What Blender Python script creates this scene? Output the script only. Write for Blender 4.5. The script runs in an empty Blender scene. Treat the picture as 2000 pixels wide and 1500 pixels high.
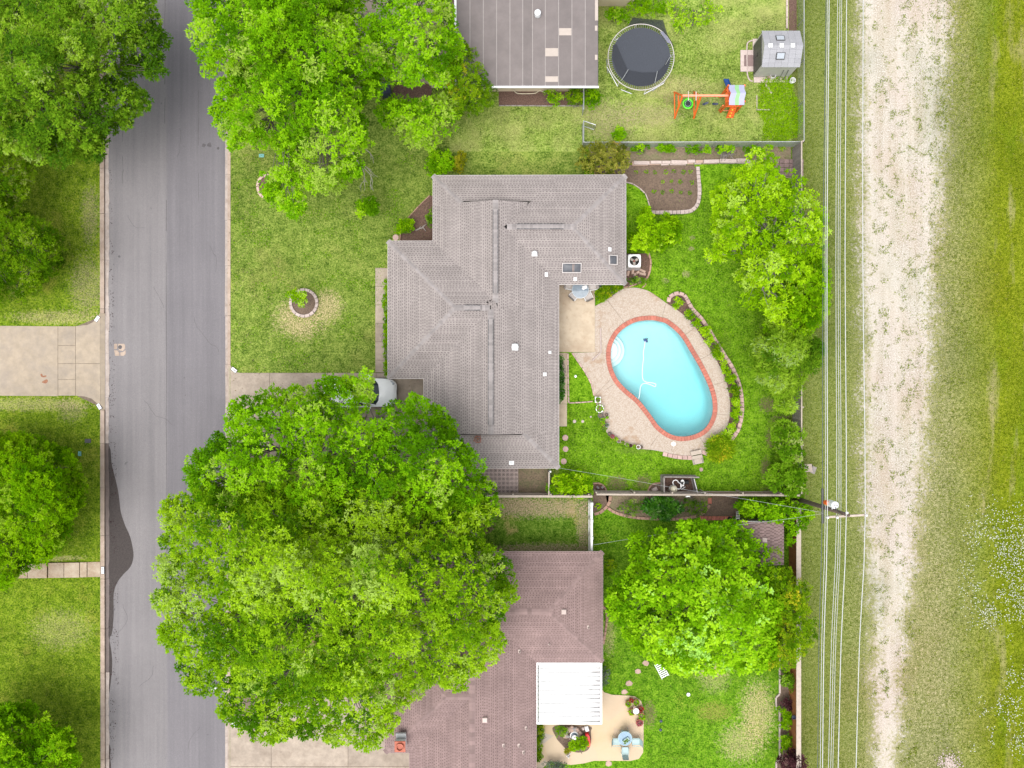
import bpy, bmesh, math, random
import numpy as np
from mathutils import Vector, Matrix

random.seed(7)
rng = np.random.default_rng(7)
scene = bpy.context.scene
col = scene.collection
R = math.radians

# ------------------------------------------------------------------ camera
CAM_H = 57.0            # drone height above the ground, metres
PXM = 30.0              # photo pixels per metre on the ground
cam_d = bpy.data.cameras.new('camera')
cam = bpy.data.objects.new('camera', cam_d)
col.objects.link(cam)
cam.location = (0, 0, CAM_H)
cam.rotation_euler = (0, 0, 0)
cam_d.sensor_fit = 'HORIZONTAL'
cam_d.angle = 2 * math.atan((2000 / PXM / 2) / CAM_H)
cam_d.clip_start = 0.5
cam_d.clip_end = 2000
scene.camera = cam
# ------------------------------------------------------------------ overcast sky
SUN_EL, SUN_AZ = R(72), R(215)       # azimuth clockwise from north (+y)
world = bpy.data.worlds.new('World')
scene.world = world
world.use_nodes = True
nt = world.node_tree
nt.nodes.clear()
n_out = nt.nodes.new('ShaderNodeOutputWorld')
n_bg = nt.nodes.new('ShaderNodeBackground')
n_hs = nt.nodes.new('ShaderNodeHueSaturation')
n_sky = nt.nodes.new('ShaderNodeTexSky')
n_sky.sky_type = 'NISHITA'
n_sky.sun_disc = False
n_sky.sun_elevation = SUN_EL
n_sky.sun_rotation = SUN_AZ
n_sky.air_density = 1.0
n_sky.dust_density = 4.0
n_hs.inputs['Saturation'].default_value = 0.22     # cloud cover: nearly colourless light
n_bg.inputs['Strength'].default_value = 0.15
nt.links.new(n_sky.outputs[0], n_hs.inputs['Color'])
nt.links.new(n_hs.outputs[0], n_bg.inputs['Color'])
nt.links.new(n_bg.outputs[0], n_out.inputs['Surface'])
sun_d = bpy.data.lights.new('sun', 'SUN')
sun = bpy.data.objects.new('sun', sun_d)
col.objects.link(sun)
sun_d.energy = 1.0
sun_d.angle = R(55)
sun_d.color = (1.0, 0.965, 0.91)
sd = Vector((math.sin(SUN_AZ) * math.cos(SUN_EL), math.cos(SUN_AZ) * math.cos(SUN_EL), math.sin(SUN_EL)))
sun.rotation_euler = sd.to_track_quat('Z', 'Y').to_euler()
sun.location = sd * 60
# ------------------------------------------------------------------ exposure
scene.view_settings.view_transform = 'Standard'
scene.view_settings.look = 'None'
scene.view_settings.exposure = 1.10
scene.view_settings.gamma = 1.0
scene.view_settings.use_curve_mapping = False
scene.render.engine = 'CYCLES'
scene.cycles.max_bounces = 5
scene.cycles.diffuse_bounces = 2
scene.cycles.glossy_bounces = 2
scene.cycles.transmission_bounces = 4
scene.cycles.transparent_max_bounces = 8
scene.cycles.use_denoising = True
scene.cycles.use_light_tree = False
world.cycles.sampling_method = 'MANUAL'
world.cycles.sample_map_resolution = 256
scene.cycles.caustics_reflective = False
scene.cycles.caustics_refractive = False

# ================================================================== helpers
def W(px, py, h=0.0):
    """Photo pixel + height above ground -> world point."""
    k = (1 - h / CAM_H) / PXM
    return Vector(((px - 1000) * k, (750 - py) * k, h))

def WL(pts, h=0.0):
    return [W(p[0], p[1], h) for p in pts]

ORG = {}
def link(o, parent=None):
    col.objects.link(o)
    if parent is not None:
        o.parent = parent
    return o

def tag(o, label=None, cat=None, group=None, kind=None):
    if label: o['label'] = label
    if cat: o['category'] = cat
    if group: o['group'] = group
    if kind: o['kind'] = kind
    return o

def thing(name, label, cat, loc=(0, 0, 0), group=None):
    o = bpy.data.objects.new(name, None)
    o.empty_display_size = 0.3
    col.objects.link(o)
    o.location = loc
    ORG[o.name] = Vector(loc)
    return tag(o, label, cat, group)

def origin(o):
    return ORG.get(o.name, Vector((0, 0, 0))) if o is not None else Vector((0, 0, 0))

class MB:
    def __init__(self):
        self.v = []; self.f = []
    def add(self, vs, fs):
        n = len(self.v)
        self.v.extend([tuple(p) for p in vs])
        self.f.extend([tuple(i + n for i in f) for f in fs])
        return self
    def poly(self, pts):
        return self.add(pts, [tuple(range(len(pts)))])
    def box(self, c, s, rz=0.0, rx=0.0, ry=0.0, taper=1.0):
        m = Matrix.Translation(Vector(c)) @ Matrix.Rotation(rz, 4, 'Z') @ Matrix.Rotation(ry, 4, 'Y') @ Matrix.Rotation(rx, 4, 'X')
        x, y, z = s[0] / 2, s[1] / 2, s[2] / 2
        vs = []
        for zz, t in ((-z, 1), (z, taper)):
            for xx, yy in ((-x, -y), (x, -y), (x, y), (-x, y)):
                vs.append(m @ Vector((xx * t, yy * t, zz)))
        return self.add(vs, [(3, 2, 1, 0), (4, 5, 6, 7), (0, 1, 5, 4), (1, 2, 6, 5), (2, 3, 7, 6), (3, 0, 4, 7)])
    def bbox(self, c, s, rz=0.0, b=0.02, rx=0.0, ry=0.0):
        """box with a chamfered top rim"""
        m = Matrix.Translation(Vector(c)) @ Matrix.Rotation(rz, 4, 'Z') @ Matrix.Rotation(ry, 4, 'Y') @ Matrix.Rotation(rx, 4, 'X')
        x, y, z = s[0] / 2, s[1] / 2, s[2] / 2
        vs = []
        for zz, t in ((-z, 0), (z - b, 0), (z, b)):
            for xx, yy in ((-x + t, -y + t), (x - t, -y + t), (x - t, y - t), (-x + t, y - t)):
                vs.append(m @ Vector((xx, yy, zz)))
        fs = [(3, 2, 1, 0), (8, 9, 10, 11)]
        for k in (0, 4):
            for i in range(4):
                j = (i + 1) % 4
                fs.append((k + i, k + j, k + 4 + j, k + 4 + i))
        return self.add(vs, fs)
    def prism(self, pts, z0, z1, b=0.0):
        """pts: 2-D world outline (counter-clockwise or not)"""
        pts = [(p[0], p[1]) for p in pts]
        a = sum(pts[i][0] * pts[(i + 1) % len(pts)][1] - pts[(i + 1) % len(pts)][0] * pts[i][1] for i in range(len(pts)))
        if a < 0: pts = pts[::-1]
        n = len(pts)
        vs = [(p[0], p[1], z0) for p in pts] + [(p[0], p[1], z1 - b) for p in pts]
        fs = [tuple(range(n - 1, -1, -1))]
        for i in range(n):
            j = (i + 1) % n
            fs.append((i, j, n + j, n + i))
        if b > 0:
            cx = sum(p[0] for p in pts) / n; cy = sum(p[1] for p in pts) / n
            for p in pts:
                d = Vector((cx - p[0], cy - p[1])); d = d.normalized() * b if d.length > 0 else d
                vs.append((p[0] + d.x, p[1] + d.y, z1))
            for i in range(n):
                j = (i + 1) % n
                fs.append((n + i, n + j, 2 * n + j, 2 * n + i))
            fs.append(tuple(range(2 * n, 3 * n)))
        else:
            fs.append(tuple(range(n, 2 * n)))
        return self.add(vs, fs)
    def tube(self, pts, r, sides=6, cap=True):
        pts = [Vector(p) for p in pts]
        n = len(pts)
        rr = r if isinstance(r, (list, tuple)) else [r] * n
        vs, fs = [], []
        prev = None
        for i, p in enumerate(pts):
            d = (pts[min(i + 1, n - 1)] - pts[max(i - 1, 0)])
            d = d.normalized() if d.length > 1e-9 else Vector((0, 0, 1))
            a = prev if prev is not None else (Vector((0, 0, 1)) if abs(d.z) < 0.9 else Vector((1, 0, 0)))
            u = (a - d * a.dot(d))
            u = u.normalized() if u.length > 1e-6 else d.orthogonal().normalized()
            prev = u
            w = d.cross(u)
            for k in range(sides):
                t = 2 * math.pi * k / sides
                vs.append(p + (u * math.cos(t) + w * math.sin(t)) * rr[i])
        for i in range(n - 1):
            for k in range(sides):
                k2 = (k + 1) % sides
                fs.append((i * sides + k, i * sides + k2, (i + 1) * sides + k2, (i + 1) * sides + k))
        if cap:
            fs.append(tuple(range(sides - 1, -1, -1)))
            fs.append(tuple((n - 1) * sides + k for k in range(sides)))
        return self.add(vs, fs)
    def lathe(self, c, prof, sides=16, a0=0.0, a1=2 * math.pi):
        """prof: list of (r, z) from bottom to top"""
        c = Vector(c)
        full = abs(a1 - a0 - 2 * math.pi) < 1e-6
        m = sides if full else sides + 1
        vs, fs = [], []
        for (r, z) in prof:
            for k in range(m):
                t = a0 + (a1 - a0) * k / sides
                vs.append(c + Vector((r * math.cos(t), r * math.sin(t), z)))
        for i in range(len(prof) - 1):
            for k in range(sides):
                k2 = (k + 1) % m
                fs.append((i * m + k, i * m + k2, (i + 1) * m + k2, (i + 1) * m + k))
        if full:
            if prof[0][0] > 1e-4: fs.append(tuple(range(m - 1, -1, -1)))
            if prof[-1][0] > 1e-4: fs.append(tuple((len(prof) - 1) * m + k for k in range(m)))
        return self.add(vs, fs)
    def torus(self, c, Rr, r, n=32, m=6):
        c = Vector(c); vs, fs = [], []
        for i in range(n):
            a = 2 * math.pi * i / n
            for k in range(m):
                b = 2 * math.pi * k / m
                vs.append(c + Vector(((Rr + r * math.cos(b)) * math.cos(a), (Rr + r * math.cos(b)) * math.sin(a), r * math.sin(b))))
        for i in range(n):
            for k in range(m):
                i2, k2 = (i + 1) % n, (k + 1) % m
                fs.append((i * m + k, i2 * m + k, i2 * m + k2, i * m + k2))
        return self.add(vs, fs)
    def mesh(self, name, mat=None, off=(0, 0, 0), smooth=False):
        me = bpy.data.meshes.new(name)
        ox, oy, oz = off
        me.from_pydata([(v[0] - ox, v[1] - oy, v[2] - oz) for v in self.v], [], self.f)
        if mat: me.materials.append(mat)
        if smooth:
            me.polygons.foreach_set('use_smooth', [True] * len(me.polygons))
        me.update()
        return me
    def build(self, name, mat, parent=None, smooth=False, **kw):
        off = origin(parent) if parent is not None else Vector((0, 0, 0))
        me = self.mesh(name, mat, off, smooth)
        o = bpy.data.objects.new(name, me)
        link(o, parent)
        if parent is not None: ORG[o.name] = off
        tag(o, **kw)
        return o

def place(name, me, parent, loc, rz=0.0, scale=(1, 1, 1), rot=None):
    """one piece that shares mesh data with its like"""
    o = bpy.data.objects.new(name, me)
    o.location = Vector(loc) - origin(parent)
    o.rotation_euler = rot if rot is not None else (0, 0, rz)
    o.scale = scale
    return link(o, parent)

def smooth_closed(pts, k=6):
    """Catmull-Rom through a closed list of 2-D points"""
    n = len(pts); out = []
    for i in range(n):
        p0, p1, p2, p3 = [Vector(pts[(i + j - 1) % n][:2]) for j in range(4)]
        for s in range(k):
            t = s / k
            out.append(0.5 * ((2 * p1) + (p2 - p0) * t + (2 * p0 - 5 * p1 + 4 * p2 - p3) * t * t + (3 * p1 - p0 - 3 * p2 + p3) * t ** 3))
    return [(p.x, p.y) for p in out]

def smooth_open(pts, k=6):
    n = len(pts); out = []
    D = len(pts[0])
    for i in range(n - 1):
        P = [Vector(pts[max(0, min(n - 1, i + j - 1))]) for j in range(4)]
        p0, p1, p2, p3 = P
        for s in range(k):
            t = s / k
            out.append(0.5 * ((2 * p1) + (p2 - p0) * t + (2 * p0 - 5 * p1 + 4 * p2 - p3) * t * t + (3 * p1 - p0 - 3 * p2 + p3) * t ** 3))
    out.append(Vector(pts[-1]))
    return [tuple(p) for p in out]

def resample(pts, step, closed=False):
    """equally spaced points (2-D) with tangent angle along a polyline"""
    P = [Vector((p[0], p[1])) for p in pts]
    if closed: P.append(P[0])
    L = [0]
    for i in range(len(P) - 1): L.append(L[-1] + (P[i + 1] - P[i]).length)
    n = max(1, int(round(L[-1] / step)))
    out = []
    for k in range(n):
        s = (k + 0.5) * L[-1] / n
        i = 0
        while i < len(L) - 2 and L[i + 1] < s: i += 1
        t = (s - L[i]) / max(1e-9, L[i + 1] - L[i])
        d = P[i + 1] - P[i]
        out.append((P[i].lerp(P[i + 1], t), math.atan2(d.y, d.x)))
    return out, L[-1] / n

def sheet(name, pts_px, z, mat, kind='structure', px=True, **kw):
    pts = [W(p[0], p[1], z) for p in pts_px] if px else [Vector((p[0], p[1], z)) for p in pts_px]
    a = sum(pts[i].x * pts[(i + 1) % len(pts)].y - pts[(i + 1) % len(pts)].x * pts[i].y for i in range(len(pts)))
    if a < 0: pts = pts[::-1]
    return MB().poly(pts).build(name, mat, kind=kind, **kw)

ORD = ['first', 'second', 'third', 'fourth', 'fifth', 'sixth', 'seventh', 'eighth', 'ninth', 'tenth', 'eleventh', 'twelfth', 'thirteenth',
       'fourteenth', 'fifteenth', 'sixteenth', 'seventeenth', 'eighteenth', 'nineteenth', 'twentieth']

# ================================================================== materials
class NT:
    def __init__(self, name):
        self.m = bpy.data.materials.new(name)
        self.m.use_nodes = True
        self.t = self.m.node_tree
        self.b = self.t.nodes['Principled BSDF']
        self.out = self.t.nodes['Material Output']
        self.geo = None
    def n(self, typ, **kw):
        nd = self.t.nodes.new(typ)
        for k, v in kw.items(): setattr(nd, k, v)
        return nd
    def l(self, a, b): self.t.links.new(a, b)
    def pos(self):
        if self.geo is None: self.geo = self.n('ShaderNodeNewGeometry')
        return self.geo.outputs['Position']
    def noise(self, scale, detail=2.0, rough=0.5, vec=None, dist=0.0, off=None, stretch=None):
        nd = self.n('ShaderNodeTexNoise')
        nd.inputs['Scale'].default_value = scale
        nd.inputs['Detail'].default_value = detail
        nd.inputs['Roughness'].default_value = rough
        nd.inputs['Distortion'].default_value = dist
        v = vec or self.pos()
        if off is not None or stretch is not None:
            mp = self.n('ShaderNodeMapping')
            if off is not None: mp.inputs['Location'].default_value = off
            if stretch is not None: mp.inputs['Scale'].default_value = stretch
            self.l(v, mp.inputs['Vector']); v = mp.outputs[0]
        self.l(v, nd.inputs['Vector'])
        return nd.outputs['Fac']
    def ramp(self, fac, stops):
        nd = self.n('ShaderNodeValToRGB')
        e = nd.color_ramp.elements
        while len(e) < len(stops): e.new(0.5)
        for el, (p, c) in zip(e, stops):
            el.position = p
            el.color = (*c, 1) if not isinstance(c, (int, float)) else (c, c, c, 1)
        self.l(fac, nd.inputs['Fac'])
        return nd.outputs['Color']
    def mix(self, fac, a, b, typ='MIX'):
        nd = self.n('ShaderNodeMix', data_type='RGBA', blend_type=typ)
        for s, v in ((nd.inputs[0], fac), (nd.inputs[6], a), (nd.inputs[7], b)):
            if isinstance(v, (int, float)): s.default_value = v
            elif isinstance(v, tuple): s.default_value = (*v, 1)
            else: self.l(v, s)
        return nd.outputs[2]
    def math(self, op, a, b=None, c=None, clamp=False):
        nd = self.n('ShaderNodeMath', operation=op)
        nd.use_clamp = clamp
        for i, v in enumerate((a, b, c)):
            if v is None: continue
            if isinstance(v, (int, float)): nd.inputs[i].default_value = v
            else: self.l(v, nd.inputs[i])
        return nd.outputs[0]
    def bump(self, h, strength=0.5, dist=0.02):
        nd = self.n('ShaderNodeBump')
        nd.inputs['Strength'].default_value = strength
        nd.inputs['Distance'].default_value = dist
        self.l(h, nd.inputs['Height'])
        self.l(nd.outputs[0], self.b.inputs['Normal'])
    def base(self, c, k=0.72):
        if k != 1.0 and not isinstance(c, tuple): c = self.mix(1.0, c, (k, k, k), 'MULTIPLY')
        if isinstance(c, tuple): self.b.inputs['Base Color'].default_value = (*c, 1)
        else: self.l(c, self.b.inputs['Base Color'])
    def set(self, **kw):
        for k, v in kw.items(): self.b.inputs[k].default_value = v
        return self

def simple(name, c, rough=0.6, var=0.12, scale=6.0, metal=0.0, bump=0.0, bscale=30.0, objvar=0.0, spec=0.5, islvar=0.0, dirt=None, dirt_amt=0.4, dirt_scale=1.5):
    """one material colour with grain, wear and per-piece variation"""
    t = NT(name)
    f = t.noise(scale, 4.0, 0.6)
    lo = tuple(x * (1 - var) for x in c); hi = tuple(min(1, x * (1 + var)) for x in c)
    cc = t.ramp(f, [(0.3, lo), (0.7, hi)])
    if dirt:
        g = t.noise(dirt_scale, 5.0, 0.65, off=(3.3, 7.1, 0))
        m = t.ramp(g, [(0.45, 0.0), (0.72, dirt_amt)])
        cc = t.mix(m, cc, dirt)
        sp = t.ramp(t.noise(dirt_scale * 7.0, 5.0, 0.7, off=(1.3, 2.1, 0)), [(0.52, 0.0), (0.74, dirt_amt * 0.7)])
        cc = t.mix(sp, cc, dirt)
    if objvar > 0:
        oi = t.n('ShaderNodeObjectInfo')
        v = t.math('MULTIPLY_ADD', oi.outputs['Random'], 2 * objvar, 1 - objvar)
        hs = t.n('ShaderNodeHueSaturation')
        t.l(v, hs.inputs['Value']); t.l(cc, hs.inputs['Color']); cc = hs.outputs[0]
    if islvar > 0:
        g = t.n('ShaderNodeNewGeometry')
        v = t.math('MULTIPLY_ADD', g.outputs['Random Per Island'], 2 * islvar, 1 - islvar)
        hs = t.n('ShaderNodeHueSaturation')
        t.l(v, hs.inputs['Value']); t.l(cc, hs.inputs['Color']); cc = hs.outputs[0]
    t.base(cc, 0.72 if max(c) < 0.66 or 'pool' in name else 0.9)
    t.set(Roughness=rough, Metallic=metal)
    t.b.inputs['Specular IOR Level'].default_value = spec
    if bump > 0:
        t.bump(t.noise(bscale, 3.0, 0.6), bump, 0.02)
    return t.m

def grass_mat(name, dark, mid, light, straw, straw_lo=0.55, straw_hi=0.75, seed=0.0, patch=0.45, fine=9.0, bare=None, bare_lo=0.66, bare_scale=0.5):
    t = NT(name)
    off = (seed * 13.7, seed * 7.3, seed)
    big = t.noise(patch, 4.0, 0.6, off=off)
    mid_n = t.noise(2.6, 4.0, 0.62, off=off)
    fin = t.noise(fine, 3.0, 0.7, off=off)
    fin2 = t.noise(fine * 2.7, 2.0, 0.7, off=off)
    s = t.math('ADD', t.math('MULTIPLY', fin, 0.65), t.math('MULTIPLY', fin2, 0.35))
    s2 = t.math('ADD', t.math('MULTIPLY', s, 0.70), t.math('MULTIPLY', mid_n, 0.30))
    c = t.ramp(s2, [(0.40, dark), (0.49, mid), (0.57, light), (0.66, tuple(x * 1.3 for x in light))])
    pm = t.math('ADD', t.math('MULTIPLY', big, 0.6), t.math('MULTIPLY', s, 0.4))
    sm = t.ramp(pm, [(straw_lo, 0.0), (straw_hi, 1.0)])
    sc = t.ramp(fin2, [(0.3, tuple(x * 0.62 for x in straw)), (0.7, tuple(x * 1.12 for x in straw))])
    c = t.mix(sm, c, sc)
    if bare:
        bn = t.math('ADD', t.math('MULTIPLY', t.noise(bare_scale, 4, 0.65, off=(off[0] + 40, off[1], 0)), 0.75), t.math('MULTIPLY', s, 0.25))
        bm = t.ramp(bn, [(bare_lo - 0.05, 0.0), (bare_lo + 0.03, 0.85)])
        c = t.mix(bm, c, t.ramp(fin, [(0.3, tuple(x * 0.7 for x in bare)), (0.7, tuple(x * 1.2 for x in bare))]))
    tone = t.math('ADD', t.math('MULTIPLY', t.noise(0.16, 3.0, 0.55, off=(off[0], off[1] + 90, 0)), 0.55), t.math('MULTIPLY', t.noise(1.1, 4.0, 0.65, off=(off[0] + 30, off[1], 0)), 0.45))
    c = t.mix(1.0, c, t.ramp(tone, [(0.35, 0.76), (0.48, 0.97), (0.62, 1.09)]), 'MULTIPLY')
    t.base(c)
    t.set(Roughness=0.85)
    t.b.inputs['Specular IOR Level'].default_value = 0.03
    t.bump(s, 0.8, 0.06)
    return t.m

def leaf_mat(name, dark, mid, light, accent=None, transl=0.32, rough=0.42, acc_pos=0.93):
    t = NT(name)
    at = t.n('ShaderNodeAttribute', attribute_name='tint')
    stops = [(0.0, dark), (0.45, mid), (0.85, light)]
    if accent: stops.append((acc_pos + 0.06, accent))
    c = t.ramp(at.outputs['Fac'], stops)
    t.base(c, 1.0)
    t.set(Roughness=rough)
    t.b.inputs['Specular IOR Level'].default_value = 0.0 if rough > 0.3 else 0.2
    tr = t.n('ShaderNodeBsdfTranslucent')
    hs = t.n('ShaderNodeHueSaturation')
    hs.inputs['Value'].default_value = 1.35
    hs.inputs['Hue'].default_value = 0.485
    t.l(c, hs.inputs['Color']); t.l(hs.outputs[0], tr.inputs['Color'])
    mx = t.n('ShaderNodeMixShader')
    mx.inputs[0].default_value = transl
    t.l(t.b.outputs[0], mx.inputs[1]); t.l(tr.outputs[0], mx.inputs[2])
    t.l(mx.outputs[0], t.out.inputs['Surface'])
    return t.m

# ------------------------------------------------------------------ material set
M = {}
M['lawn_front'] = grass_mat('grass_front', (0.040, 0.090, 0.009), (0.175, 0.267, 0.039), (0.320, 0.397, 0.084), (0.444, 0.408, 0.134), 0.52, 0.80, 1.0)
M['lawn_back'] = grass_mat('grass_back', (0.029, 0.092, 0.003), (0.130, 0.295, 0.008), (0.244, 0.435, 0.024), (0.317, 0.400, 0.050), 0.60, 0.86, 2.0)
M['lawn_dry'] = grass_mat('grass_dry', (0.051, 0.099, 0.011), (0.200, 0.307, 0.044), (0.354, 0.450, 0.103), (0.485, 0.499, 0.171), 0.45, 0.68, 3.0)
M['lawn_side'] = grass_mat('grass_side', (0.026, 0.071, 0.004), (0.098, 0.211, 0.015), (0.208, 0.312, 0.045), (0.493, 0.397, 0.157), 0.53, 0.63, 4.0, patch=0.6)
M['lawn_south'] = grass_mat('grass_south', (0.023, 0.081, 0.003), (0.105, 0.258, 0.009), (0.222, 0.389, 0.026), (0.451, 0.445, 0.077), 0.57, 0.72, 5.0, patch=0.35)
M['lawn_west'] = grass_mat('grass_west', (0.031, 0.076, 0.003), (0.134, 0.231, 0.009), (0.266, 0.350, 0.029), (0.447, 0.388, 0.079), 0.54, 0.76, 6.0)
M['soil'] = simple('soil', (0.16, 0.11, 0.08), 0.95, 0.45, 14, bump=0.9, bscale=22, dirt=(0.25, 0.18, 0.12), dirt_amt=0.5, dirt_scale=5)
M['mulch'] = simple('mulch', (0.12, 0.065, 0.05), 0.95, 0.6, 22, bump=1.0, bscale=28, dirt=(0.30, 0.20, 0.14), dirt_amt=0.6, dirt_scale=14)
M['dry_earth'] = simple('dry_earth', (0.24, 0.18, 0.12), 0.95, 0.4, 9, bump=0.8, bscale=20, dirt=(0.16, 0.19, 0.07), dirt_amt=0.7, dirt_scale=2.4)
M['concrete'] = simple('concrete', (0.43, 0.355, 0.285), 0.85, 0.16, 2.2, bump=0.25, bscale=40, dirt=(0.24, 0.185, 0.14), dirt_amt=0.60, dirt_scale=0.8, objvar=0.07)
M['concrete_west'] = simple('concrete_west', (0.41, 0.335, 0.25), 0.85, 0.14, 2.0, bump=0.25, bscale=40, dirt=(0.29, 0.25, 0.22), dirt_amt=0.55, dirt_scale=0.6, objvar=0.05)
M['concrete_wet'] = simple('concrete_wet', (0.30, 0.20, 0.115), 0.5, 0.12, 2.0, bump=0.2, bscale=40, dirt=(0.50, 0.42, 0.31), dirt_amt=0.9, dirt_scale=0.9, objvar=0.10)
M['patio'] = simple('patio_concrete', (0.60, 0.49, 0.36), 0.8, 0.08, 1.5, bump=0.2, bscale=35, dirt=(0.33, 0.22, 0.13), dirt_amt=0.60, dirt_scale=0.6)
M['kerb'] = simple('kerb_concrete', (0.46, 0.36, 0.29), 0.85, 0.14, 2.0, bump=0.3, bscale=30, dirt=(0.26, 0.17, 0.11), dirt_amt=0.55, dirt_scale=1.6, objvar=0.06)
M['gutter'] = simple('gutter_concrete', (0.47, 0.40, 0.36), 0.85, 0.14, 3.0, bump=0.3, bscale=30, dirt=(0.24, 0.17, 0.13), dirt_amt=0.5, dirt_scale=2.0, objvar=0.06)
M['gutter_wet'] = simple('gutter_wet', (0.13, 0.095, 0.085), 0.6, 0.2, 3.0, bump=0.2, bscale=30)
M['joint'] = simple('joint_soil', (0.19, 0.145, 0.11), 0.95, 0.3, 8)
M['pink_block'] = simple('pink_block', (0.62, 0.43, 0.385), 0.85, 0.10, 7, bump=0.4, bscale=50, objvar=0.12, dirt=(0.33, 0.21, 0.18), dirt_amt=0.45, dirt_scale=4)
M['pale_block'] = simple('pale_block', (0.60, 0.49, 0.45), 0.85, 0.08, 7, bump=0.4, bscale=50, objvar=0.09, dirt=(0.38, 0.29, 0.26), dirt_amt=0.35, dirt_scale=4)
M['tan_block'] = simple('tan_block', (0.44, 0.27, 0.20), 0.85, 0.10, 7, bump=0.4, bscale=50, objvar=0.14)
M['flagstone'] = simple('flagstone', (0.50, 0.35, 0.28), 0.85, 0.15, 5, bump=0.4, bscale=30, objvar=0.15)
M['brick_red'] = simple('coping_brick', (0.50, 0.165, 0.115), 0.75, 0.13, 9, bump=0.35, bscale=60, objvar=0.13)
M['mortar'] = simple('mortar', (0.50, 0.24, 0.18), 0.9, 0.1, 9)
M['plaster'] = simple('pool_plaster', (0.50, 0.80, 0.83), 0.7, 0.03, 0.7, dirt=(0.44, 0.74, 0.78), dirt_amt=0.40, dirt_scale=0.5)
M['plaster_step'] = simple('pool_step', (0.76, 0.88, 0.89), 0.7, 0.02, 1.0)
M['white_paint'] = simple('white_paint', (0.80, 0.80, 0.79), 0.5, 0.04, 3, dirt=(0.55, 0.52, 0.47), dirt_amt=0.25)
M['white_metal'] = simple('white_metal', (0.78, 0.79, 0.80), 0.35, 0.04, 3)
M['white_plastic'] = simple('white_plastic', (0.82, 0.82, 0.82), 0.4, 0.03, 3)
M['galv'] = simple('galvanised_steel', (0.55, 0.57, 0.58), 0.4, 0.08, 6, metal=0.6)
M['wire'] = simple('cable', (0.62, 0.63, 0.64), 0.5, 0.1, 3, metal=0.2)
M['wire_dark'] = simple('cable_dark', (0.09, 0.11, 0.12), 0.6, 0.1, 3)
M['black'] = simple('black_rubber', (0.02, 0.02, 0.022), 0.6, 0.2, 8)
M['dark_metal'] = simple('dark_metal', (0.06, 0.06, 0.065), 0.5, 0.2, 8)
M['mesh_black'] = simple('trampoline_fabric', (0.045, 0.052, 0.068), 0.75, 0.35, 30, bump=0.4, bscale=60)
M['net_black'] = simple('trampoline_net', (0.022, 0.026, 0.036), 0.8, 0.3, 24, bump=0.4, bscale=60)
M['pad_grey'] = simple('pad_cloth', (0.19, 0.19, 0.25), 0.7, 0.15, 8)
M['orange'] = simple('orange_paint', (0.72, 0.13, 0.018), 0.5, 0.12, 4, islvar=0.12)
M['orange_pale'] = simple('orange_pinkish_paint', (0.80, 0.28, 0.16), 0.5, 0.12, 4)  # paler pinkish orange of the swing beam and ground rail
M['blue_plastic'] = simple('blue_plastic', (0.015, 0.075, 0.34), 0.35, 0.1, 4)
M['green_plastic'] = simple('green_plastic', (0.10, 0.75, 0.02), 0.4, 0.08, 4)
M['canvas'] = simple('canvas_lavender', (0.46, 0.47, 0.65), 0.8, 0.05, 4)
M['canvas_green'] = simple('canvas_green', (0.32, 0.62, 0.28), 0.8, 0.05, 4)
M['navy'] = simple('navy_plastic', (0.03, 0.04, 0.09), 0.5, 0.1, 4)
M['shed_wall'] = simple('shed_wall', (0.56, 0.55, 0.51), 0.6, 0.05, 2, dirt=(0.3, 0.28, 0.25), dirt_amt=0.2)
M['shed_door'] = simple('shed_door', (0.085, 0.085, 0.075), 0.6, 0.1, 4)
M['shed_roof'] = simple('shed_shingle', (0.36, 0.36, 0.385), 0.8, 0.1, 20, objvar=0.06, bump=0.3, bscale=60)
M['glass_grey'] = simple('skylight_dome', (0.12, 0.125, 0.14), 0.25, 0.15, 2, spec=0.2)
M['glass_light'] = simple('skylight_light', (0.44, 0.48, 0.53), 0.12, 0.08, 2)
M['wood_grey'] = simple('weathered_wood', (0.30, 0.265, 0.245), 0.9, 0.25, 9, bump=0.5, bscale=30, objvar=0.15, islvar=0.12)
M['wood_dark'] = simple('dark_wood', (0.10, 0.085, 0.08), 0.9, 0.3, 9, bump=0.5, bscale=30, objvar=0.15)
M['wood_cedar'] = simple('cedar_wood', (0.30, 0.105, 0.030), 0.8, 0.25, 7, bump=0.4, bscale=30, objvar=0.18)
M['wood_pale'] = simple('pale_timber', (0.50, 0.42, 0.35), 0.85, 0.12, 5, bump=0.3, bscale=30, objvar=0.08)
M['pole_wood'] = simple('pole_wood', (0.13, 0.092, 0.07), 0.9, 0.3, 6, bump=0.5, bscale=20)
M['brick_wall'] = simple('wall_brick', (0.42, 0.30, 0.23), 0.9, 0.15, 8, bump=0.3, bscale=30)
M['cream_wall'] = simple('cream_siding', (0.66, 0.56, 0.40), 0.8, 0.05, 2, dirt=(0.5, 0.4, 0.28), dirt_amt=0.2)
M['fascia'] = simple('fascia', (0.62, 0.57, 0.55), 0.6, 0.05, 3)
M['fascia_pink'] = simple('fascia_mauve', (0.40, 0.29, 0.28), 0.7, 0.05, 3)
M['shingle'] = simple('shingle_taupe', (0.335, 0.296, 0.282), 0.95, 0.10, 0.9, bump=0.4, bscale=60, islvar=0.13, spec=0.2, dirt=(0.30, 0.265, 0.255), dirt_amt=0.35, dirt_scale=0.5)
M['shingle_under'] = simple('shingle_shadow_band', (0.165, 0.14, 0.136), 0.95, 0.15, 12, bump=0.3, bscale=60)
M['shingle_cap'] = simple('shingle_cap', (0.31, 0.28, 0.274), 0.9, 0.06, 6, bump=0.3, bscale=60, objvar=0.17)
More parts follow.
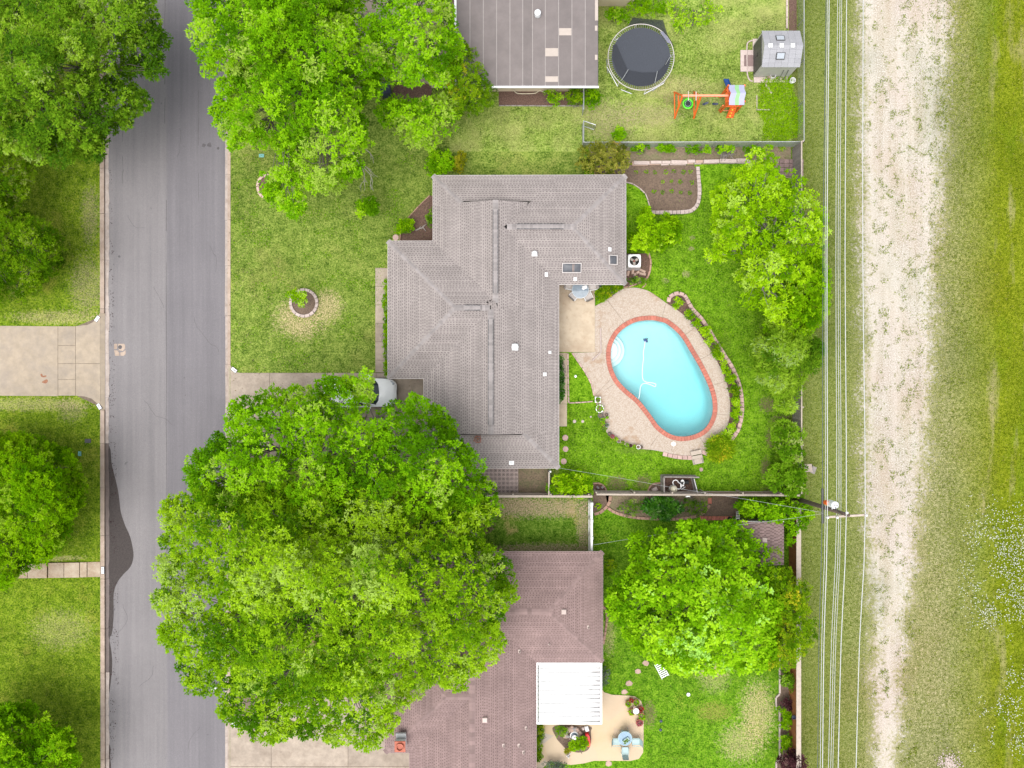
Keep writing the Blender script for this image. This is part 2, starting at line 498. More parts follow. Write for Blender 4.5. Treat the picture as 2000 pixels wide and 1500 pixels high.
M['shingle_pink'] = simple('shingle_mauve', (0.295, 0.208, 0.197), 0.95, 0.12, 0.9, bump=0.4, bscale=60, islvar=0.13, spec=0.2, dirt=(0.22, 0.155, 0.15), dirt_amt=0.4, dirt_scale=0.5)
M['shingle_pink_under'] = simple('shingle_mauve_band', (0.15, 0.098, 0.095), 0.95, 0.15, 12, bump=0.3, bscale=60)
M['shingle_pink_cap'] = simple('shingle_mauve_cap', (0.275, 0.19, 0.18), 0.9, 0.06, 6, bump=0.3, bscale=60, objvar=0.2)
M['roll_roof'] = simple('roll_roofing', (0.20, 0.172, 0.166), 0.9, 0.10, 1.2, bump=0.3, bscale=40, objvar=0.10, dirt=(0.15, 0.13, 0.13), dirt_amt=0.3, dirt_scale=3)
M['roof_patch'] = simple('roof_patch', (0.50, 0.43, 0.38), 0.85, 0.05, 4)
M['roof_seam'] = simple('roof_seam', (0.36, 0.325, 0.31), 0.85, 0.1, 4)
M['car_white'] = simple('car_paint_white', (0.82, 0.83, 0.84), 0.2, 0.02, 2)
M['car_glass'] = simple('car_glass', (0.03, 0.045, 0.05), 0.06, 0.1, 2)
M['terracotta'] = simple('terracotta', (0.45, 0.16, 0.09), 0.8, 0.15, 8)
M['red'] = simple('red_paint', (0.72, 0.01, 0.012), 0.45, 0.1, 4)
M['ceramic'] = simple('white_ceramic', (0.74, 0.72, 0.72), 0.4, 0.06, 6)
M['grey_stone'] = simple('grey_stone', (0.34, 0.31, 0.30), 0.85, 0.2, 8, bump=0.4, bscale=30, objvar=0.12)
M['teal'] = simple('teal_plastic', (0.16, 0.42, 0.38), 0.6, 0.08, 5)
M['pale_blue'] = simple('pale_blue_paint', (0.40, 0.54, 0.54), 0.5, 0.06, 4)
M['blue_glass'] = simple('blue_glass', (0.17, 0.30, 0.42), 0.08, 0.2, 8)
M['grey_glass'] = simple('grey_glass', (0.28, 0.34, 0.40), 0.06, 0.2, 4)
M['beige_cloth'] = simple('beige_cloth', (0.58, 0.53, 0.50), 0.8, 0.06, 6)
M['cream_plastic'] = simple('cream_plastic', (0.68, 0.62, 0.46), 0.4, 0.05, 4)
M['rust'] = simple('rust', (0.30, 0.13, 0.07), 0.8, 0.3, 10)
M['copper'] = simple('flue_terracotta', (0.46, 0.11, 0.055), 0.6, 0.2, 8)
M['lattice'] = simple('tile_concrete', (0.52, 0.42, 0.39), 0.85, 0.12, 8, objvar=0.08)
M['tile_dark'] = simple('tile_recess', (0.055, 0.042, 0.038), 0.9, 0.35, 10, objvar=0.35)
M['bark'] = simple('bark', (0.17, 0.145, 0.125), 0.9, 0.3, 8, bump=0.6, bscale=16)
M['bark_pale'] = simple('bark_pale', (0.36, 0.32, 0.29), 0.9, 0.2, 8, bump=0.5, bscale=16)
M['paper_white'] = simple('paper_white', (0.8, 0.8, 0.8), 0.7, 0.03, 4)
M['ink'] = simple('ink', (0.03, 0.03, 0.06), 0.7, 0.1, 4)
M['petal_white'] = simple('petal_white', (0.55, 0.56, 0.52), 0.8, 0.05, 4)
M['petal_yellow'] = simple('petal_yellow', (0.75, 0.55, 0.03), 0.8, 0.05, 4)
M['petal_red'] = simple('petal_red', (0.55, 0.03, 0.02), 0.8, 0.2, 10)

# exposed-aggregate pool deck
t = NT('exposed_aggregate')
vn = t.n('ShaderNodeTexVoronoi'); vn.inputs['Scale'].default_value = 17
t.l(t.pos(), vn.inputs['Vector'])
g1 = t.ramp(t.n('ShaderNodeSeparateColor').outputs[0] if False else vn.outputs['Distance'], [(0.1, (0.56, 0.465, 0.385)), (0.55, (0.42, 0.33, 0.255))])
sc_ = t.n('ShaderNodeSeparateColor'); t.l(vn.outputs['Color'], sc_.inputs[0])
g2 = t.ramp(sc_.outputs[0], [(0.0, (0.42, 0.325, 0.25)), (0.5, (0.54, 0.455, 0.38)), (1.0, (0.64, 0.56, 0.49))])
cc = t.mix(0.6, g1, g2)
st = t.noise(0.33, 4.0, 0.6, off=(5, 2, 0))
fn = t.noise(3.0, 3.0, 0.6)
ms = t.ramp(t.math('ADD', t.math('MULTIPLY', st, 0.8), t.math('MULTIPLY', fn, 0.2)), [(0.54, 0.0), (0.60, 0.55)])
cc = t.mix(ms, cc, (0.36, 0.22, 0.12))
t.base(cc); t.set(Roughness=0.85); t.bump(vn.outputs['Distance'], 0.5, 0.02)
M['deck'] = t.m

# asphalt with lengthwise streaks and an older, darker lane
t = NT('asphalt')
geo = t.pos()
sx = t.n('ShaderNodeSeparateXYZ'); t.l(geo, sx.inputs[0])
streak = t.noise(1.6, 4.0, 0.6, stretch=(1.0, 0.03, 1.0))
streak2 = t.noise(6.0, 3.0, 0.6, stretch=(1.0, 0.02, 1.0))
blotch = t.noise(0.25, 4.0, 0.6)
grain = t.noise(30.0, 2.0, 0.8)
v = t.math('ADD', t.math('MULTIPLY', streak, 0.40), t.math('MULTIPLY', streak2, 0.30))
v = t.math('ADD', v, t.math('MULTIPLY', blotch, 0.30))
c = t.ramp(v, [(0.36, (0.195, 0.180, 0.187)), (0.64, (0.280, 0.258, 0.262))])
lane = t.math('SUBTRACT', sx.outputs[0], (325 - 1000) / PXM)
lm = t.ramp(t.math('MULTIPLY_ADD', lane, 6.0, 0.5, clamp=True), [(0.0, 0.0), (1.0, 1.0)])
c = t.mix(lm, c, t.mix(1.0, c, (0.80, 0.80, 0.845), 'MULTIPLY'))
c = t.mix(t.ramp(grain, [(0.38, 0.45), (0.60, 0.0)]), c, (0.12, 0.115, 0.12))
c = t.mix(t.ramp(grain, [(0.62, 0.0), (0.78, 0.4)]), c, (0.45, 0.43, 0.43))
spots = t.noise(1.7, 2.0, 0.5, off=(9, 3, 0))
c = t.mix(t.ramp(spots, [(0.76, 0.0), (0.80, 0.55)]), c, (0.09, 0.085, 0.09))
t.base(c); t.set(Roughness=0.8); t.bump(grain, 0.5, 0.01)
M['asphalt'] = t.m
M['asphalt_wet'] = simple('asphalt_wet', (0.055, 0.044, 0.042), 0.75, 0.25, 9, bump=0.4, bscale=40, dirt=(0.10, 0.085, 0.08), dirt_amt=0.5, dirt_scale=16, spec=0.25)
M['seam_tar'] = simple('tar_seam', (0.10, 0.09, 0.095), 0.7, 0.3, 6)

# utility corridor: gravel track fading into dry verge and rough meadow
t = NT('corridor_ground')
geo = t.pos()
sx = t.n('ShaderNodeSeparateXYZ'); t.l(geo, sx.inputs[0])
X, Y = sx.outputs[0], sx.outputs[1]
nz = t.noise(0.55, 4.0, 0.65); nf = t.noise(5.0, 4.0, 0.7); nff = t.noise(13.0, 3.0, 0.75)
wob = t.math('MULTIPLY_ADD', nz, 2.6, -1.3)
wob = t.math('ADD', wob, t.math('MULTIPLY_ADD', nf, 4.4, -2.2))
wob = t.math('ADD', wob, t.math('MULTIPLY_ADD', nff, 2.6, -1.3))
# track centre and half width along y (metres)
cen = t.math('MULTIPLY_ADD', Y, 0.026, 25.0)
yt = t.math('MULTIPLY_ADD', Y, 0.02, 0.5, clamp=True)          # 0 south .. 1 north
hwr = t.n('ShaderNodeValToRGB'); e = hwr.color_ramp.elements
while len(e) < 5: e.new(0.5)
for el, (p, val) in zip(e, [(0.0, 0.10), (0.20, 0.18), (0.38, 0.36), (0.70, 0.46), (1.0, 0.58)]):
    el.position = p; el.color = (val, val, val, 1)
t.l(yt, hwr.inputs['Fac'])
hw = t.math('MULTIPLY', hwr.outputs['Color'], 5.0)
dist = t.math('ABSOLUTE', t.math('SUBTRACT', X, cen))
edge = t.math('SUBTRACT', hw, t.math('ADD', dist, wob))          # >0 inside the gravel
trk = t.ramp(t.math('MULTIPLY_ADD', edge, 0.55, 0.5, clamp=True), [(0.25, 0.0), (0.62, 1.0)])
grav = t.ramp(nff, [(0.30, (0.22, 0.18, 0.125)), (0.43, (0.42, 0.37, 0.29)), (0.54, (0.54, 0.50, 0.425)), (0.66, (0.74, 0.72, 0.66))])
gpatch = t.ramp(t.noise(0.8, 4.0, 0.6, stretch=(1, 0.4, 1)), [(0.42, 0.0), (0.62, 0.6)])
grav = t.mix(gpatch, grav, t.mix(0.45, grav, (0.46, 0.36, 0.22)))
rut = t.ramp(t.noise(1.3, 3.0, 0.55, stretch=(1.0, 0.05, 1.0), off=(4, 0, 0)), [(0.40, 0.0), (0.62, 0.45)])
grav = t.mix(rut, grav, (0.68, 0.63, 0.57))
weeds = t.ramp(t.noise(2.6, 3.0, 0.6, off=(3, 8, 0)), [(0.60, 0.0), (0.70, 0.85)])
grav = t.mix(weeds, grav, (0.22, 0.22, 0.09))
s = t.math('ADD', t.math('MULTIPLY', nf, 0.4), t.math('MULTIPLY', nff, 0.6))
lawn = t.ramp(s, [(0.38, (0.085, 0.12, 0.020)), (0.50, (0.19, 0.235, 0.055)), (0.62, (0.31, 0.33, 0.11))])
verge = t.ramp(s, [(0.40, (0.10, 0.115, 0.03)), (0.50, (0.25, 0.26, 0.095)), (0.57, (0.40, 0.37, 0.19)), (0.65, (0.62, 0.53, 0.37))])
mead = t.ramp(s, [(0.38, (0.065, 0.105, 0.004)), (0.50, (0.190, 0.240, 0.010)), (0.62, (0.34, 0.37, 0.035))])
blot = t.noise(0.35, 4.0, 0.62, stretch=(1.0, 0.35, 1.0), off=(2, 4, 0))
mead = t.mix(t.ramp(blot, [(0.55, 0.0), (0.70, 0.75)]), mead, t.ramp(s, [(0.35, (0.07, 0.14, 0.005)), (0.65, (0.20, 0.33, 0.015))]))
mead = t.mix(t.ramp(t.noise(0.7, 4.0, 0.6, stretch=(1.0, 0.18, 1.0), off=(7, 1, 0)), [(0.56, 0.0), (0.68, 0.75)]), mead, (0.38, 0.34, 0.16))
xl = t.ramp(t.math('MULTIPLY_ADD', t.math('ADD', X, t.math('MULTIPLY', wob, 0.35)), 0.25, -5.15, clamp=True), [(0.0, 0.0), (1.0, 1.0)])  # lawn -> verge around x=21.6
c = t.mix(xl, lawn, verge)
xm = t.ramp(t.math('MULTIPLY_ADD', t.math('ADD', X, t.math('MULTIPLY', wob, 0.4)), 0.28, -7.9, clamp=True), [(0.0, 0.0), (1.0, 1.0)])  # verge -> meadow around x=29
c = t.mix(xm, c, mead)
c = t.mix(trk, c, grav)
big = t.noise(0.13, 4.0, 0.6, off=(1, 9, 0), stretch=(1.0, 0.6, 1.0))
c = t.mix(1.0, c, t.ramp(big, [(0.34, (0.72, 0.76, 0.70)), (0.5, (1.0, 1.0, 1.0)), (0.66, (0.95, 0.88, 0.90))]), 'MULTIPLY')
t.base(c); t.set(Roughness=0.95); t.b.inputs['Specular IOR Level'].default_value = 0.03
t.bump(s, 0.9, 0.07)
M['corridor'] = t.m

# stained flagstone patio (stamped concrete)
t = NT('stamped_concrete')
vn = t.n('ShaderNodeTexVoronoi'); vn.inputs['Scale'].default_value = 0.85
t.l(t.pos(), vn.inputs['Vector'])
sc_ = t.n('ShaderNodeSeparateColor'); t.l(vn.outputs['Color'], sc_.inputs[0])
c = t.ramp(sc_.outputs[0], [(0.0, (0.60, 0.45, 0.27)), (0.45, (0.62, 0.49, 0.33)), (0.8, (0.55, 0.41, 0.28)), (1.0, (0.45, 0.42, 0.37))])
c = t.mix(t.ramp(t.noise(1.1, 5, 0.65), [(0.4, 0.0), (0.75, 0.5)]), c, (0.64, 0.50, 0.36))
t.base(c); t.set(Roughness=0.75)
t.bump(t.noise(9, 4, 0.6), 0.3, 0.03)
M['stamped'] = t.m

# patio cover sheets: white paint with rust where the paint has gone
t = NT('white_sheet')
sx = t.n('ShaderNodeSeparateXYZ'); t.l(t.pos(), sx.inputs[0])
m1 = t.math('MULTIPLY_ADD', sx.outputs[0], 0.8, -3.15)
m1 = t.math('ADD', m1, t.math('MULTIPLY_ADD', t.noise(2.2, 4, 0.7, stretch=(0.5, 2.0, 1)), 2.6, -1.5))
wear = t.ramp(m1, [(0.55, 0.0), (1.0, 0.75)])
wear2 = t.ramp(m1, [(1.02, 0.0), (1.15, 1.0)])
c = t.mix(wear, (0.86, 0.86, 0.86), (0.42, 0.40, 0.40))
c = t.mix(wear2, c, (0.26, 0.11, 0.06))
t.base(c); t.set(Roughness=0.5)
M['white_sheet'] = t.m

# pool water: clear body, absorbing a little red, smooth glossy surface
t = NT('pool_water')
t.t.nodes.remove(t.b)
tr = t.n('ShaderNodeBsdfTransparent'); gl = t.n('ShaderNodeBsdfGlossy'); gl.inputs['Roughness'].default_value = 0.05
fr = t.n('ShaderNodeFresnel'); fr.inputs['IOR'].default_value = 1.33
bm = t.n('ShaderNodeBump'); bm.inputs['Strength'].default_value = 0.12; bm.inputs['Distance'].default_value = 0.05
t.l(t.noise(3.0, 3.0, 0.55), bm.inputs['Height'])
t.l(bm.outputs[0], gl.inputs['Normal']); t.l(bm.outputs[0], fr.inputs['Normal'])
mx = t.n('ShaderNodeMixShader')
t.l(fr.outputs[0], mx.inputs[0]); t.l(tr.outputs[0], mx.inputs[1]); t.l(gl.outputs[0], mx.inputs[2])
t.l(mx.outputs[0], t.out.inputs['Surface'])
va = t.n('ShaderNodeVolumeAbsorption'); va.inputs['Color'].default_value = (0.12, 0.90, 0.93, 1); va.inputs['Density'].default_value = 0.24
t.l(va.outputs[0], t.out.inputs['Volume'])
M['water'] = t.m

# foliage
M['leaf_bright'] = leaf_mat('leaf_bright', (0.063, 0.174, 0.0023), (0.165, 0.375, 0.0038), (0.303, 0.535, 0.0085), (0.306, 0.451, 0.0300))
M['leaf_ash'] = leaf_mat('leaf_ash', (0.054, 0.159, 0.0025), (0.151, 0.363, 0.0042), (0.272, 0.509, 0.0085), (0.299, 0.440, 0.0600))
M['leaf_pecan'] = leaf_mat('leaf_pecan', (0.052, 0.148, 0.0037), (0.180, 0.347, 0.0055), (0.331, 0.518, 0.0161), (0.317, 0.461, 0.0780), acc_pos=0.9)
M['leaf_dark'] = leaf_mat('leaf_dark', (0.030, 0.086, 0.0023), (0.084, 0.188, 0.0031), (0.177, 0.292, 0.0077), (0.192, 0.240, 0.0540))
M['leaf_oak'] = leaf_mat('leaf_oak', (0.048, 0.126, 0.0062), (0.132, 0.268, 0.0101), (0.243, 0.389, 0.0253), (0.272, 0.380, 0.0840))
M['leaf_lime'] = leaf_mat('leaf_lime', (0.084, 0.211, 0.0023), (0.211, 0.408, 0.0038), (0.364, 0.572, 0.0115), (0.374, 0.552, 0.0720))
M['leaf_maple'] = leaf_mat('leaf_maple', (0.084, 0.223, 0.0030), (0.214, 0.447, 0.0060), (0.395, 0.638, 0.0225), (0.368, 0.636, 0.1200), transl=0.36)
M['leaf_gold'] = leaf_mat('leaf_gold', (0.060, 0.150, 0.003), (0.145, 0.275, 0.005), (0.270, 0.390, 0.011), (0.48, 0.44, 0.02))
M['leaf_yellow'] = leaf_mat('leaf_yellow', (0.097, 0.127, 0.0035), (0.233, 0.253, 0.0081), (0.374, 0.337, 0.0288), (0.360, 0.302, 0.0864))
M['leaf_ochre'] = leaf_mat('leaf_ochre', (0.065, 0.085, 0.008), (0.160, 0.180, 0.018), (0.280, 0.285, 0.050), (0.32, 0.25, 0.05))
M['leaf_willow'] = leaf_mat('leaf_willow', (0.061, 0.151, 0.0054), (0.169, 0.309, 0.0134), (0.285, 0.430, 0.0358), (0.272, 0.396, 0.1120))
M['leaf_vine'] = leaf_mat('leaf_vine', (0.039, 0.112, 0.0031), (0.109, 0.244, 0.0069), (0.203, 0.360, 0.0192), (0.336, 0.414, 0.1200))
M['leaf_gloss'] = leaf_mat('leaf_gloss', (0.011, 0.059, 0.0038), (0.033, 0.135, 0.0064), (0.078, 0.224, 0.0160), (0.136, 0.240, 0.0640), rough=0.25, transl=0.2)
M['leaf_hedge'] = leaf_mat('leaf_hedge', (0.056, 0.162, 0.0016), (0.143, 0.318, 0.0023), (0.245, 0.435, 0.0054), (0.224, 0.368, 0.0240))
M['leaf_purple'] = leaf_mat('leaf_purple', (0.022, 0.007, 0.0101), (0.058, 0.022, 0.0259), (0.108, 0.043, 0.0504), (0.187, 0.101, 0.0936))
M['leaf_red'] = leaf_mat('leaf_red', (0.094, 0.007, 0.0072), (0.259, 0.014, 0.0144), (0.360, 0.036, 0.0360), (0.432, 0.144, 0.1296))
M['leaf_pink'] = leaf_mat('leaf_pink', (0.158, 0.029, 0.0432), (0.317, 0.072, 0.0936), (0.418, 0.158, 0.1800), (0.504, 0.302, 0.3024))
M['leaf_straw'] = leaf_mat('leaf_straw', (0.115, 0.086, 0.0432), (0.216, 0.173, 0.1008), (0.302, 0.252, 0.1584))
M['leaf_grey'] = leaf_mat('leaf_grey', (0.050, 0.072, 0.0504), (0.108, 0.144, 0.1008), (0.187, 0.223, 0.1656))
M['blade_green'] = leaf_mat('blade_green', (0.039, 0.107, 0.0029), (0.102, 0.233, 0.0058), (0.187, 0.318, 0.0173), (0.259, 0.274, 0.0864), rough=0.6)
M['blade_meadow'] = leaf_mat('blade_meadow', (0.053, 0.097, 0.0023), (0.156, 0.224, 0.0058), (0.253, 0.309, 0.0173), (0.317, 0.302, 0.0864), rough=0.6)
M['blade_lawn'] = leaf_mat('blade_lawn', (0.043, 0.086, 0.0072), (0.119, 0.180, 0.0202), (0.202, 0.259, 0.0576), (0.331, 0.317, 0.1440), rough=0.7, transl=0.2)
M['blade_dry'] = leaf_mat('blade_dry', (0.050, 0.079, 0.0108), (0.144, 0.180, 0.0360), (0.245, 0.259, 0.0864), (0.396, 0.360, 0.1944), rough=0.7, transl=0.2)
# open netting: real gaps between dark cords
t = NT('net_open')
ck = t.n('ShaderNodeTexBrick'); ck.offset = 0.5
ck.inputs['Scale'].default_value = 9.0; ck.inputs['Mortar Size'].default_value = 0.07
t.l(t.pos(), ck.inputs['Vector'])
tr_ = t.n('ShaderNodeBsdfTransparent'); mx_ = t.n('ShaderNodeMixShader')
t.base((0.03, 0.035, 0.04)); t.set(Roughness=0.8)
t.l(t.ramp(ck.outputs['Fac'], [(0.3, 0.42), (0.7, 1.0)]), mx_.inputs[0])
t.l(tr_.outputs[0], mx_.inputs[1]); t.l(t.b.outputs[0], mx_.inputs[2]); t.l(mx_.outputs[0], t.out.inputs['Surface'])
M['net_open'] = t.m

def add_spots(mat, spots):
    """worn or dry places in a lawn: (px, py, rx_px, ry_px, colour, amount)"""
    tt = mat.node_tree
    bs = tt.nodes['Principled BSDF']
    src = bs.inputs['Base Color'].links[0].from_socket
    geo = tt.nodes.new('ShaderNodeNewGeometry')
    nz = tt.nodes.new('ShaderNodeTexNoise'); nz.inputs['Scale'].default_value = 5.5; nz.inputs['Detail'].default_value = 5; nz.inputs['Roughness'].default_value = 0.7
    tt.links.new(geo.outputs['Position'], nz.inputs['Vector'])
    nz2 = tt.nodes.new('ShaderNodeTexNoise'); nz2.inputs['Scale'].default_value = 11; nz2.inputs['Detail'].default_value = 3
    tt.links.new(geo.outputs['Position'], nz2.inputs['Vector'])
    for (px, py, rx, ry, c, amt) in spots:
        c = tuple(v * 0.72 for v in c)
        p = W(px, py)
        sub = tt.nodes.new('ShaderNodeVectorMath'); sub.operation = 'SUBTRACT'
        sub.inputs[1].default_value = (p.x, p.y, 0)
        tt.links.new(geo.outputs['Position'], sub.inputs[0])
        mul = tt.nodes.new('ShaderNodeVectorMath'); mul.operation = 'MULTIPLY'
        mul.inputs[1].default_value = (PXM / rx, PXM / ry, 0)
        tt.links.new(sub.outputs[0], mul.inputs[0])
        ln = tt.nodes.new('ShaderNodeVectorMath'); ln.operation = 'LENGTH'
        tt.links.new(mul.outputs[0], ln.inputs[0])
        a = tt.nodes.new('ShaderNodeMath'); a.operation = 'MULTIPLY_ADD'      # noise*2 - dist
        a.inputs[1].default_value = 3.2
        neg = tt.nodes.new('ShaderNodeMath'); neg.operation = 'MULTIPLY'; neg.inputs[1].default_value = -1.15
        tt.links.new(ln.outputs['Value'], neg.inputs[0])
        tt.links.new(nz.outputs['Fac'], a.inputs[0]); tt.links.new(neg.outputs[0], a.inputs[2])
        rp = tt.nodes.new('ShaderNodeValToRGB')
        rp.color_ramp.elements[0].position = 0.30; rp.color_ramp.elements[0].color = (0, 0, 0, 1)
        rp.color_ramp.elements[1].position = 1.0; rp.color_ramp.elements[1].color = (amt, amt, amt, 1)
        tt.links.new(a.outputs[0], rp.inputs[0])
        cr = tt.nodes.new('ShaderNodeValToRGB')
        cr.color_ramp.elements[0].position = 0.3; cr.color_ramp.elements[0].color = (*[x * 0.6 for x in c], 1)
        cr.color_ramp.elements[1].position = 0.7; cr.color_ramp.elements[1].color = (*[x * 1.25 for x in c], 1)
        tt.links.new(nz2.outputs['Fac'], cr.inputs[0])
        mx = tt.nodes.new('ShaderNodeMix'); mx.data_type = 'RGBA'
        br = tt.nodes.new('ShaderNodeValToRGB'); br.color_ramp.elements[0].position = 0.40; br.color_ramp.elements[0].color = (0.4, 0.4, 0.4, 1); br.color_ramp.elements[1].position = 0.56
        tt.links.new(nz2.outputs['Fac'], br.inputs[0])
        mm = tt.nodes.new('ShaderNodeMath'); mm.operation = 'MULTIPLY'; tt.links.new(rp.outputs[0], mm.inputs[0]); tt.links.new(br.outputs[0], mm.inputs[1])
        tt.links.new(mm.outputs[0], mx.inputs[0]); tt.links.new(src, mx.inputs[6]); tt.links.new(cr.outputs[0], mx.inputs[7])
        src = mx.outputs[2]
    tt.links.new(src, bs.inputs['Base Color'])

STRAW = (0.55, 0.45, 0.24); EARTH = (0.20, 0.145, 0.09); TAN = (0.40, 0.31, 0.20)
add_spots(M['lawn_front'], [(588, 622, 52, 40, STRAW, 1.0), (640, 598, 30, 30, STRAW, 0.95)])
add_spots(M['lawn_dry'], [(1310, 170, 70, 25, STRAW, 0.45), (1190, 235, 55, 40, TAN, 0.6), (1270, 225, 60, 22, TAN, 0.5), (1310, 195, 22, 12, EARTH, 0.6)])
add_spots(M['lawn_side'], [(1050, 992, 120, 20, TAN, 0.9), (1140, 1030, 14, 60, TAN, 0.8), (1060, 1072, 110, 11, TAN, 0.8), (1000, 985, 60, 18, TAN, 0.8)])
add_spots(M['lawn_south'], [(1480, 1390, 35, 60, STRAW, 0.75), (1395, 1390, 36, 20, (0.30, 0.27, 0.07), 0.7), (1450, 1450, 45, 40, STRAW, 0.6), (1385, 1310, 40, 14, TAN, 0.7),
                            (1190, 1240, 12, 40, STRAW, 0.5), (1268, 1395, 14, 26, EARTH, 0.8), (1395, 1325, 30, 30, STRAW, 0.4)])
add_spots(M['lawn_back'], [(1205, 945, 22, 17, EARTH, 0.85), (1255, 942, 18, 15, EARTH, 0.75), (1500, 790, 18, 16, EARTH, 0.9), (1530, 820, 26, 10, EARTH, 0.9), (1505, 855, 10, 20, EARTH, 0.9),
                           (1495, 915, 10, 22, EARTH, 0.9), (1515, 960, 30, 12, EARTH, 0.8), (1350, 485, 6, 5, TAN, 0.7), (1352, 465, 6, 5, TAN, 0.6), (1340, 535, 9, 7, TAN, 0.6), (1385, 508, 7, 6, TAN, 0.6),
                           (1420, 690, 10, 60, (0.14, 0.19, 0.03), 0.2), (1300, 548, 8, 6, TAN, 0.4), (1500, 640, 14, 12, EARTH, 0.8), (1240, 880, 40, 8, (0.16, 0.2, 0.05), 0.4)])
add_spots(M['lawn_west'], [(170, 560, 34, 60, TAN, 0.5), (110, 620, 90, 14, STRAW, 0.5), (60, 790, 120, 14, STRAW, 0.45), (120, 1230, 60, 40, STRAW, 0.35), (176, 420, 18, 60, TAN, 0.5), (140, 800, 30, 24, TAN, 0.4), (95, 1090, 70, 6, STRAW, 0.6)])

# ================================================================== ground, road, lawns
FAR = 3200
sheet('utility_corridor', [(1546, -FAR), (6000, -FAR), (6000, 4700), (1546, 4700)], -0.004, M['corridor'])
ROAD_L, ROAD_R = 211, 439
sheet('road', [(203, -FAR), (441, -FAR), (441, 4700), (203, 4700)], -0.12, M['asphalt'])
sheet('lawn', [(-2600, -FAR), (196, -FAR), (196, 4700), (-2600, 4700)], 0.0, M['lawn_west'])
sheet('lawn', [(449, -FAR), (878, -FAR), (878, 296), (449, 296)], 0.0, M['lawn_front'])
sheet('lawn', [(878, -FAR), (1141, -FAR), (1141, 296), (878, 296)], 0.0, M['lawn_dry'])
sheet('lawn', [(1141, -FAR), (1546, -FAR), (1546, 282), (1141, 282)], 0.0, M['lawn_dry'])
sheet('lawn', [(449, 296), (1141, 296), (1141, 345), (1092, 345), (1092, 968), (449, 968)], 0.002, M['lawn_front'])
sheet('lawn', [(449, 968), (1155, 968), (1155, 1090), (1100, 1500), (1100, 4700), (449, 4700)], 0.0, M['lawn_side'])
sheet('lawn', [(1155, 966), (1546, 966), (1546, 4700), (1100, 4700), (1100, 1500), (1155, 1090)], 0.0, M['lawn_south'])

# wet stain that spread from the west gutter over the asphalt
wet = [(211, 866), (216, 880), (218, 905), (222, 922), (229, 950), (233, 975), (236, 1000), (244, 1025), (254, 1048), (260, 1075), (260, 1092), (254, 1108), (240, 1123), (229, 1138), (222, 1160), (222, 1200), (219, 1235), (214, 1248),
       (218, 1275), (219, 1305), (214, 1350), (211, 1365)]
sheet('wet_patch', smooth_open([(p[0], p[1]) for p in wet], 5) + [(205, 1365), (205, 866)], -0.116, M['asphalt_wet'])
sheet('wet_patch', smooth_open([(212, 1450), (216, 1462), (215, 1480), (217, 1500), (216, 1560)], 4) + [(205, 1560), (205, 1450)], -0.116, M['asphalt_wet'])
# tar seams between paving passes
for (x, y0, y1, wd) in ((322.5, -40, 318, 0.6), (325, 330, 1180, 0.5), (240, 240, 370, 0.5), (388, 40, 420, 0.4)):
    m = MB(); n = 14
    pts = [(x + random.uniform(-0.8, 0.8), y0 + (y1 - y0) * i / n) for i in range(n + 1)]
    for i in range(n):
        if random.random() < 0.25: continue
        w2 = wd * random.uniform(0.5, 1.1)
        m.poly([W(pts[i][0] - w2, pts[i][1], -0.1165), W(pts[i + 1][0] - w2, pts[i + 1][1], -0.1165), W(pts[i + 1][0] + w2, pts[i + 1][1], -0.1165), W(pts[i][0] + w2, pts[i][1], -0.1165)])
    m.build('tar_seam', M['seam_tar'], kind='structure')
# stains on the west drive
for pl_ in ([(79, 731), (82, 730), (84, 734), (90, 733), (90, 736), (84, 737), (80, 735)], [(83, 745), (90, 741), (93, 742), (93, 746), (89, 749), (82, 747)]):
    sheet('rust_stain', smooth_closed(pl_, 3), 0.030, M['rust'])
# oil spots
for (x, y, r) in ((363, 944, 3.2), (364, 956, 2.6), (409, 283, 5.0), (398, 284, 4.0), (360, 738, 1.6), (362, 772, 1.4), (233, 501, 2.6), (426, 290, 3)):
    pts = [(x + r * random.uniform(0.6, 1.1) * math.cos(a), y + r * random.uniform(0.6, 1.1) * math.sin(a)) for a in [k * math.pi / 5 for k in range(10)]]
    sheet('oil_spot', pts, -0.1160, M['seam_tar'])

def struct(name, loc=(0, 0, 0)):
    o = bpy.data.objects.new(name, None)
    o.empty_display_size = 0.3
    col.objects.link(o); o.location = loc; ORG[o.name] = Vector(loc)
    return tag(o, kind='structure')

def shrink(pts, g):
    cx = sum(p[0] for p in pts) / len(pts); cy = sum(p[1] for p in pts) / len(pts)
    out = []
    for p in pts:
        dx, dy = cx - p[0], cy - p[1]
        out.append((p[0] + math.copysign(min(g, abs(dx)), dx), p[1] + math.copysign(min(g, abs(dy)), dy)))
    return out

def slabs(root, polys, mat, z0, z1, gap=0.30, name='slab'):
    for pl in polys:
        P = [(W(*p)[0], W(*p)[1]) for p in shrink(pl, gap)]
        MB().prism(P, z0, z1, 0.006).build(name, mat, root)

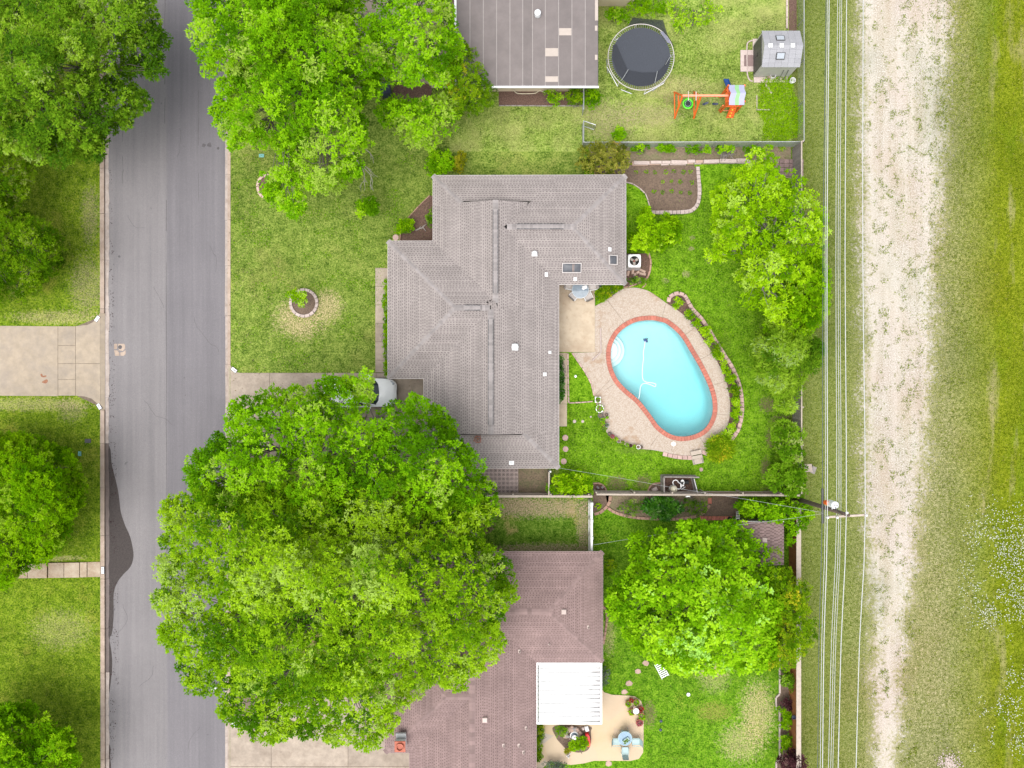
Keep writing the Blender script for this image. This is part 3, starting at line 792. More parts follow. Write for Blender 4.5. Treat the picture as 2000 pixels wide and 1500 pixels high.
# kerbs: concrete lengths with joints, gutter pan on the west side
kw = struct('kerb')
y = -300
while y < 1800:
    L = 92 + random.uniform(-8, 8)
    y1 = y + L
    cut = [(612, 801)]
    segs = [(y, y1)]
    for a, b in cut:
        segs = [s for q in segs for s in ((q[0], min(q[1], a)), (max(q[0], b), q[1])) if s[1] - s[0] > 2]
    for a, b in segs:
        x0 = 194.5 + 2.0 * (a / 1500)
        slabs(kw, [[(x0, a), (x0 + 8.5, a), (x0 + 8.6, b), (x0, b)]], M['kerb'], -0.15, 0.022, 0.25, 'kerb_length')
    wetg = 880 < (y + y1) / 2 < 1345
    x0 = 203.2 + 2.0 * (y / 1500)
    jag = [(211.5 + random.uniform(-1.2, 1.2), y + (y1 - y) * k / 7) for k in range(8)]
    slabs(kw, [[(x0, y), *jag, (x0, y1)]], M['gutter_wet'] if wetg else M['gutter'], -0.15, -0.108, 0.2, 'gutter_pan')
    y = y1
ke = struct('kerb')
y = -300
while y < 1800:
    L = 92 + random.uniform(-8, 8)
    y1 = y + L
    segs = [(y, y1)]
    for a, b in [(716, 860), (1392, 1640)]:
        segs = [s for q in segs for s in ((q[0], min(q[1], a)), (max(q[0], b), q[1])) if s[1] - s[0] > 2]
    for a, b in segs:
        slabs(ke, [[(444.5, a), (450.5, a), (450.5, b), (444.5, b)]], M['kerb'], -0.15, 0.022, 0.2, 'kerb_length')
    slabs(ke, [[(438.5, y), (444.6, y), (444.6, y1), (438.5 + random.uniform(-0.8, 0.8), y1)]], M['gutter'], -0.15, -0.108, 0.2, 'gutter_pan')
    y = y1
# apron ramps where the drives meet the gutter
def ramp_piece(root, x0, x1, z0, z1, ya, yb, mat):
    a, b, c, d = W(x0, ya), W(x1, ya), W(x1, yb), W(x0, yb)
    vs = [(a.x, a.y, z0), (b.x, b.y, z1), (c.x, c.y, z1), (d.x, d.y, z0)]
    MB().add(vs, [(0, 1, 2, 3)]).build('apron', mat, root)

# west neighbour's drive
dw = struct('driveway')
sheet_bed = lambda root, pts, z: MB().poly([W(p[0], p[1], z) for p in pts]).build('bedding', M['joint'], root)
sheet_bed(dw, [(-60, 772), (148, 772), (194, 794), (194, 619), (148, 638), (-60, 637)], 0.006)
fl_t = [(196, 611), (190, 621), (182, 629), (171, 634), (148, 636.5)]
fl_b = [(148, 773), (165, 774.5), (180, 779), (190, 788), (197, 801)]
slabs(dw, [[(-160, 635), (113.5, 637), (113.5, 774), (-160, 772)],
           [(113.5, 637), (148, 637), (148, 675), (113.5, 675)], [(113.5, 675), (148, 675), (148, 710), (113.5, 710)],
           [(113.5, 710), (148, 710), (148, 741), (113.5, 741)], [(113.5, 741), (148, 741), (148, 773), (113.5, 773)],
           [(148, 636.5), *fl_t[::-1][1:], (196, 710), (148, 710)], [(148, 710), (196, 710), *fl_b[::-1][0:1], *fl_b[::-1][1:]]], M['concrete_west'], -0.10, 0.026)
ramp_piece(dw, 203.6, 195.5, -0.105, 0.020, 801, 611, M['concrete_west'])
# main house drive
dm = struct('driveway')
sheet_bed(dm, [(451, 905), (835, 905), (835, 728), (451, 728)], 0.008)
flm = [(450.5, 714), (454, 720), (460, 726), (470, 728.5)]
slabs(dm, [[*flm, (527, 728.5), (527, 800), (450.5, 800)], [(450.5, 800), (527, 800), (527, 872), (450.5, 862)], [(527, 728.5), (640, 728.5), (640, 815), (527, 815)], [(527, 815), (640, 815), (640, 905), (527, 905)],
           [(640, 728.5), (735, 728.5), (735, 815), (640, 815)], [(640, 815), (735, 815), (735, 905), (640, 905)], [(735, 728.5), (838, 728.5), (838, 815), (735, 815)], [(735, 815), (838, 815), (838, 905), (735, 905)]],
      M['concrete'], -0.10, 0.028)
ramp_piece(dm, 443.5, 450.8, -0.105, 0.022, 714, 862, M['concrete'])
# south neighbour's drive
ds = struct('driveway')
sheet_bed(ds, [(451, 1800), (835, 1800), (835, 1360), (451, 1360)], 0.008)
slabs(ds, [[(450.5, 1392), (462, 1400), (530, 1402), (530, 1497), (450.5, 1497)], [(450.5, 1497), (530, 1497), (530, 1640), (450.5, 1640)], [(530, 1360), (680, 1360), (680, 1497), (530, 1497)],
           [(530, 1497), (680, 1497), (680, 1700), (530, 1700)], [(680, 1360), (832, 1360), (832, 1497), (680, 1497)], [(680, 1497), (832, 1497), (832, 1700), (680, 1700)]], M['concrete'], -0.10, 0.03)
ramp_piece(ds, 443.5, 450.8, -0.105, 0.024, 1392, 1640, M['concrete'])
# north neighbour's paved court under the trees
dn = struct('courtyard')
sheet_bed(dn, [(690, 150), (892, 172), (892, -400), (690, -400)], 0.008)
slabs(dn, [[(690, -400), (790, -400), (790, -60), (690, -60)], [(790, -400), (875, -400), (875, -60), (790, -60)], [(690, -60), (790, -60), (790, 28), (690, 28)], [(790, -60), (875, -60), (875, 28), (790, 28)], [(690, 28), (790, 28), (790, 100), (690, 100)],
           [(790, 28), (875, 28), (875, 100), (790, 100)], [(700, 100), (790, 100), (790, 150), (700, 150)], [(790, 100), (875, 100), (875, 172), (790, 172)]], M['concrete'], -0.1, 0.028)
sheet('mulch_bed', smooth_closed([(770, 170), (800, 160), (838, 165), (842, 185), (820, 200), (770, 200)], 4), 0.034, M['mulch'])
sheet('mulch_bed', [(974, 172), (1085, 172), (1140, 176), (1140, 206), (974, 206)], 0.010, M['mulch'])

# front walk of the main house
fw = struct('front_walk')
sheet_bed(fw, [(733, 727), (752, 727), (752, 523), (733, 523)], 0.008)
yy = 523.5
for L in (36, 36, 36, 36, 36, 24):
    slabs(fw, [[(733, yy), (762, yy), (762, yy + L), (733, yy + L)]], M['concrete'], -0.10, 0.030, 0.3)
    yy += L
# back service walk
bw = struct('back_walk')
slabs(bw, [[(1080, 689), (1108, 689), (1108, 739), (1080, 739)], [(1080, 739), (1108, 739), (1108, 789), (1080, 789)], [(1080, 789), (1107.5, 789), (1107.5, 833), (1080, 833)]], M['patio'], -0.10, 0.03, 0.3)
# west neighbour's stepped walk
sw = struct('stepped_walk')
for i, (a, b, z) in enumerate([(-80, -30, 0.30), (-30, 20, 0.30), (20, 57, 0.30), (57, 95, 0.29), (96, 127, 0.20), (127, 157, 0.19), (157, 171, 0.11), (171, 196.5, 0.03)]):
    slabs(sw, [[(a, 1100 - i * 0.4), (b, 1099.6 - i * 0.4), (b, 1129 - i * 0.3), (a, 1129.3 - i * 0.3)]], M['concrete_wet'], -0.10, 0.03 + z * 0.6, 0.35)

# patched manhole in the road
mh = thing('manhole', 'round dark lid in a cracked stone patch on the asphalt', 'manhole', W(232, 683, -0.12))
for pl in ([(221, 671), (228, 671), (227, 682), (221, 682)], [(229, 671), (241, 671), (243, 674), (243, 681), (238, 686), (231, 684), (228.5, 679)], [(221, 683.5), (227, 683.5), (232, 689), (232, 695), (223, 695)], [(233, 688), (239, 687), (244, 683), (244, 692), (240, 695), (233.5, 695)], [(228.5, 682.5), (231, 686), (228.5, 685)]):
    MB().prism([(W(*p)[0], W(*p)[1]) for p in shrink(pl, 0.2)], -0.13, -0.111, 0.006).build('stone', M['kerb'], mh)
MB().lathe(W(234.5, 678, -0.112), [(0.13, 0), (0.13, 0.012), (0.11, 0.016), (0, 0.016)], 12).build('lid', M['seam_tar'], mh)

# painted house-number plates on the kerbs (digits too small to read in the photo: dark strokes)
def kerb_plate(px, py, ang, label, z=0.034, lw=(11, 6)):
    c = W(px, py, z)
    o = thing('number_plate', label, 'number plate', c)
    w_, h_ = lw[0] / PXM, lw[1] / PXM
    MB().bbox((c.x, c.y, z - 0.02), (w_ + 0.05, h_ + 0.05, 0.036), ang, 0.004).build('border', M['ink'], o)
    MB().bbox((c.x, c.y, z), (w_, h_, 0.008), ang, 0.002).build('plate', M['paper_white'], o)
    m = MB()
    for k in range(4):
        d = (k - 1.5) * w_ * 0.2
        m.box((c.x + math.cos(ang) * d, c.y + math.sin(ang) * d, z + 0.006), (w_ * 0.07, h_ * 0.6, 0.003), ang)
        m.box((c.x + math.cos(ang) * (d + w_ * 0.05), c.y + math.sin(ang) * (d + w_ * 0.05), z + 0.006), (w_ * 0.09, h_ * 0.14, 0.003), ang)
    m.build('digits', M['ink'], o)
kerb_plate(189.5, 622.5, R(55), 'white house number plate on the upper flare of the western driveway')
kerb_plate(193.5, 794, R(-58), 'white house number plate on the lower flare of the western driveway')
kerb_plate(457, 722.5, R(-38), 'white house number plate on the kerb beside the lawn corner of the eastern drive', 0.045)
kerb_plate(200.5, 1114, R(90), 'white house number plate painted at the foot of the stepped walk', 0.052, (13, 5))
# small utility lids in the lawns
def lid(px, py, r, mat, label, rz=0.0):
    c = W(px, py, 0.0)
    o = thing('valve_box', label, 'valve box', c)
    MB().bbox((c.x, c.y, 0.015), (r * 2 / PXM, r * 1.3 / PXM, 0.06), rz, 0.01).build('lid', mat, o)
    MB().box((c.x, c.y, 0.048), (r * 0.5 / PXM, 0.02, 0.008), rz).build('slot', M['dark_metal'], o)
lid(511, 304, 5, M['teal'], 'teal valve box lid in the lawn north of the front yard')
lid(156, 886, 4.5, M['teal'], 'teal valve box lid in the west lawn beside the round tree', R(90))
lid(172, 861, 6, M['dark_metal'], 'dark meter box lid in the west lawn near the kerb')

# ================================================================== pool terrace
deck_px = [(1162, 598), (1184, 586), (1205, 571), (1218, 564), (1239.5, 562), (1264, 567.6), (1283, 579), (1301, 592), (1325, 607.5), (1350, 629), (1371, 659.6), (1393, 693), (1409.6, 724), (1420, 751.6), (1425, 782), (1425, 810), (1419, 834), (1405, 856),
           (1382, 876), (1365, 886), (1347, 891), (1330, 889), (1313, 886.5), (1276, 879), (1245.6, 876), (1218, 868), (1196.5, 856), (1181, 839), (1172, 816), (1166, 794.5), (1161, 773), (1155, 748.5), (1144, 727), (1130.6, 707), (1118, 689)]
cop_px = [(1270, 617), (1290, 620), (1307, 626), (1334.5, 650), (1356, 684), (1374, 715), (1390, 748.5), (1399, 779), (1399, 810), (1386.6, 837.5), (1365, 854), (1334.5, 861), (1307, 856), (1282, 839), (1267, 819), (1253, 800.6), (1239.5, 785), (1215, 764),
          (1198, 744), (1187, 718), (1184, 693), (1187, 672), (1198, 650), (1215, 633.5), (1239.5, 621)]
deck_o = smooth_open(deck_px, 4) + [(1162, 688)]
cop_o = smooth_closed(cop_px, 5)
def wpts(pts): return [(W(p[0], p[1]).x, W(p[0], p[1]).y) for p in pts]
def offset_closed(P, d):
    """inward offset of a closed outline (world metres)"""
    n = len(P); out = []
    a = sum(P[i][0] * P[(i + 1) % n][1] - P[(i + 1) % n][0] * P[i][1] for i in range(n))
    sg = 1 if a > 0 else -1
    for i in range(n):
        t = Vector(P[(i + 1) % n]) - Vector(P[i - 1]); t.normalize()
        out.append((P[i][0] - sg * t.y * d, P[i][1] + sg * t.x * d))
    return out
copW = wpts(cop_o)
innW = offset_closed(copW, 0.285)
deckW = wpts(deck_o)
DZ = 0.055
# deck as a slab with the pool opening: bridge the two outlines
def ring_fill(outer, inner, z, name, mat, **kw):
    bm = bmesh.new()
    def loop(P):
        vs = [bm.verts.new((p[0], p[1], z)) for p in P]
        return [bm.edges.new((vs[i], vs[(i + 1) % len(vs)])) for i in range(len(vs))]
    ed = loop(outer) + loop(inner)
    bmesh.ops.triangle_fill(bm, use_beauty=True, use_dissolve=False, edges=ed)
    for f in bm.faces:
        f.normal_update()
        if f.normal.z < 0: f.normal_flip()
    me = bpy.data.meshes.new(name); bm.to_mesh(me); bm.free()
    me.materials.append(mat)
    o = bpy.data.objects.new(name, me); col.objects.link(o)
    return tag(o, **kw)
hole = offset_closed(copW, 0.10)
ring_fill([(-260, -260), (260, -260), (260, 260), (-260, 260)], hole, -0.15, 'ground', M['dry_earth'], kind='structure')
ring_fill(wpts([(1141, 282), (1546, 282), (1546, 966), (1092, 966), (1092, 345), (1141, 345)]), hole, 0.002, 'lawn', M['lawn_back'], kind='structure')
deck = ring_fill(deckW, offset_closed(copW, 0.03), DZ, 'pool_deck', M['deck'], kind='structure')
m = MB(); n = len(deckW)
for i in range(n):
    j = (i + 1) % n
    m.poly([(deckW[i][0], deckW[i][1], -0.05), (deckW[j][0], deckW[j][1], -0.05), (deckW[j][0], deckW[j][1], DZ), (deckW[i][0], deckW[i][1], DZ)])
m.build('deck_edge', M['concrete'], deck)
# saw-cut joints in the deck
for (a, b) in (((1186, 586), (1220, 631)), ((1301, 592), (1293, 619)), ((1356, 641), (1337, 655)), ((1391, 690), (1369, 701)), ((1416, 745), (1393, 752)), ((1425, 811), (1400, 809)), ((1163, 688), (1184, 690)), ((1181, 762), (1197, 752)), ((1379, 871), (1367, 855)), ((1312, 882), (1314, 862)),
               ((1270, 872), (1286, 850)), ((1162, 772), (1192, 742))):
    A, B = W(*a, DZ + 0.004), W(*b, DZ + 0.004)
    d = (B - A).normalized(); s = Vector((-d.y, d.x, 0)) * 0.009
    MB().poly([A - s, B - s, B + s, A + s]).build('joint', M['joint'], deck)
pt = struct('patio')
slabs(pt, [[(1080, 540), (1162, 540), (1162, 688), (1080, 688)]], M['patio'], -0.1, 0.052, 0.2)
# white drain pipe lying on the deck
dp = MB().tube([W(1173, 641, DZ + 0.03), W(1173.5, 668, DZ + 0.03), W(1174, 688, DZ + 0.03), W(1166, 695, DZ + 0.03), W(1157, 704, DZ + 0.03)], 0.05, 8).build('drain_pipe', M['pale_block'])
tag(dp, 'pale drain pipe with a bent end lying on the deck beside the pool steps', 'pipe')
sk = thing('skimmer_lid', 'round white skimmer lid set in the deck south of the pool', 'lid', W(1315.5, 867, DZ))
MB().lathe(W(1315.5, 867, DZ), [(0.145, 0), (0.145, 0.012), (0.13, 0.018), (0, 0.018)], 20).build('cover', M['white_plastic'], sk)
MB().lathe(W(1315.5, 867, DZ + 0.018), [(0.03, 0), (0.03, 0.004), (0, 0.004)], 10).build('knob', M['pale_block'], sk)

# swimming pool
pool = thing('swimming_pool', 'kidney shaped swimming pool of clear turquoise water with red brick coping', 'pool', W(1293, 740))
po = origin(pool)
bp, stp = resample(copW, 0.205, True)
bm_ = MB().bbox((0, 0, 0), (stp * 0.93, 0.30, 0.09), 0, 0.012).mesh('brick', M['brick_red'])
a = sum(copW[i][0] * copW[(i + 1) % len(copW)][1] - copW[(i + 1) % len(copW)][0] * copW[i][1] for i in range(len(copW)))
sg = 1 if a > 0 else -1
for (p, ang) in bp:
    nrm = Vector((-math.sin(ang), math.cos(ang))) * sg
    q = p + nrm * 0.135
    place('brick', bm_, pool, (q.x, q.y, DZ + 0.005 + random.uniform(-0.003, 0.003)), ang, (random.uniform(0.95, 1.02), 1, 1))
m = MB(); A_, B_ = offset_closed(copW, 0.01), offset_closed(copW, 0.27)
for i in range(len(A_)):
    j = (i + 1) % len(A_)
    m.poly([(A_[i][0], A_[i][1], DZ + 0.012), (A_[j][0], A_[j][1], DZ + 0.012), (B_[j][0], B_[j][1], DZ + 0.012), (B_[i][0], B_[i][1], DZ + 0.012)])
m.build('mortar_bed', M['mortar'], pool)
cen = Vector((sum(p[0] for p in innW) / len(innW), sum(p[1] for p in innW) / len(innW)))
axis = (Vector(W(1340, 820)[:2]) - Vector(W(1235, 660)[:2])); alen = axis.length; axis.normalize()
def depth(x, y):
    s = ((Vector((x, y)) - Vector(W(1235, 660)[:2])).dot(axis)) / alen
    s = max(0, min(1, s)); s = s * s * (3 - 2 * s)
    return 1.0 + 1.15 * s
m = MB(); n = len(innW); rings = []
prof = [(1.0, 0.0, True), (1.0, -0.72, True), (0.975, -0.86, False), (0.92, -0.96, False), (0.82, -1.0, False), (0.6, -1.0, False), (0.35, -1.0, False), (0.12, -1.0, False)]
for k, (s, zf, wall) in enumerate(prof):
    ring = []
    for p in innW:
        q = cen + (Vector(p) - cen) * s
        d = depth(q.x, q.y)
        z = zf * d if k > 0 else 0.02
        ring.append((q.x, q.y, z))
    rings.append(ring)
vs = [v for r_ in rings for v in r_]; fs = []
for k in range(len(rings) - 1):
    for i in range(n):
        j = (i + 1) % n
        fs.append((k * n + i, k * n + j, (k + 1) * n + j, (k + 1) * n + i))
fs.append(tuple((len(rings) - 1) * n + i for i in range(n)))
m.add(vs, fs).build('basin', M['plaster'], pool, smooth=True)
# water body: its sides run behind the basin walls, so only the top surface is seen
ow = offset_closed(innW, -0.12)
if sg < 0: ow = ow[::-1]
n = len(ow)
vs = [(q[0], q[1], -2.6) for q in ow] + [(q[0], q[1], -0.11) for q in ow]
fs = [tuple(range(n - 1, -1, -1)), tuple(range(n, 2 * n))] + [(i, (i + 1) % n, n + (i + 1) % n, n + i) for i in range(n)]
MB().add(vs, fs).build('water', M['water'], pool)
def clip_convex(sub, clip):
    """Sutherland-Hodgman, clip outline counter-clockwise"""
    out = list(sub)
    for i in range(len(clip)):
        A, B = clip[i], clip[(i + 1) % len(clip)]
        inp, out = out, []
        if not inp: break
        side = lambda p: (B[0] - A[0]) * (p[1] - A[1]) - (B[1] - A[1]) * (p[0] - A[0])
        for k in range(len(inp)):
            P, Q = inp[k - 1], inp[k]
            sp, sq = side(P), side(Q)
            if sq >= 0:
                if sp < 0: t = sp / (sp - sq); out.append((P[0] + (Q[0] - P[0]) * t, P[1] + (Q[1] - P[1]) * t))
                out.append(Q)
            elif sp >= 0:
                t = sp / (sp - sq); out.append((P[0] + (Q[0] - P[0]) * t, P[1] + (Q[1] - P[1]) * t))
    return out
inn2 = offset_closed(innW, 0.005)
if sg < 0: inn2 = inn2[::-1]
c0 = W(1189, 684)
for k, (r_, zt) in enumerate(((34, -0.74), (26.5, -0.52), (19, -0.30))):
    disc = [(c0.x + r_ / PXM * math.cos(a_), c0.y + r_ / PXM * math.sin(a_)) for a_ in [2 * math.pi * q / 40 for q in range(40)]]
    P = clip_convex(inn2, disc)
    if len(P) > 3:
        MB().prism(P, zt - 0.26, zt, 0.03).build('step', M['plaster_step'], pool)
# suction cleaner and its floating hose (separate things in the water)
pc = thing('pool_cleaner', 'small dark blue pool cleaner on the floor of the pool', 'pool cleaner', W(1262, 664, -1.05))
c = W(1261, 665, -0.98)
MB().lathe(c, [(0.07, -0.04), (0.13, 0.0), (0.13, 0.05), (0.08, 0.12), (0.04, 0.16), (0, 0.16)], 12).build('body', M['blue_plastic'], pc, smooth=True)
MB().tube([c + Vector((0, 0, 0.15)), c + Vector((0.1, 0.12, 0.22))], 0.04, 8).build('swivel', M['navy'], pc)
for s_ in (-1, 1): MB().bbox(c + Vector((s_ * 0.11, -0.07 * s_, 0.0)), (0.06, 0.10, 0.09), 0.6).build('wheel', M['navy'], pc)
hose = smooth_open([tuple(W(*p, -0.16)) for p in [(1260, 666), (1259, 675), (1256.5, 689), (1257, 700), (1255, 715), (1254.5, 730), (1256, 741), (1262, 746), (1275, 748), (1281, 751), (1279, 755), (1272, 752), (1262, 749), (1255, 750), (1251, 756), (1249.5, 768), (1247.5, 779)]], 8)
ho = MB().tube(hose, 0.026, 6).build('pool_hose', M['white_plastic'], smooth=True)
tag(ho, 'white looped suction hose floating in the pool', 'hose')

# ================================================================== roofs
def roof_rows(comps, z0, pitch, expo, seed=0):
    """comps: list of (planes, bounds); plane = (axis, sign, coord) with height = pitch * sign * (p[axis] - coord); bounds = (x0, x1, y0, y1).
    The roof is the upper envelope of the components, each the lower envelope of its planes. Yields clipped rows of every slope."""
    def cz(ci, x, y):
        pl, b = comps[ci]
        z = np.full(x.shape, 1e9)
        for (ax, s, c) in pl:
            z = np.minimum(z, s * ((x if ax == 0 else y) - c))
        bad = (x < b[0]) | (x > b[1]) | (y < b[2]) | (y > b[3]) | (z < -1e-6)
        return np.where(bad, -1e9, z)
    rows = []
    for ci, (pl, b) in enumerate(comps):
        for pi, (ax, s, c) in enumerate(pl):
            lo, hi = (b[2], b[3]) if ax == 0 else (b[0], b[1])
            u = np.arange(lo, hi, 0.015)
            def runs(d):
                p = np.full(u.shape, c + s * d)
                x, y = (p, u) if ax == 0 else (u, p)
                me = np.full(u.shape, d)
                ok = np.ones(u.shape, bool)
                own = cz(ci, x, y)
                ok &= np.abs(own - d) < 1e-4
                for cj in range(len(comps)):
                    if cj == ci: continue
                    o = cz(cj, x, y)
                    ok &= (o < d - 1e-5) if cj < ci else (o < d + 1e-5)
                idx = np.flatnonzero(np.diff(np.concatenate([[0], ok.astype(np.int8), [0]])))
                return [(u[idx[k]] - 0.0075, u[min(len(u) - 1, idx[k + 1] - 1)] + 0.0075) for k in range(0, len(idx), 2) if idx[k + 1] - idx[k] > 2]
            j = 0
            prev = runs(1e-3)
            while prev and j < 400:
                nxt = runs((j + 1) * expo - 1e-3)
                over = lambda p, r: r[1] > p[0] - 0.3 and r[0] < p[1] + 0.3
                for pi_, (b0, b1) in enumerate(prev):
                    hit = [r for r in nxt if over((b0, b1), r)]
                    if hit:
                        for k, (t0, t1) in enumerate(hit):
                            bb0 = b0 if k == 0 else (hit[k - 1][1] + t0) / 2
                            bb1 = b1 if k == len(hit) - 1 else (t1 + hit[k + 1][0]) / 2
                            tt0, tt1 = t0, t1
                            if pi_ > 0 and over(prev[pi_ - 1], (t0, t1)): tt0 = (prev[pi_ - 1][1] + b0) / 2
                            if pi_ < len(prev) - 1 and over(prev[pi_ + 1], (t0, t1)): tt1 = (b1 + prev[pi_ + 1][0]) / 2
                            rows.append((ax, s, c, j, bb0, bb1, tt0, tt1))
                    elif b1 - b0 < 4 * expo:
                        mid = (b0 + b1) / 2
                        rows.append((ax, s, c, j, b0, b1, mid, mid))
                prev = nxt
                j += 1
    return rows

def build_roof(root, comps, z0, pitch, expo, mat_top, mat_under, tabw=(0.10, 0.20), gap=(0.05, 0.10), seed=1, thick=0.012):
    rnd = random.Random(seed)
    rows = roof_rows(comps, z0, pitch, expo)
    und = MB(); top = MB()
    for (ax, s, c, j, b0, b1, t0, t1) in rows:
        d0, d1 = j * expo, (j + 1) * expo
        def pt(u, d, dz):
            p = c + s * d
            return (p, u, z0 + pitch * d + dz) if ax == 0 else (u, p, z0 + pitch * d + dz)
        # orientation so that the normal points up
        flip = (s > 0) == (ax == 0)
        def quad(q): return q[::-1] if flip else q
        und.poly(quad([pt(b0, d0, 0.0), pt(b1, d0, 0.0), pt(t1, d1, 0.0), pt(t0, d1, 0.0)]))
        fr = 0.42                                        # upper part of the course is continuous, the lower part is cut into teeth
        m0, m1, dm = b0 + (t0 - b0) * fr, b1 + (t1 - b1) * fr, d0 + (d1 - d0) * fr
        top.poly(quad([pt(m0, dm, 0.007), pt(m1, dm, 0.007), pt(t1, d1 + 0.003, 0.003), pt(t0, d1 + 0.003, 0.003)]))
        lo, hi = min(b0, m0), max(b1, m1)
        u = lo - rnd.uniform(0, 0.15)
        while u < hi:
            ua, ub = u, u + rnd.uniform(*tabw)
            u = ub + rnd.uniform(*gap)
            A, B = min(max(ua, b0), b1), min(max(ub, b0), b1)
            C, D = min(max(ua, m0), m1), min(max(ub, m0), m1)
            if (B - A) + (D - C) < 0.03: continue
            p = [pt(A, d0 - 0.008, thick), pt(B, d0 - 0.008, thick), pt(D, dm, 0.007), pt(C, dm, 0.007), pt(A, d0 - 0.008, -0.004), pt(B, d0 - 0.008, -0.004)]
            if flip: top.add(p, [(3, 2, 1, 0), (0, 1, 5, 4)])
            else: top.add(p, [(0, 1, 2, 3), (4, 5, 1, 0)])
    deck_o = und.build('roof', mat_under, root)
    sh = top.build('shingles', mat_top, deck_o, kind='stuff')
    return deck_o

def cap_line(root, A, B, step, me, lift=0.02, name='ridge_cap'):
    A, B = Vector(A), Vector(B)
    d = B - A; L = d.length; n = max(1, int(round(L / step)))
    rot = d.to_track_quat('X', 'Z').to_euler()
    for k in range(n):
        p = A + d * ((k + 0.5) / n) + Vector((0, 0, lift))
        place(name, me, root, p, rot=rot, scale=(1, random.uniform(0.94, 1.06), 1))

def cap_mesh(mat, L=0.30, wd=0.17, drop=0.055, th=0.018):
    m = MB()
    vs = [(-L / 2, -wd, -drop), (-L / 2, 0, 0), (-L / 2, wd, -drop), (L / 2, -wd, -drop - 0.012), (L / 2, 0, -0.012), (L / 2, wd, -drop - 0.012)]
    vs += [(v[0], v[1], v[2] - th) for v in vs]
    m.add(vs, [(0, 3, 4, 1), (1, 4, 5, 2), (0, 1, 7, 6), (1, 2, 8, 7), (0, 6, 9, 3), (2, 5, 11, 8)])
    return m.mesh('ridge_cap', mat)

EAVE = 2.6
def E(px, py): 
    p = W(px, py, EAVE); return (p.x, p.y)
def walls(root, poly_px, inset, mat, h=EAVE - 0.1):
    P = [E(*p) for p in poly_px]
    a = sum(P[i][0] * P[(i + 1) % len(P)][1] - P[(i + 1) % len(P)][0] * P[i][1] for i in range(len(P)))
    if a < 0: P = P[::-1]
    n = len(P); Q = []
    for i in range(n):
        d1 = (Vector(P[i]) - Vector(P[i - 1])).normalized(); d2 = (Vector(P[(i + 1) % n]) - Vector(P[i])).normalized()
        n1 = Vector((-d1.y, d1.x)); n2 = Vector((-d2.y, d2.x))
        off = (n1 + n2) * inset if abs(d1.dot(d2)) < 0.5 else n1 * inset
        Q.append((P[i][0] + off.x, P[i][1] + off.y))
    m = MB()
    for i in range(n):
        j = (i + 1) % n
        m.poly([(Q[i][0], Q[i][1], -0.1), (Q[j][0], Q[j][1], -0.1), (Q[j][0], Q[j][1], h), (Q[i][0], Q[i][1], h)])
    m.build('wall', mat, root)
    return P
def fascia(root, P, mat, over=0.03, drop=0.17):
    m = MB(); n = len(P)
    Q = offset_closed(P, -over)
    # mitred outward offset for square corners
    Q = []
    for i in range(n):
        d1 = (Vector(P[i]) - Vector(P[i - 1])).normalized(); d2 = (Vector(P[(i + 1) % n]) - Vector(P[i])).normalized()
        n1 = Vector((d1.y, -d1.x)); n2 = Vector((d2.y, -d2.x))
        o = (n1 + n2) * over
        Q.append((P[i][0] + o.x, P[i][1] + o.y))
    z1, z0 = EAVE - 0.006, EAVE - drop
    for i in range(n):
        j = (i + 1) % n
        m.poly([(Q[i][0], Q[i][1], z0), (Q[j][0], Q[j][1], z0), (Q[j][0], Q[j][1], z1), (Q[i][0], Q[i][1], z1)])
        m.poly([(Q[i][0], Q[i][1], z1), (Q[j][0], Q[j][1], z1), (P[j][0], P[j][1], z1 + 0.002), (P[i][0], P[i][1], z1 + 0.002)])
    m.poly([(q[0], q[1], z0) for q in Q][::-1])          # soffit
    m.build('fascia', mat, root)

PITCH = 0.335
# ---------------------------------------------------------------- main house
house = thing('house', 'ranch house with a taupe shingled hip roof between the front lawn and the pool', 'house', W(960, 640))
outl = [(846, 343), (1222, 342), (1222, 555), (1091, 555), (1091, 914), (828, 914), (828, 739), (758, 739), (758, 471), (846, 471)]
P = walls(house, outl, 0.5, M['brick_wall'])
fascia(house, P, M['fascia'])
xA, yN = E(846, 343); xE, _ = E(1222, 342); _, yWS = E(1222, 555); xD, yS = E(1091, 914); xF, _ = E(828, 914); xH, yH = E(758, 739); _, yI = E(758, 471)
_, yG1 = E(0, 399); _, yG2 = E(0, 846); _, yM = E(0, 605); xm, _ = E(960, 0); xe, _ = E(975, 0)
comps = [
    ([(0, 1, xA), (0, -1, xD)], (xA, xD, yM, yG1)),                                   # north body
    ([(0, 1, xA), (0, -1, xD), (1, -1, yN)], (xA, xD + 0.01, yM, yN)),                # its north hip
    ([(0, 1, xF), (0, -1, xD)], (xF, xD, yG2, yM + 0.4)),                             # south body
    ([(0, 1, xF), (0, -1, xD), (1, 1, yS)], (xF, xD, yS, yM)),                        # its south hip
    ([(0, 1, xH), (1, -1, yI), (1, 1, yH)], (xH, xm, yH, yI)),                        # west wing
    ([(0, -1, xE), (1, -1, yN), (1, 1, yWS)], ((xA + xD) / 2, xE, yWS, yN)),               # east wing
]
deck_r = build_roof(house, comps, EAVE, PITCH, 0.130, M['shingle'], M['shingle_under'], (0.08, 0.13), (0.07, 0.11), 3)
def Z(d): return EAVE + PITCH * d
capm = cap_mesh(M['shingle_cap'])
hwN, hwS, hwW, hwE = (xD - xA) / 2, (xD - xF) / 2, (yI - yH) / 2, (yN - yWS) / 2
xrN, xrS = xA + hwN, xF + hwS
yrW, yrE = yH + hwW, yWS + hwE
dG1, dG2 = yN - yG1, yG2 - yS
rn = deck_r
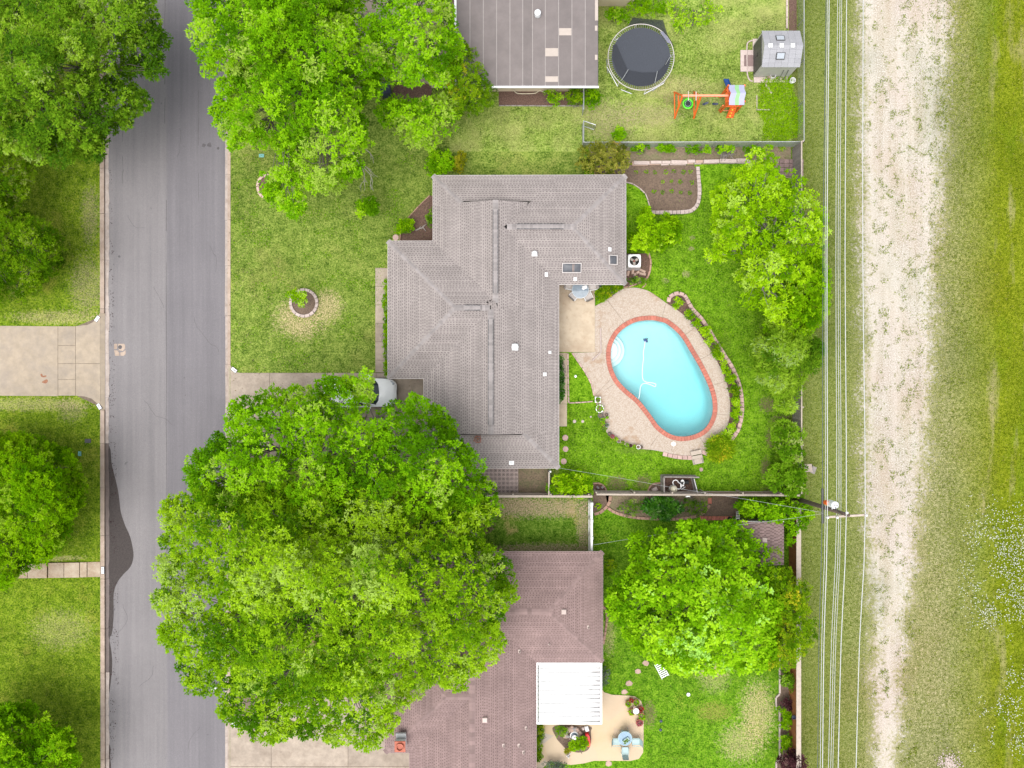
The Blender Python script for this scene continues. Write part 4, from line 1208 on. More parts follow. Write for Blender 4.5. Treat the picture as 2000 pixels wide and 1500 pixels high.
for A, B in (((xA, yN, Z(0)), (xA + dG1, yG1, Z(dG1))), ((xE, yN, Z(0)), (xE - hwE, yrE, Z(hwE))), ((xE, yWS, Z(0)), (xE - hwE, yrE, Z(hwE))),
             ((xH, yI, Z(0)), (xH + hwW, yrW, Z(hwW))), ((xH, yH, Z(0)), (xH + hwW, yrW, Z(hwW))), ((xD, yS, Z(0)), (xD - dG2, yG2, Z(dG2))), ((xF, yS, Z(0)), (xF + dG2, yG2, Z(dG2)))):
    cap_line(rn, A, B, 0.22, capm)
# ridges with raised vents
for A, B in (((xrN, yG1 - 0.05, Z(hwN)), (xrN, yrW + 0.35, Z(hwN))), ((xrS, yrW - 0.15, Z(hwS)), (xrS, yG2 + 0.05, Z(hwS))), ((xE - hwE, yrE, Z(hwE)), (xe + 0.55, yrE, Z(hwE))), ((xH + hwW, yrW, Z(hwW)), (xrS - 0.1, yrW, Z(hwW)))):
    A, B = Vector(A), Vector(B); d = (B - A); L = d.length; d.normalize()
    ang = math.atan2(d.y, d.x)
    c = (A + B) / 2
    if L > 1.6:
        MB().bbox(c + Vector((0, 0, 0.055)), (L - 1.1, 0.34, 0.10), ang, 0.015).build('ridge_vent', M['dark_metal'], rn)
        cap_line(rn, A, A + d * 0.55, 0.20, capm)
        cap_line(rn, B - d * 0.55, B, 0.20, capm)
        cap_line(rn, A + d * 0.57, B - d * 0.57, 0.18, capm, lift=0.15)
    else:
        cap_line(rn, A, B, 0.2, capm)
# gablets where the long ridge stops over the hips
for (xl, xr, y, d, rise, s, cap_x) in ((xA + dG1, xD - dG1, yG1, dG1, hwN, 1, xrN), (xF + dG2, xD - dG2, yG2, dG2, hwS, -1, xrS)):
    y_ = y + s * 0.004
    MB().poly([(xl, y_, Z(d) - 0.03), (xr, y_, Z(d) - 0.03), (cap_x, y_, Z(rise) + 0.004)][::(-1 if s > 0 else 1)]).build('gable', M['fascia'], house)
# roof fittings
def slope_up(px, py, z): return W(px, py, z)
def skylight(cx, cy, wx, wy, z, tilt, label, mull=False):
    o = bpy.data.objects.new('skylight', None); link(o, house)
    c = W(cx, cy, z)
    o.location = c - origin(house); o.rotation_euler = tilt
    lw, lh = wx / PXM * 0.94, wy / PXM * 0.94
    o['label'] = label
    m = MB(); b = 0.04
    m.box((0, lh / 2 - b / 2, 0.06), (lw, b, 0.16)).box((0, -lh / 2 + b / 2, 0.06), (lw, b, 0.16)).box((-lw / 2 + b / 2, 0, 0.06), (b, lh - 2 * b, 0.16)).box((lw / 2 - b / 2, 0, 0.06), (b, lh - 2 * b, 0.16))
    f = bpy.data.objects.new('frame', m.mesh('frame', M['fascia'])); link(f, o)
    g = MB(); nx, ny = 8, 6
    vs = []
    for i in range(nx + 1):
        for j in range(ny + 1):
            u, v = i / nx * 2 - 1, j / ny * 2 - 1
            vs.append((u * (lw / 2 - b), v * (lh / 2 - b), 0.06 + 0.07 * (1 - u ** 4) * (1 - v ** 4)))
    g.add(vs, [(i * (ny + 1) + j, (i + 1) * (ny + 1) + j, (i + 1) * (ny + 1) + j + 1, i * (ny + 1) + j + 1) for i in range(nx) for j in range(ny)])
    gl = bpy.data.objects.new('dome', g.mesh('dome', M['glass_grey'], smooth=True)); link(gl, o)
    if mull:
        q = bpy.data.objects.new('mullion', MB().box((lw * 0.05, 0, 0.137), (0.022, lh - 2 * b - 0.05, 0.01)).box((lw * 0.11, 0, 0.137), (0.022, lh - 2 * b - 0.05, 0.01)).mesh('mullion', M['flagstone'])); link(q, o)
pa = math.atan(PITCH)
skylight(1116.5, 522.5, 38, 19.5, Z((555 - 522) / PXM * 0.95) + 0.0, (pa, 0, 0), 'long grey skylight with a white frame', True)
skylight(1196.5, 508, 18, 19, Z((1222 - 1196.5) / PXM * 0.95), (0, pa, 0), 'small square grey skylight')
def vent_pipe(px, py, dd, r=0.05, h=0.28, flash=(0.34, 0.34), rot=(0, 0, 0), mat='white_metal', name='vent_pipe', hood=False):
    z = Z(dd / PXM * 0.954)
    c = W(px, py, z + 0.02)
    o = bpy.data.objects.new(name, None); link(o, house)
    o.location = c - origin(house)
    fl = bpy.data.objects.new('flashing', MB().bbox((0, 0, 0.01), (flash[0], flash[1], 0.02), 0, 0.006).mesh('flashing', M['white_metal'])); fl.rotation_euler = rot; link(fl, o)
    if hood:
        me = MB().lathe((0, 0, 0), [(r, 0), (r, h * 0.5), (r * 1.6, h * 0.55), (r * 1.7, h * 0.75), (r * 1.2, h * 0.95), (0.02, h), (0, h)], 16).mesh('hood', M['white_metal'], smooth=True)
        q = bpy.data.objects.new('hood', me)
    else:
        me = MB().lathe((0, 0, 0), [(r, 0), (r, h), (r * 0.65, h), (r * 0.65, h - 0.1), (0, h - 0.1)], 12).mesh('pipe', M[mat])
        q = bpy.data.objects.new('pipe', me)
    link(q, o)
vent_pipe(1006, 678, 84, 0.13, 0.38, (0.4, 0.4), (0, pa, 0), hood=True)
vent_pipe(1044, 496, 58, 0.10, 0.36, (0.34, 0.28), (pa, 0, 0), hood=True)
vent_pipe(1067, 536, 22, 0.05, 0.22, (0.20, 0.26), (0, pa, 0))
vent_pipe(1123.5, 545, 10, 0.045, 0.2, (0.20, 0.22), (pa, 0, 0))
vent_pipe(1191, 487, 31, 0.045, 0.2, (0.20, 0.24), (0, pa, 0))
vent_pipe(1074, 688, 17, 0.045, 0.2, (0.18, 0.18), (0, pa, 0))
vent_pipe(1064, 731, 27, 0.05, 0.2, (0.22, 0.22), (0, pa, 0))
vent_pipe(999, 904, 10, 0.06, 0.2, (0.3, 0.26), (pa, 0, 0), 'galv')
# rusty fallen antenna on the south hip
an = thing('antenna', 'rusty twisted antenna lying on the south slope of the taupe roof', 'antenna', W(933, 857, Z(1.8)))
m = MB(); zc = Z(1.95)
for k in range(7):
    a_ = k * 0.9 + 0.3; r0 = random.uniform(0.18, 0.34)
    cpt = W(933, 857, zc)
    m.tube([cpt + Vector((0, 0, 0.1)), cpt + Vector((math.cos(a_) * r0 * 0.6, math.sin(a_) * r0 * 0.6, 0.18)), cpt + Vector((math.cos(a_ + 0.7) * r0, math.sin(a_ + 0.7) * r0, 0.06 + math.sin(a_) * r0 * 0.33))], 0.018, 5)
m.build('rods', M['rust'], an)
MB().torus(W(933, 858, zc + 0.12), 0.2, 0.016, 16, 5).build('hoop', M['copper'], an)
MB().tube([W(933, 857, Z(1.85)), W(933, 857, zc + 0.15)], 0.03, 6).build('stub', M['rust'], an)

# ---------------------------------------------------------------- south neighbour's house
hs = thing('house', 'house with a mauve brown shingled hip roof south of the fence', 'house', W(930, 1300))
outl2 = [(800, 1078), (1177, 1078), (1177, 1293), (1047, 1293), (1047, 1760), (800, 1760), (800, 1470), (752, 1470), (752, 1224), (800, 1224)]
P2 = walls(hs, outl2, 0.45, M['brick_wall'])
fascia(hs, P2, M['fascia_pink'])
x0, yT = E(800, 1078); x1, yB = E(1177, 1293); xb, yE_ = E(1047, 1760); xw, yw0 = E(752, 1470); _, yw1 = E(752, 1224)
comps2 = [([(0, 1, x0), (0, -1, xb), (1, -1, yT), (1, 1, yE_)], (x0, xb, yE_, yT)),
          ([(0, -1, x1), (1, -1, yT), (1, 1, yB)], ((x0 + xb) / 2, x1, yB, yT)),
          ([(0, 1, xw), (1, -1, yw1), (1, 1, yw0)], (xw, (x0 + xb) / 2, yw0, yw1))]
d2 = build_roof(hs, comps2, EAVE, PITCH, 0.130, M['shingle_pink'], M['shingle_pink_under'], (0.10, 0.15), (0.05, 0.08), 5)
capp = cap_mesh(M['shingle_pink_cap'])
hb, hn, hv = (xb - x0) / 2, (yT - yB) / 2, (yw1 - yw0) / 2
for A, B in (((x1, yT, Z(0)), (x1 - hn, yB + hn, Z(hn))), ((x1, yB, Z(0)), (x1 - hn, yB + hn, Z(hn))), ((x1 - hn, yB + hn, Z(hn)), (xb - hn + 0.0, yB + hn, Z(hn))),
             ((xw, yw0, Z(0)), (xw + hv, yw0 + hv, Z(hv))), ((xw, yw1, Z(0)), (xw + hv, yw0 + hv, Z(hv))), ((xw + hv, yw0 + hv, Z(hv)), (x0 + hb - 0.1, yw0 + hv, Z(hv))),
             ((x0 + hb, yT - hb, Z(hb)), (x0 + hb, yE_ + hb, Z(hb))), ((x0, yT, Z(0)), (x0 + hb, yT - hb, Z(hb)))):
    cap_line(d2, A, B, 0.26, capp)
def box_vent(px, py, dd, s=0.30, par=hs, mat='pale_block'):
    z = Z(dd / PXM * 0.954); c = W(px, py, z)
    MB().bbox(c + Vector((0, 0, 0.08)), (s, s, 0.2), 0, 0.03).build('roof_vent', M[mat], par)
box_vent(1101, 1194, 75); box_vent(947, 1405, 98)
for (px, py, dd) in ((1015, 1273, 32), (1149, 1226, 28), (1073, 1257, 36), (1028, 1423, 19), (984, 1457, 63), (1014, 1457, 33), (1023, 1470, 24), (914, 1303, 105), (983, 1092, 14)):
    z = Z(dd / PXM * 0.954); c = W(px, py, z)
    vp = MB().lathe(c, [(0.05, -0.02), (0.05, 0.2), (0.035, 0.2), (0.035, 0.1), (0, 0.1)], 10).build('vent_pipe', M['pale_block'], hs)
    MB().bbox(c + Vector((-0.03, 0.05, 0.02)), (0.17, 0.2, 0.04), 0.2, 0.01).build('flashing', M['pale_block'], vp)
# chimney
ch = bpy.data.objects.new('chimney', None); link(ch, hs); ORG[ch.name] = origin(hs)
cA = W(782, 1452, 3.6)
c1 = W(783, 1452, 3.3)
MB().box((c1.x, c1.y, 3.1), (0.60, 0.60, 1.2)).build('stack', M['white_paint'], ch)
c2 = W(781, 1461.5, 3.75)
MB().bbox((c1.x, c1.y - 0.02, 3.72), (0.66, 0.66, 0.06), 0, 0.01).build('crown', M['copper'], ch)
MB().lathe((c1.x, c1.y - 0.02, 3.74), [(0.24, 0), (0.24, 0.14), (0.19, 0.14), (0.19, 0.03), (0, 0.03)], 20).build('flue', M['copper'], ch)
MB().box((c1.x + 0.02, c1.y + 0.52, 3.35), (0.62, 0.42, 0.10), 0, 0.5).build('cricket', M['pale_blue'] if False else M['galv'], ch)

# white patio cover of the south house: separate ribbed sheets
pcv = thing('patio_cover', 'white ribbed metal patio cover with rusty ends beside the mauve roof', 'patio cover', W(1110, 1354))
ZP = 2.35
npan = 13
for k in range(npan):
    ya, yb = 1297 + k * (1409 - 1297) / npan, 1297 + (k + 1) * (1409 - 1297) / npan
    a_, b_, = W(1052, ya, ZP + 0.15), W(1172, yb, ZP)
    m = MB()
    zl, zr = ZP + 0.12, ZP
    w_ = abs(a_.y - b_.y)
    y_t, y_b = a_.y, b_.y
    xs = (a_.x, b_.x)
    prof_ = [(0.0, 0.055), (0.06, 0.055), (0.09, 0.0), (1.02, 0.0)]
    vs = []
    for (x_, z_) in ((xs[0], zl), (xs[1], zr)):
        for (f_, hh) in prof_: vs.append((x_, y_t - f_ * w_, z_ + hh))
    m.add(vs, [(i, i + 1, 5 + i, 4 + i) for i in range(3)])
    m.build('sheet', M['white_sheet'], pcv)
m = MB()
for (a_, b_) in (((1048, 1295), (1048, 1412)), ((1174, 1295), (1174, 1412)), ((1048, 1412), (1174, 1412)), ((1048, 1295.5), (1174, 1295.5))):
    A, B = W(*a_, ZP + (0.13 if a_[0] < 1100 else 0.02)), W(*b_, ZP + (0.13 if b_[0] < 1100 else 0.02))
    d = B - A
    m.box((A + B) / 2, (d.length + 0.1, 0.11, 0.16), math.atan2(d.y, d.x), 0, -math.atan2(d.z, math.hypot(d.x, d.y)))
m.build('gutter', M['white_metal'], pcv)
for (px, py) in ((1050, 1409), (1110, 1409), (1172, 1409), (1172, 1300), (1172, 1354)):
    b_ = W(px, py, ZP - 0.05)
    MB().box((b_.x, b_.y, (ZP - 0.05) / 2), (0.09, 0.09, ZP - 0.05)).build('post', M['white_metal'], pcv)

# ---------------------------------------------------------------- north neighbour's house (low roll roof)
hn_ = thing('house', 'house with a low grey roll roof in strips at the top of the yard', 'house', W(1030, 60))
ZN = 2.75
def N(px, py, z=ZN): return W(px, py, z)
xl_, xr_, ys_, yn_ = N(892, 0).x, N(1168, 0).x, N(0, 168).y, N(0, -420).y
nstr = 12
edges = [892, 918, 944, 970, 996, 1021, 1040, 1065, 1091, 1117, 1143, 1168]
for k in range(len(edges) - 1):
    a_, b_ = N(edges[k], 0).x, N(edges[k + 1], 0).x
    m = MB()
    zz = ZN + random.uniform(0, 0.004)
    rise = 0.10
    m.add([(a_ + 0.012, ys_, zz), (b_ - 0.012, ys_, zz), (b_ - 0.012, yn_, zz + rise), (a_ + 0.012, yn_, zz + rise)], [(0, 1, 2, 3)])
    m.build('roofing_strip', M['roll_roof'], hn_)
    if k:
        MB().add([(a_ - 0.02, ys_, zz + 0.008), (a_ + 0.02, ys_, zz + 0.008), (a_ + 0.02, yn_, zz + rise + 0.008), (a_ - 0.02, yn_, zz + rise + 0.008)], [(0, 1, 2, 3)]).build('seam', M['roof_seam'], hn_)
MB().box(((xl_ + xr_) / 2, (ys_ + yn_) / 2, ZN - 0.10), (xr_ - xl_ + 0.04, yn_ - ys_, 0.14), 0).build('roof_deck', M['dark_metal'], hn_)
for (a_, b_, c_, d_) in ((1092, 55, 1116, 69), (1065, 94, 1090, 110), (1065, 149, 1090, 160), (1162, 0, 1168, 40), (1162, 50, 1167, 60), (1162, 107, 1167, 117)):
    z_ = ZN + 0.018 + (168 - b_) / 588 * 0.10
    MB().poly([N(a_, d_, z_), N(c_, d_, z_), N(c_, b_, z_ + 0.004), N(a_, b_, z_ + 0.004)]).build('patch', M['roof_patch'], hn_)
MB().box(((N(962, 0).x + xr_) / 2, ys_ - 0.05, ZN - 0.05), (xr_ - N(962, 0).x + 0.1, 0.10, 0.14)).build('gutter', M['white_metal'], hn_)
MB().box((xl_ - 0.08, (ys_ + yn_) / 2, ZN - 0.02), (0.14, yn_ - ys_, 0.16)).build('gutter', M['white_metal'], hn_)
b0 = W(962, 178); b1 = W(1112, 178)
MB().box(((W(905, 0).x + W(1150, 0).x) / 2, (W(0, 178.5).y + W(0, -420).y) / 2, 1.28), (W(1150, 0).x - W(905, 0).x, W(0, -420).y - W(0, 178.5).y, 2.7)).build('wall', M['cream_wall'], hn_)
MB().box(((W(1150, 0).x + W(1236, 0).x) / 2, (W(0, 12).y + W(0, -420).y) / 2, 1.28), (W(1236, 0).x - W(1150, 0).x - 0.02, W(0, -420).y - W(0, 12).y, 2.7)).build('annex_wall', M['cream_wall'], hn_)
MB().bbox(((N(1170, 0).x + N(1245, 0).x) / 2, (N(0, -4).y + yn_) / 2, ZN - 0.02), (N(1245, 0).x - N(1170, 0).x, yn_ - N(0, -4).y, 0.12), 0, 0.02).build('annex_roof', M['roll_roof'], hn_)
cv = N(1050, 28, ZN + 0.1)
rv = MB().lathe((cv.x, cv.y, ZN), [(0.22, 0.02), (0.14, 0.10), (0.15, 0.28), (0.21, 0.32), (0.19, 0.42), (0.1, 0.48), (0, 0.49)], 18).build('roof_vent', M['white_metal'], hn_, smooth=True)
m = MB()
for k in range(60):
    u_ = W(967, 0).x + (W(1112, 0).x - W(967, 0).x) * k / 60
    m.box((u_, W(0, 178.5).y - 0.006, 1.3), (0.02, 0.012, 2.6))
m.build('siding_batten', M['cream_wall'], hn_, kind='stuff')
cb = MB().tube(smooth_open([tuple(W(1003, 176, 0.5)), tuple(W(1010, 182, 0.12)), tuple(W(1025, 183, 0.06)), tuple(W(1045, 182, 0.06)), tuple(W(1055, 177, 0.3)), tuple(W(1066, 183, 0.06))], 6), 0.025, 6).build('garden_hose', M['cream_plastic'])
tag(cb, 'cream garden hose looped along the cream wall of the north house', 'hose')

# ================================================================== vegetation
def pip(poly, x, y):
    inside = np.zeros(x.shape, bool)
    n = len(poly)
    for i in range(n):
        x1, y1 = poly[i]; x2, y2 = poly[(i + 1) % n]
        cond = (y1 > y) != (y2 > y)
        with np.errstate(divide='ignore', invalid='ignore'):
            xi = (x2 - x1) * (y - y1) / (y2 - y1 + 1e-12) + x1
        inside ^= cond & (x < xi)
    return inside

def edge_dist(poly, x, y):
    d = np.full(x.shape, 1e9)
    n = len(poly)
    for i in range(n):
        x1, y1 = poly[i]; x2, y2 = poly[(i + 1) % n]
        L = (x2 - x1) ** 2 + (y2 - y1) ** 2 + 1e-9
        t = np.clip(((x - x1) * (x2 - x1) + (y - y1) * (y2 - y1)) / L, 0, 1)
        d = np.minimum(d, np.hypot(x - (x1 + t * (x2 - x1)), y - (y1 + t * (y2 - y1))))
    return d

class VNoise:
    """smooth 2-D value noise"""
    def __init__(self, seed, n=64):
        self.g = np.random.default_rng(seed).random((n, n)); self.n = n
    def __call__(self, x, y, s):
        x = np.asarray(x) / s; y = np.asarray(y) / s
        ix = np.floor(x).astype(int); iy = np.floor(y).astype(int)
        fx = x - ix; fy = y - iy
        fx = fx * fx * (3 - 2 * fx); fy = fy * fy * (3 - 2 * fy)
        g, n = self.g, self.n
        a = g[ix % n, iy % n]; b = g[(ix + 1) % n, iy % n]; c = g[ix % n, (iy + 1) % n]; d = g[(ix + 1) % n, (iy + 1) % n]
        return (a * (1 - fx) + b * fx) * (1 - fy) + (c * (1 - fx) + d * fx) * fy

def leaf_mesh(name, base, dirn, up, L, Wd, tint, mat, off=(0, 0, 0), fold=0.18):
    """leaf quads: base, side, tip, side; all (n,3) arrays"""
    side = np.cross(dirn, up)
    side /= np.linalg.norm(side, axis=1, keepdims=True) + 1e-9
    nrm = np.cross(side, dirn)
    L_, W_ = L[:, None], Wd[:, None]
    v0 = base
    v1 = base + dirn * L_ * 0.45 + side * W_ * 0.5 + nrm * W_ * fold
    v2 = base + dirn * L_ - nrm * L_ * 0.10
    v3 = base + dirn * L_ * 0.45 - side * W_ * 0.5 + nrm * W_ * fold
    n = len(base)
    V = np.stack([v0, v1, v2, v3], 1).reshape(-1, 3) - np.array(off)
    me = bpy.data.meshes.new(name)
    me.vertices.add(n * 4); me.loops.add(n * 4); me.polygons.add(n)
    me.vertices.foreach_set('co', V.astype(np.float32).ravel())
    # winding so that the upper side faces along nrm
    idx = (np.arange(n)[:, None] * 4 + np.array([0, 3, 2, 1])[None]).ravel()
    me.loops.foreach_set('vertex_index', idx.astype(np.int32))
    me.polygons.foreach_set('loop_start', (np.arange(n) * 4).astype(np.int32))
    me.polygons.foreach_set('loop_total', np.full(n, 4, np.int32))
    at = me.attributes.new('tint', 'FLOAT', 'FACE')
    at.data.foreach_set('value', np.clip(tint, 0, 1).astype(np.float32))
    me.materials.append(mat)
    me.update()
    return me

def unit(v):
    return v / (np.linalg.norm(v, axis=1, keepdims=True) + 1e-9)

def clump_leaves(C, r, g, m, k, leafL, leafW, flat=0.65, tint0=None, spread=0.42, clump_tint=0.26, droop=0.0, shell=0.36):
    """leaves in rosettes around clump centres C (n,3) with radii r (n)"""
    n = len(C)
    d = g.normal(size=(n, m, 3))
    d[:, :, 2] = np.abs(d[:, :, 2]) * 0.9 - 0.25
    d /= np.linalg.norm(d, axis=2, keepdims=True)
    rad = g.random((n, m, 1)) ** shell
    pos = C[:, None, :] + d * rad * r[:, None, None] * np.array([1, 1, flat])
    ct = g.normal(0, clump_tint, (n, 1)) + g.normal(0, 0.10, (n, m))
    if tint0 is not None: ct = ct + tint0[:, None]
    P = np.repeat(pos.reshape(-1, 3), k, 0)
    O = np.repeat(d.reshape(-1, 3), k, 0)
    T = np.repeat(ct.reshape(-1), k)
    N = len(P)
    a = g.random(N) * 2 * math.pi
    el = g.normal(0.12 - droop, 0.42, N)
    dirn = np.stack([np.cos(a) * np.cos(el), np.sin(a) * np.cos(el), np.sin(el)], 1) + O * 0.55
    if droop: dirn[:, 2] -= droop
    dirn = unit(dirn)
    up = unit(np.stack([g.normal(0, spread, N), g.normal(0, spread, N), np.ones(N)], 1) + O * 0.25)
    P = P + dirn * (g.random((N, 1)) * leafL * 0.5)
    L = leafL * g.uniform(0.65, 1.3, N); Wd = leafW * g.uniform(0.7, 1.25, N)
    return P, dirn, up, L, Wd, 0.45 + T + g.normal(0, 0.10, N)

def branch_mesh(trunk_base, fork, centers, r0, g, mat, off, limbs=7):
    """trunk, limbs to groups of clumps, and twigs to each clump"""
    m_t, m_b = MB(), MB()
    tb, fk = Vector(trunk_base), Vector(fork)
    mid = tb.lerp(fk, 0.5) + Vector((g.normal(0, 0.1), g.normal(0, 0.1), 0))
    m_t.tube([tb - Vector((0, 0, 0.15)), tb + Vector((0, 0, 0.25)), mid, fk], [r0 * 1.5, r0 * 1.08, r0 * 0.92, r0 * 0.8], 9)
    C = np.asarray(centers)
    if len(C) == 0: return m_t, m_b
    k = min(limbs, len(C))
    cen = C[g.choice(len(C), k, replace=False)]
    for _ in range(5):
        lab = np.argmin(((C[:, None, :2] - cen[None, :, :2]) ** 2).sum(2), 1)
        for q in range(k):
            if (lab == q).any(): cen[q] = C[lab == q].mean(0)
    for q in range(k):
        grp = C[lab == q]
        if len(grp) == 0: continue
        e = Vector(cen[q]); e.z = fk.z + (e.z - fk.z) * 0.72
        bend = fk.lerp(e, 0.5) + Vector((g.normal(0, 0.25), g.normal(0, 0.25), 0.10 * (e - fk).length))
        rl = r0 * 0.5
        pts = [fk, fk.lerp(bend, 0.5) + Vector((0, 0, 0.15)), bend, e]
        m_b.tube(pts, [rl, rl * 0.8, rl * 0.62, rl * 0.36], 6)
        for c in grp:
            c = Vector(c)
            s = pts[2].lerp(pts[3], g.uniform(0.0, 1.0)) if g.random() < 0.75 else pts[1].lerp(pts[2], g.uniform(0.3, 1.0))
            md = s.lerp(c, 0.55) + Vector((g.normal(0, 0.15), g.normal(0, 0.15), g.normal(0.08, 0.1)))
            rb = max(0.018, rl * 0.26)
            m_b.tube([s, md, c], [rb, rb * 0.65, rb * 0.28], 5, cap=False)
    return m_t, m_b

def tree(name, label, cat, outline, h_lo, h_hi, trunk_px, mat, spacing=0.92, cr=(0.55, 0.85), m=22, k=11, leaf=(0.17, 0.078), seed=1, holes=0.10, group=None, bark='bark', dome=0.55, layers=((0, 1.0), (1.5, 0.75), (3.0, 0.4)),
         rough=1.0, r0=None, flat=0.75, tn=0.26, tshift=0.0, limbs=8, fork=None, droop=0.0, gap_list=(), ctint=0.26):
    """outline: crown edge in photo pixels; heights in metres; crown = leaf clumps carried by branches"""
    g = np.random.default_rng(seed)
    vn = VNoise(seed + 100)
    px = np.array([p[0] for p in outline]); py = np.array([p[1] for p in outline])
    hm = h_lo + 0.5 * (h_hi - h_lo)
    sp = spacing * PXM / (1 - hm / CAM_H)
    gx, gy = np.meshgrid(np.arange(px.min(), px.max() + sp, sp), np.arange(py.min(), py.max() + sp, sp * 0.87))
    gx = gx + (np.arange(gx.shape[0]) % 2)[:, None] * sp * 0.5
    gx = gx.ravel(); gy = gy.ravel()
    D0 = None
    allC, allR, allT, top_ids = [], [], [], []
    for li, (dz, keep) in enumerate(layers):
        x = gx + g.normal(0, sp * 0.22, gx.shape); y = gy + g.normal(0, sp * 0.22, gy.shape)
        rpx = cr[0] * 0.55 * PXM / (1 - hm / CAM_H)
        ok = pip(outline, x, y) & (g.random(x.shape) < keep)
        ed = edge_dist(outline, x, y)
        ok &= ed > rpx * 0.75
        x, y, ed = x[ok], y[ok], ed[ok]
        if li == 0 and len(outline) > 16 and spacing > 0.6:
            # small clumps along the rim so that the lobes of the outline fill out
            rim, _ = resample(outline, sp * 0.62, True)
            ar = sum(outline[q][0] * outline[(q + 1) % len(outline)][1] - outline[(q + 1) % len(outline)][0] * outline[q][1] for q in range(len(outline)))
            sgn = 1 if ar > 0 else -1
            rx_ = np.array([q[0].x - sgn * math.sin(q[1]) * rpx * g.uniform(0.6, 1.3) for q in rim]); ry_ = np.array([q[0].y + sgn * math.cos(q[1]) * rpx * g.uniform(0.6, 1.3) for q in rim])
            kk = pip(outline, rx_, ry_)
            x = np.concatenate([x, rx_[kk]]); y = np.concatenate([y, ry_[kk]]); ed = np.concatenate([ed, np.full(kk.sum(), rpx * 0.8)])
        if len(x) == 0: continue
        if D0 is None: D0 = ed.max()
        t = np.clip(ed / D0, 0, 1)
        zt = h_lo + (h_hi - h_lo) * (1 - (1 - t) ** 2) ** dome
        zt = zt + (vn(x, y, 75) - 0.5) * 2.6 * rough + (vn(x + 500, y, 32) - 0.5) * 1.5 * rough + g.normal(0, 0.26, x.shape) * rough
        if li == 0 and holes > 0:
            hmask = vn(x + 900, y + 300, 46)
            thr = np.quantile(hmask, 1 - holes)
            o2 = hmask < thr
            for (hx, hy, hr) in gap_list: o2 &= np.hypot(x - hx, y - hy) > hr
            x, y, ed, t, zt = x[o2], y[o2], ed[o2], t[o2], zt[o2]
        elif gap_list:
            o2 = np.ones(x.shape, bool)
            for (hx, hy, hr) in gap_list: o2 &= np.hypot(x - hx, y - hy) > hr * 0.8
            x, y, ed, t, zt = x[o2], y[o2], ed[o2], t[o2], zt[o2]
        if li: 
            o3 = (zt - dz) > h_lo * 0.55
            x, y, zt, t, ed = x[o3], y[o3], zt[o3], t[o3], ed[o3]
        r = g.uniform(cr[0], cr[1], x.shape) * (0.72 + 0.28 * np.clip(ed / (rpx * 3), 0, 1))
        z = np.maximum(0.6, zt - dz - r * flat * 0.6)
        kf = (1 - z / CAM_H) / PXM
        C = np.stack([(x - 1000) * kf, (750 - y) * kf, z], 1)
        allC.append(C); allR.append(r)
        allT.append((vn(x + 200, y + 700, 130) - 0.5) * tn * 2.2 + (vn(x + 50, y + 90, 50) - 0.5) * tn * 1.4 + tshift)
        if li == 0: n_top = len(C)
    C = np.concatenate(allC); r = np.concatenate(allR); T = np.concatenate(allT)
    Lf = clump_leaves(C, r, g, m, k, leaf[0], leaf[1], flat, T, droop=droop, clump_tint=ctint)
    bh = W(trunk_px[0], trunk_px[1], 0)
    root = thing(name, label, cat, bh, group)
    ext = 0.5 * max(px.max() - px.min(), py.max() - py.min()) / PXM
    r0 = r0 or max(0.06, 0.028 * ext + 0.03)
    fz = fork if fork else h_lo * 0.75
    cx, cy = C[:, 0].mean(), C[:, 1].mean()
    fk = (bh.x + (cx - bh.x) * 0.15, bh.y + (cy - bh.y) * 0.15, fz)
    sel = C if len(C) < 260 else C[g.choice(len(C), 260, replace=False)]
    mt, mb = branch_mesh(bh, fk, sel, r0, g, M[bark], bh, limbs)
    mt.build('trunk', M[bark], root, smooth=True)
    mb.build('branches', M[bark], root, smooth=True)
    me = leaf_mesh('crown', *Lf, M[mat], off=bh)
    cr_o = bpy.data.objects.new('crown', me); link(cr_o, root)
    return root

def blob(cx, cy, rx, ry=None, n=14, jag=0.10, seed=0, rot=0.0):
    g = random.Random(seed * 977 + int(cx * 3 + cy))
    ry = ry or rx
    out = []
    for i in range(n):
        a = 2 * math.pi * i / n
        f = 1 + g.uniform(-jag, jag)
        x, y = rx * f * math.cos(a), ry * f * math.sin(a)
        out.append((cx + x * math.cos(rot) - y * math.sin(rot), cy + x * math.sin(rot) + y * math.cos(rot)))
    return smooth_closed(out, 3)

def shrub(label, cx, cy, rx, ry, h, mat, seed, group=None, name='shrub', cat='shrub', leaf=(0.10, 0.05), spacing=0.30, cr=(0.18, 0.32), m=9, k=9, holes=0.0, jag=0.10, outline=None, tn=0.15, **kw):
    ol = outline or blob(cx, cy, rx, ry, seed=seed, jag=jag)
    kb = dict(layers=((0, 1.0), (0.35, 0.6)), rough=0.22, limbs=5, r0=0.035, fork=0.12, dome=0.5)
    kb.update(kw)
    return tree(name, label, cat, ol, h * 0.45, h, (1000 + (cx - 1000) / (1 + h / CAM_H * 0.6), 750 + (cy - 750) / (1 + h / CAM_H * 0.6)), mat, spacing=spacing, cr=cr, m=m, k=k, leaf=leaf, seed=seed, holes=holes, group=group, tn=tn, **kb)

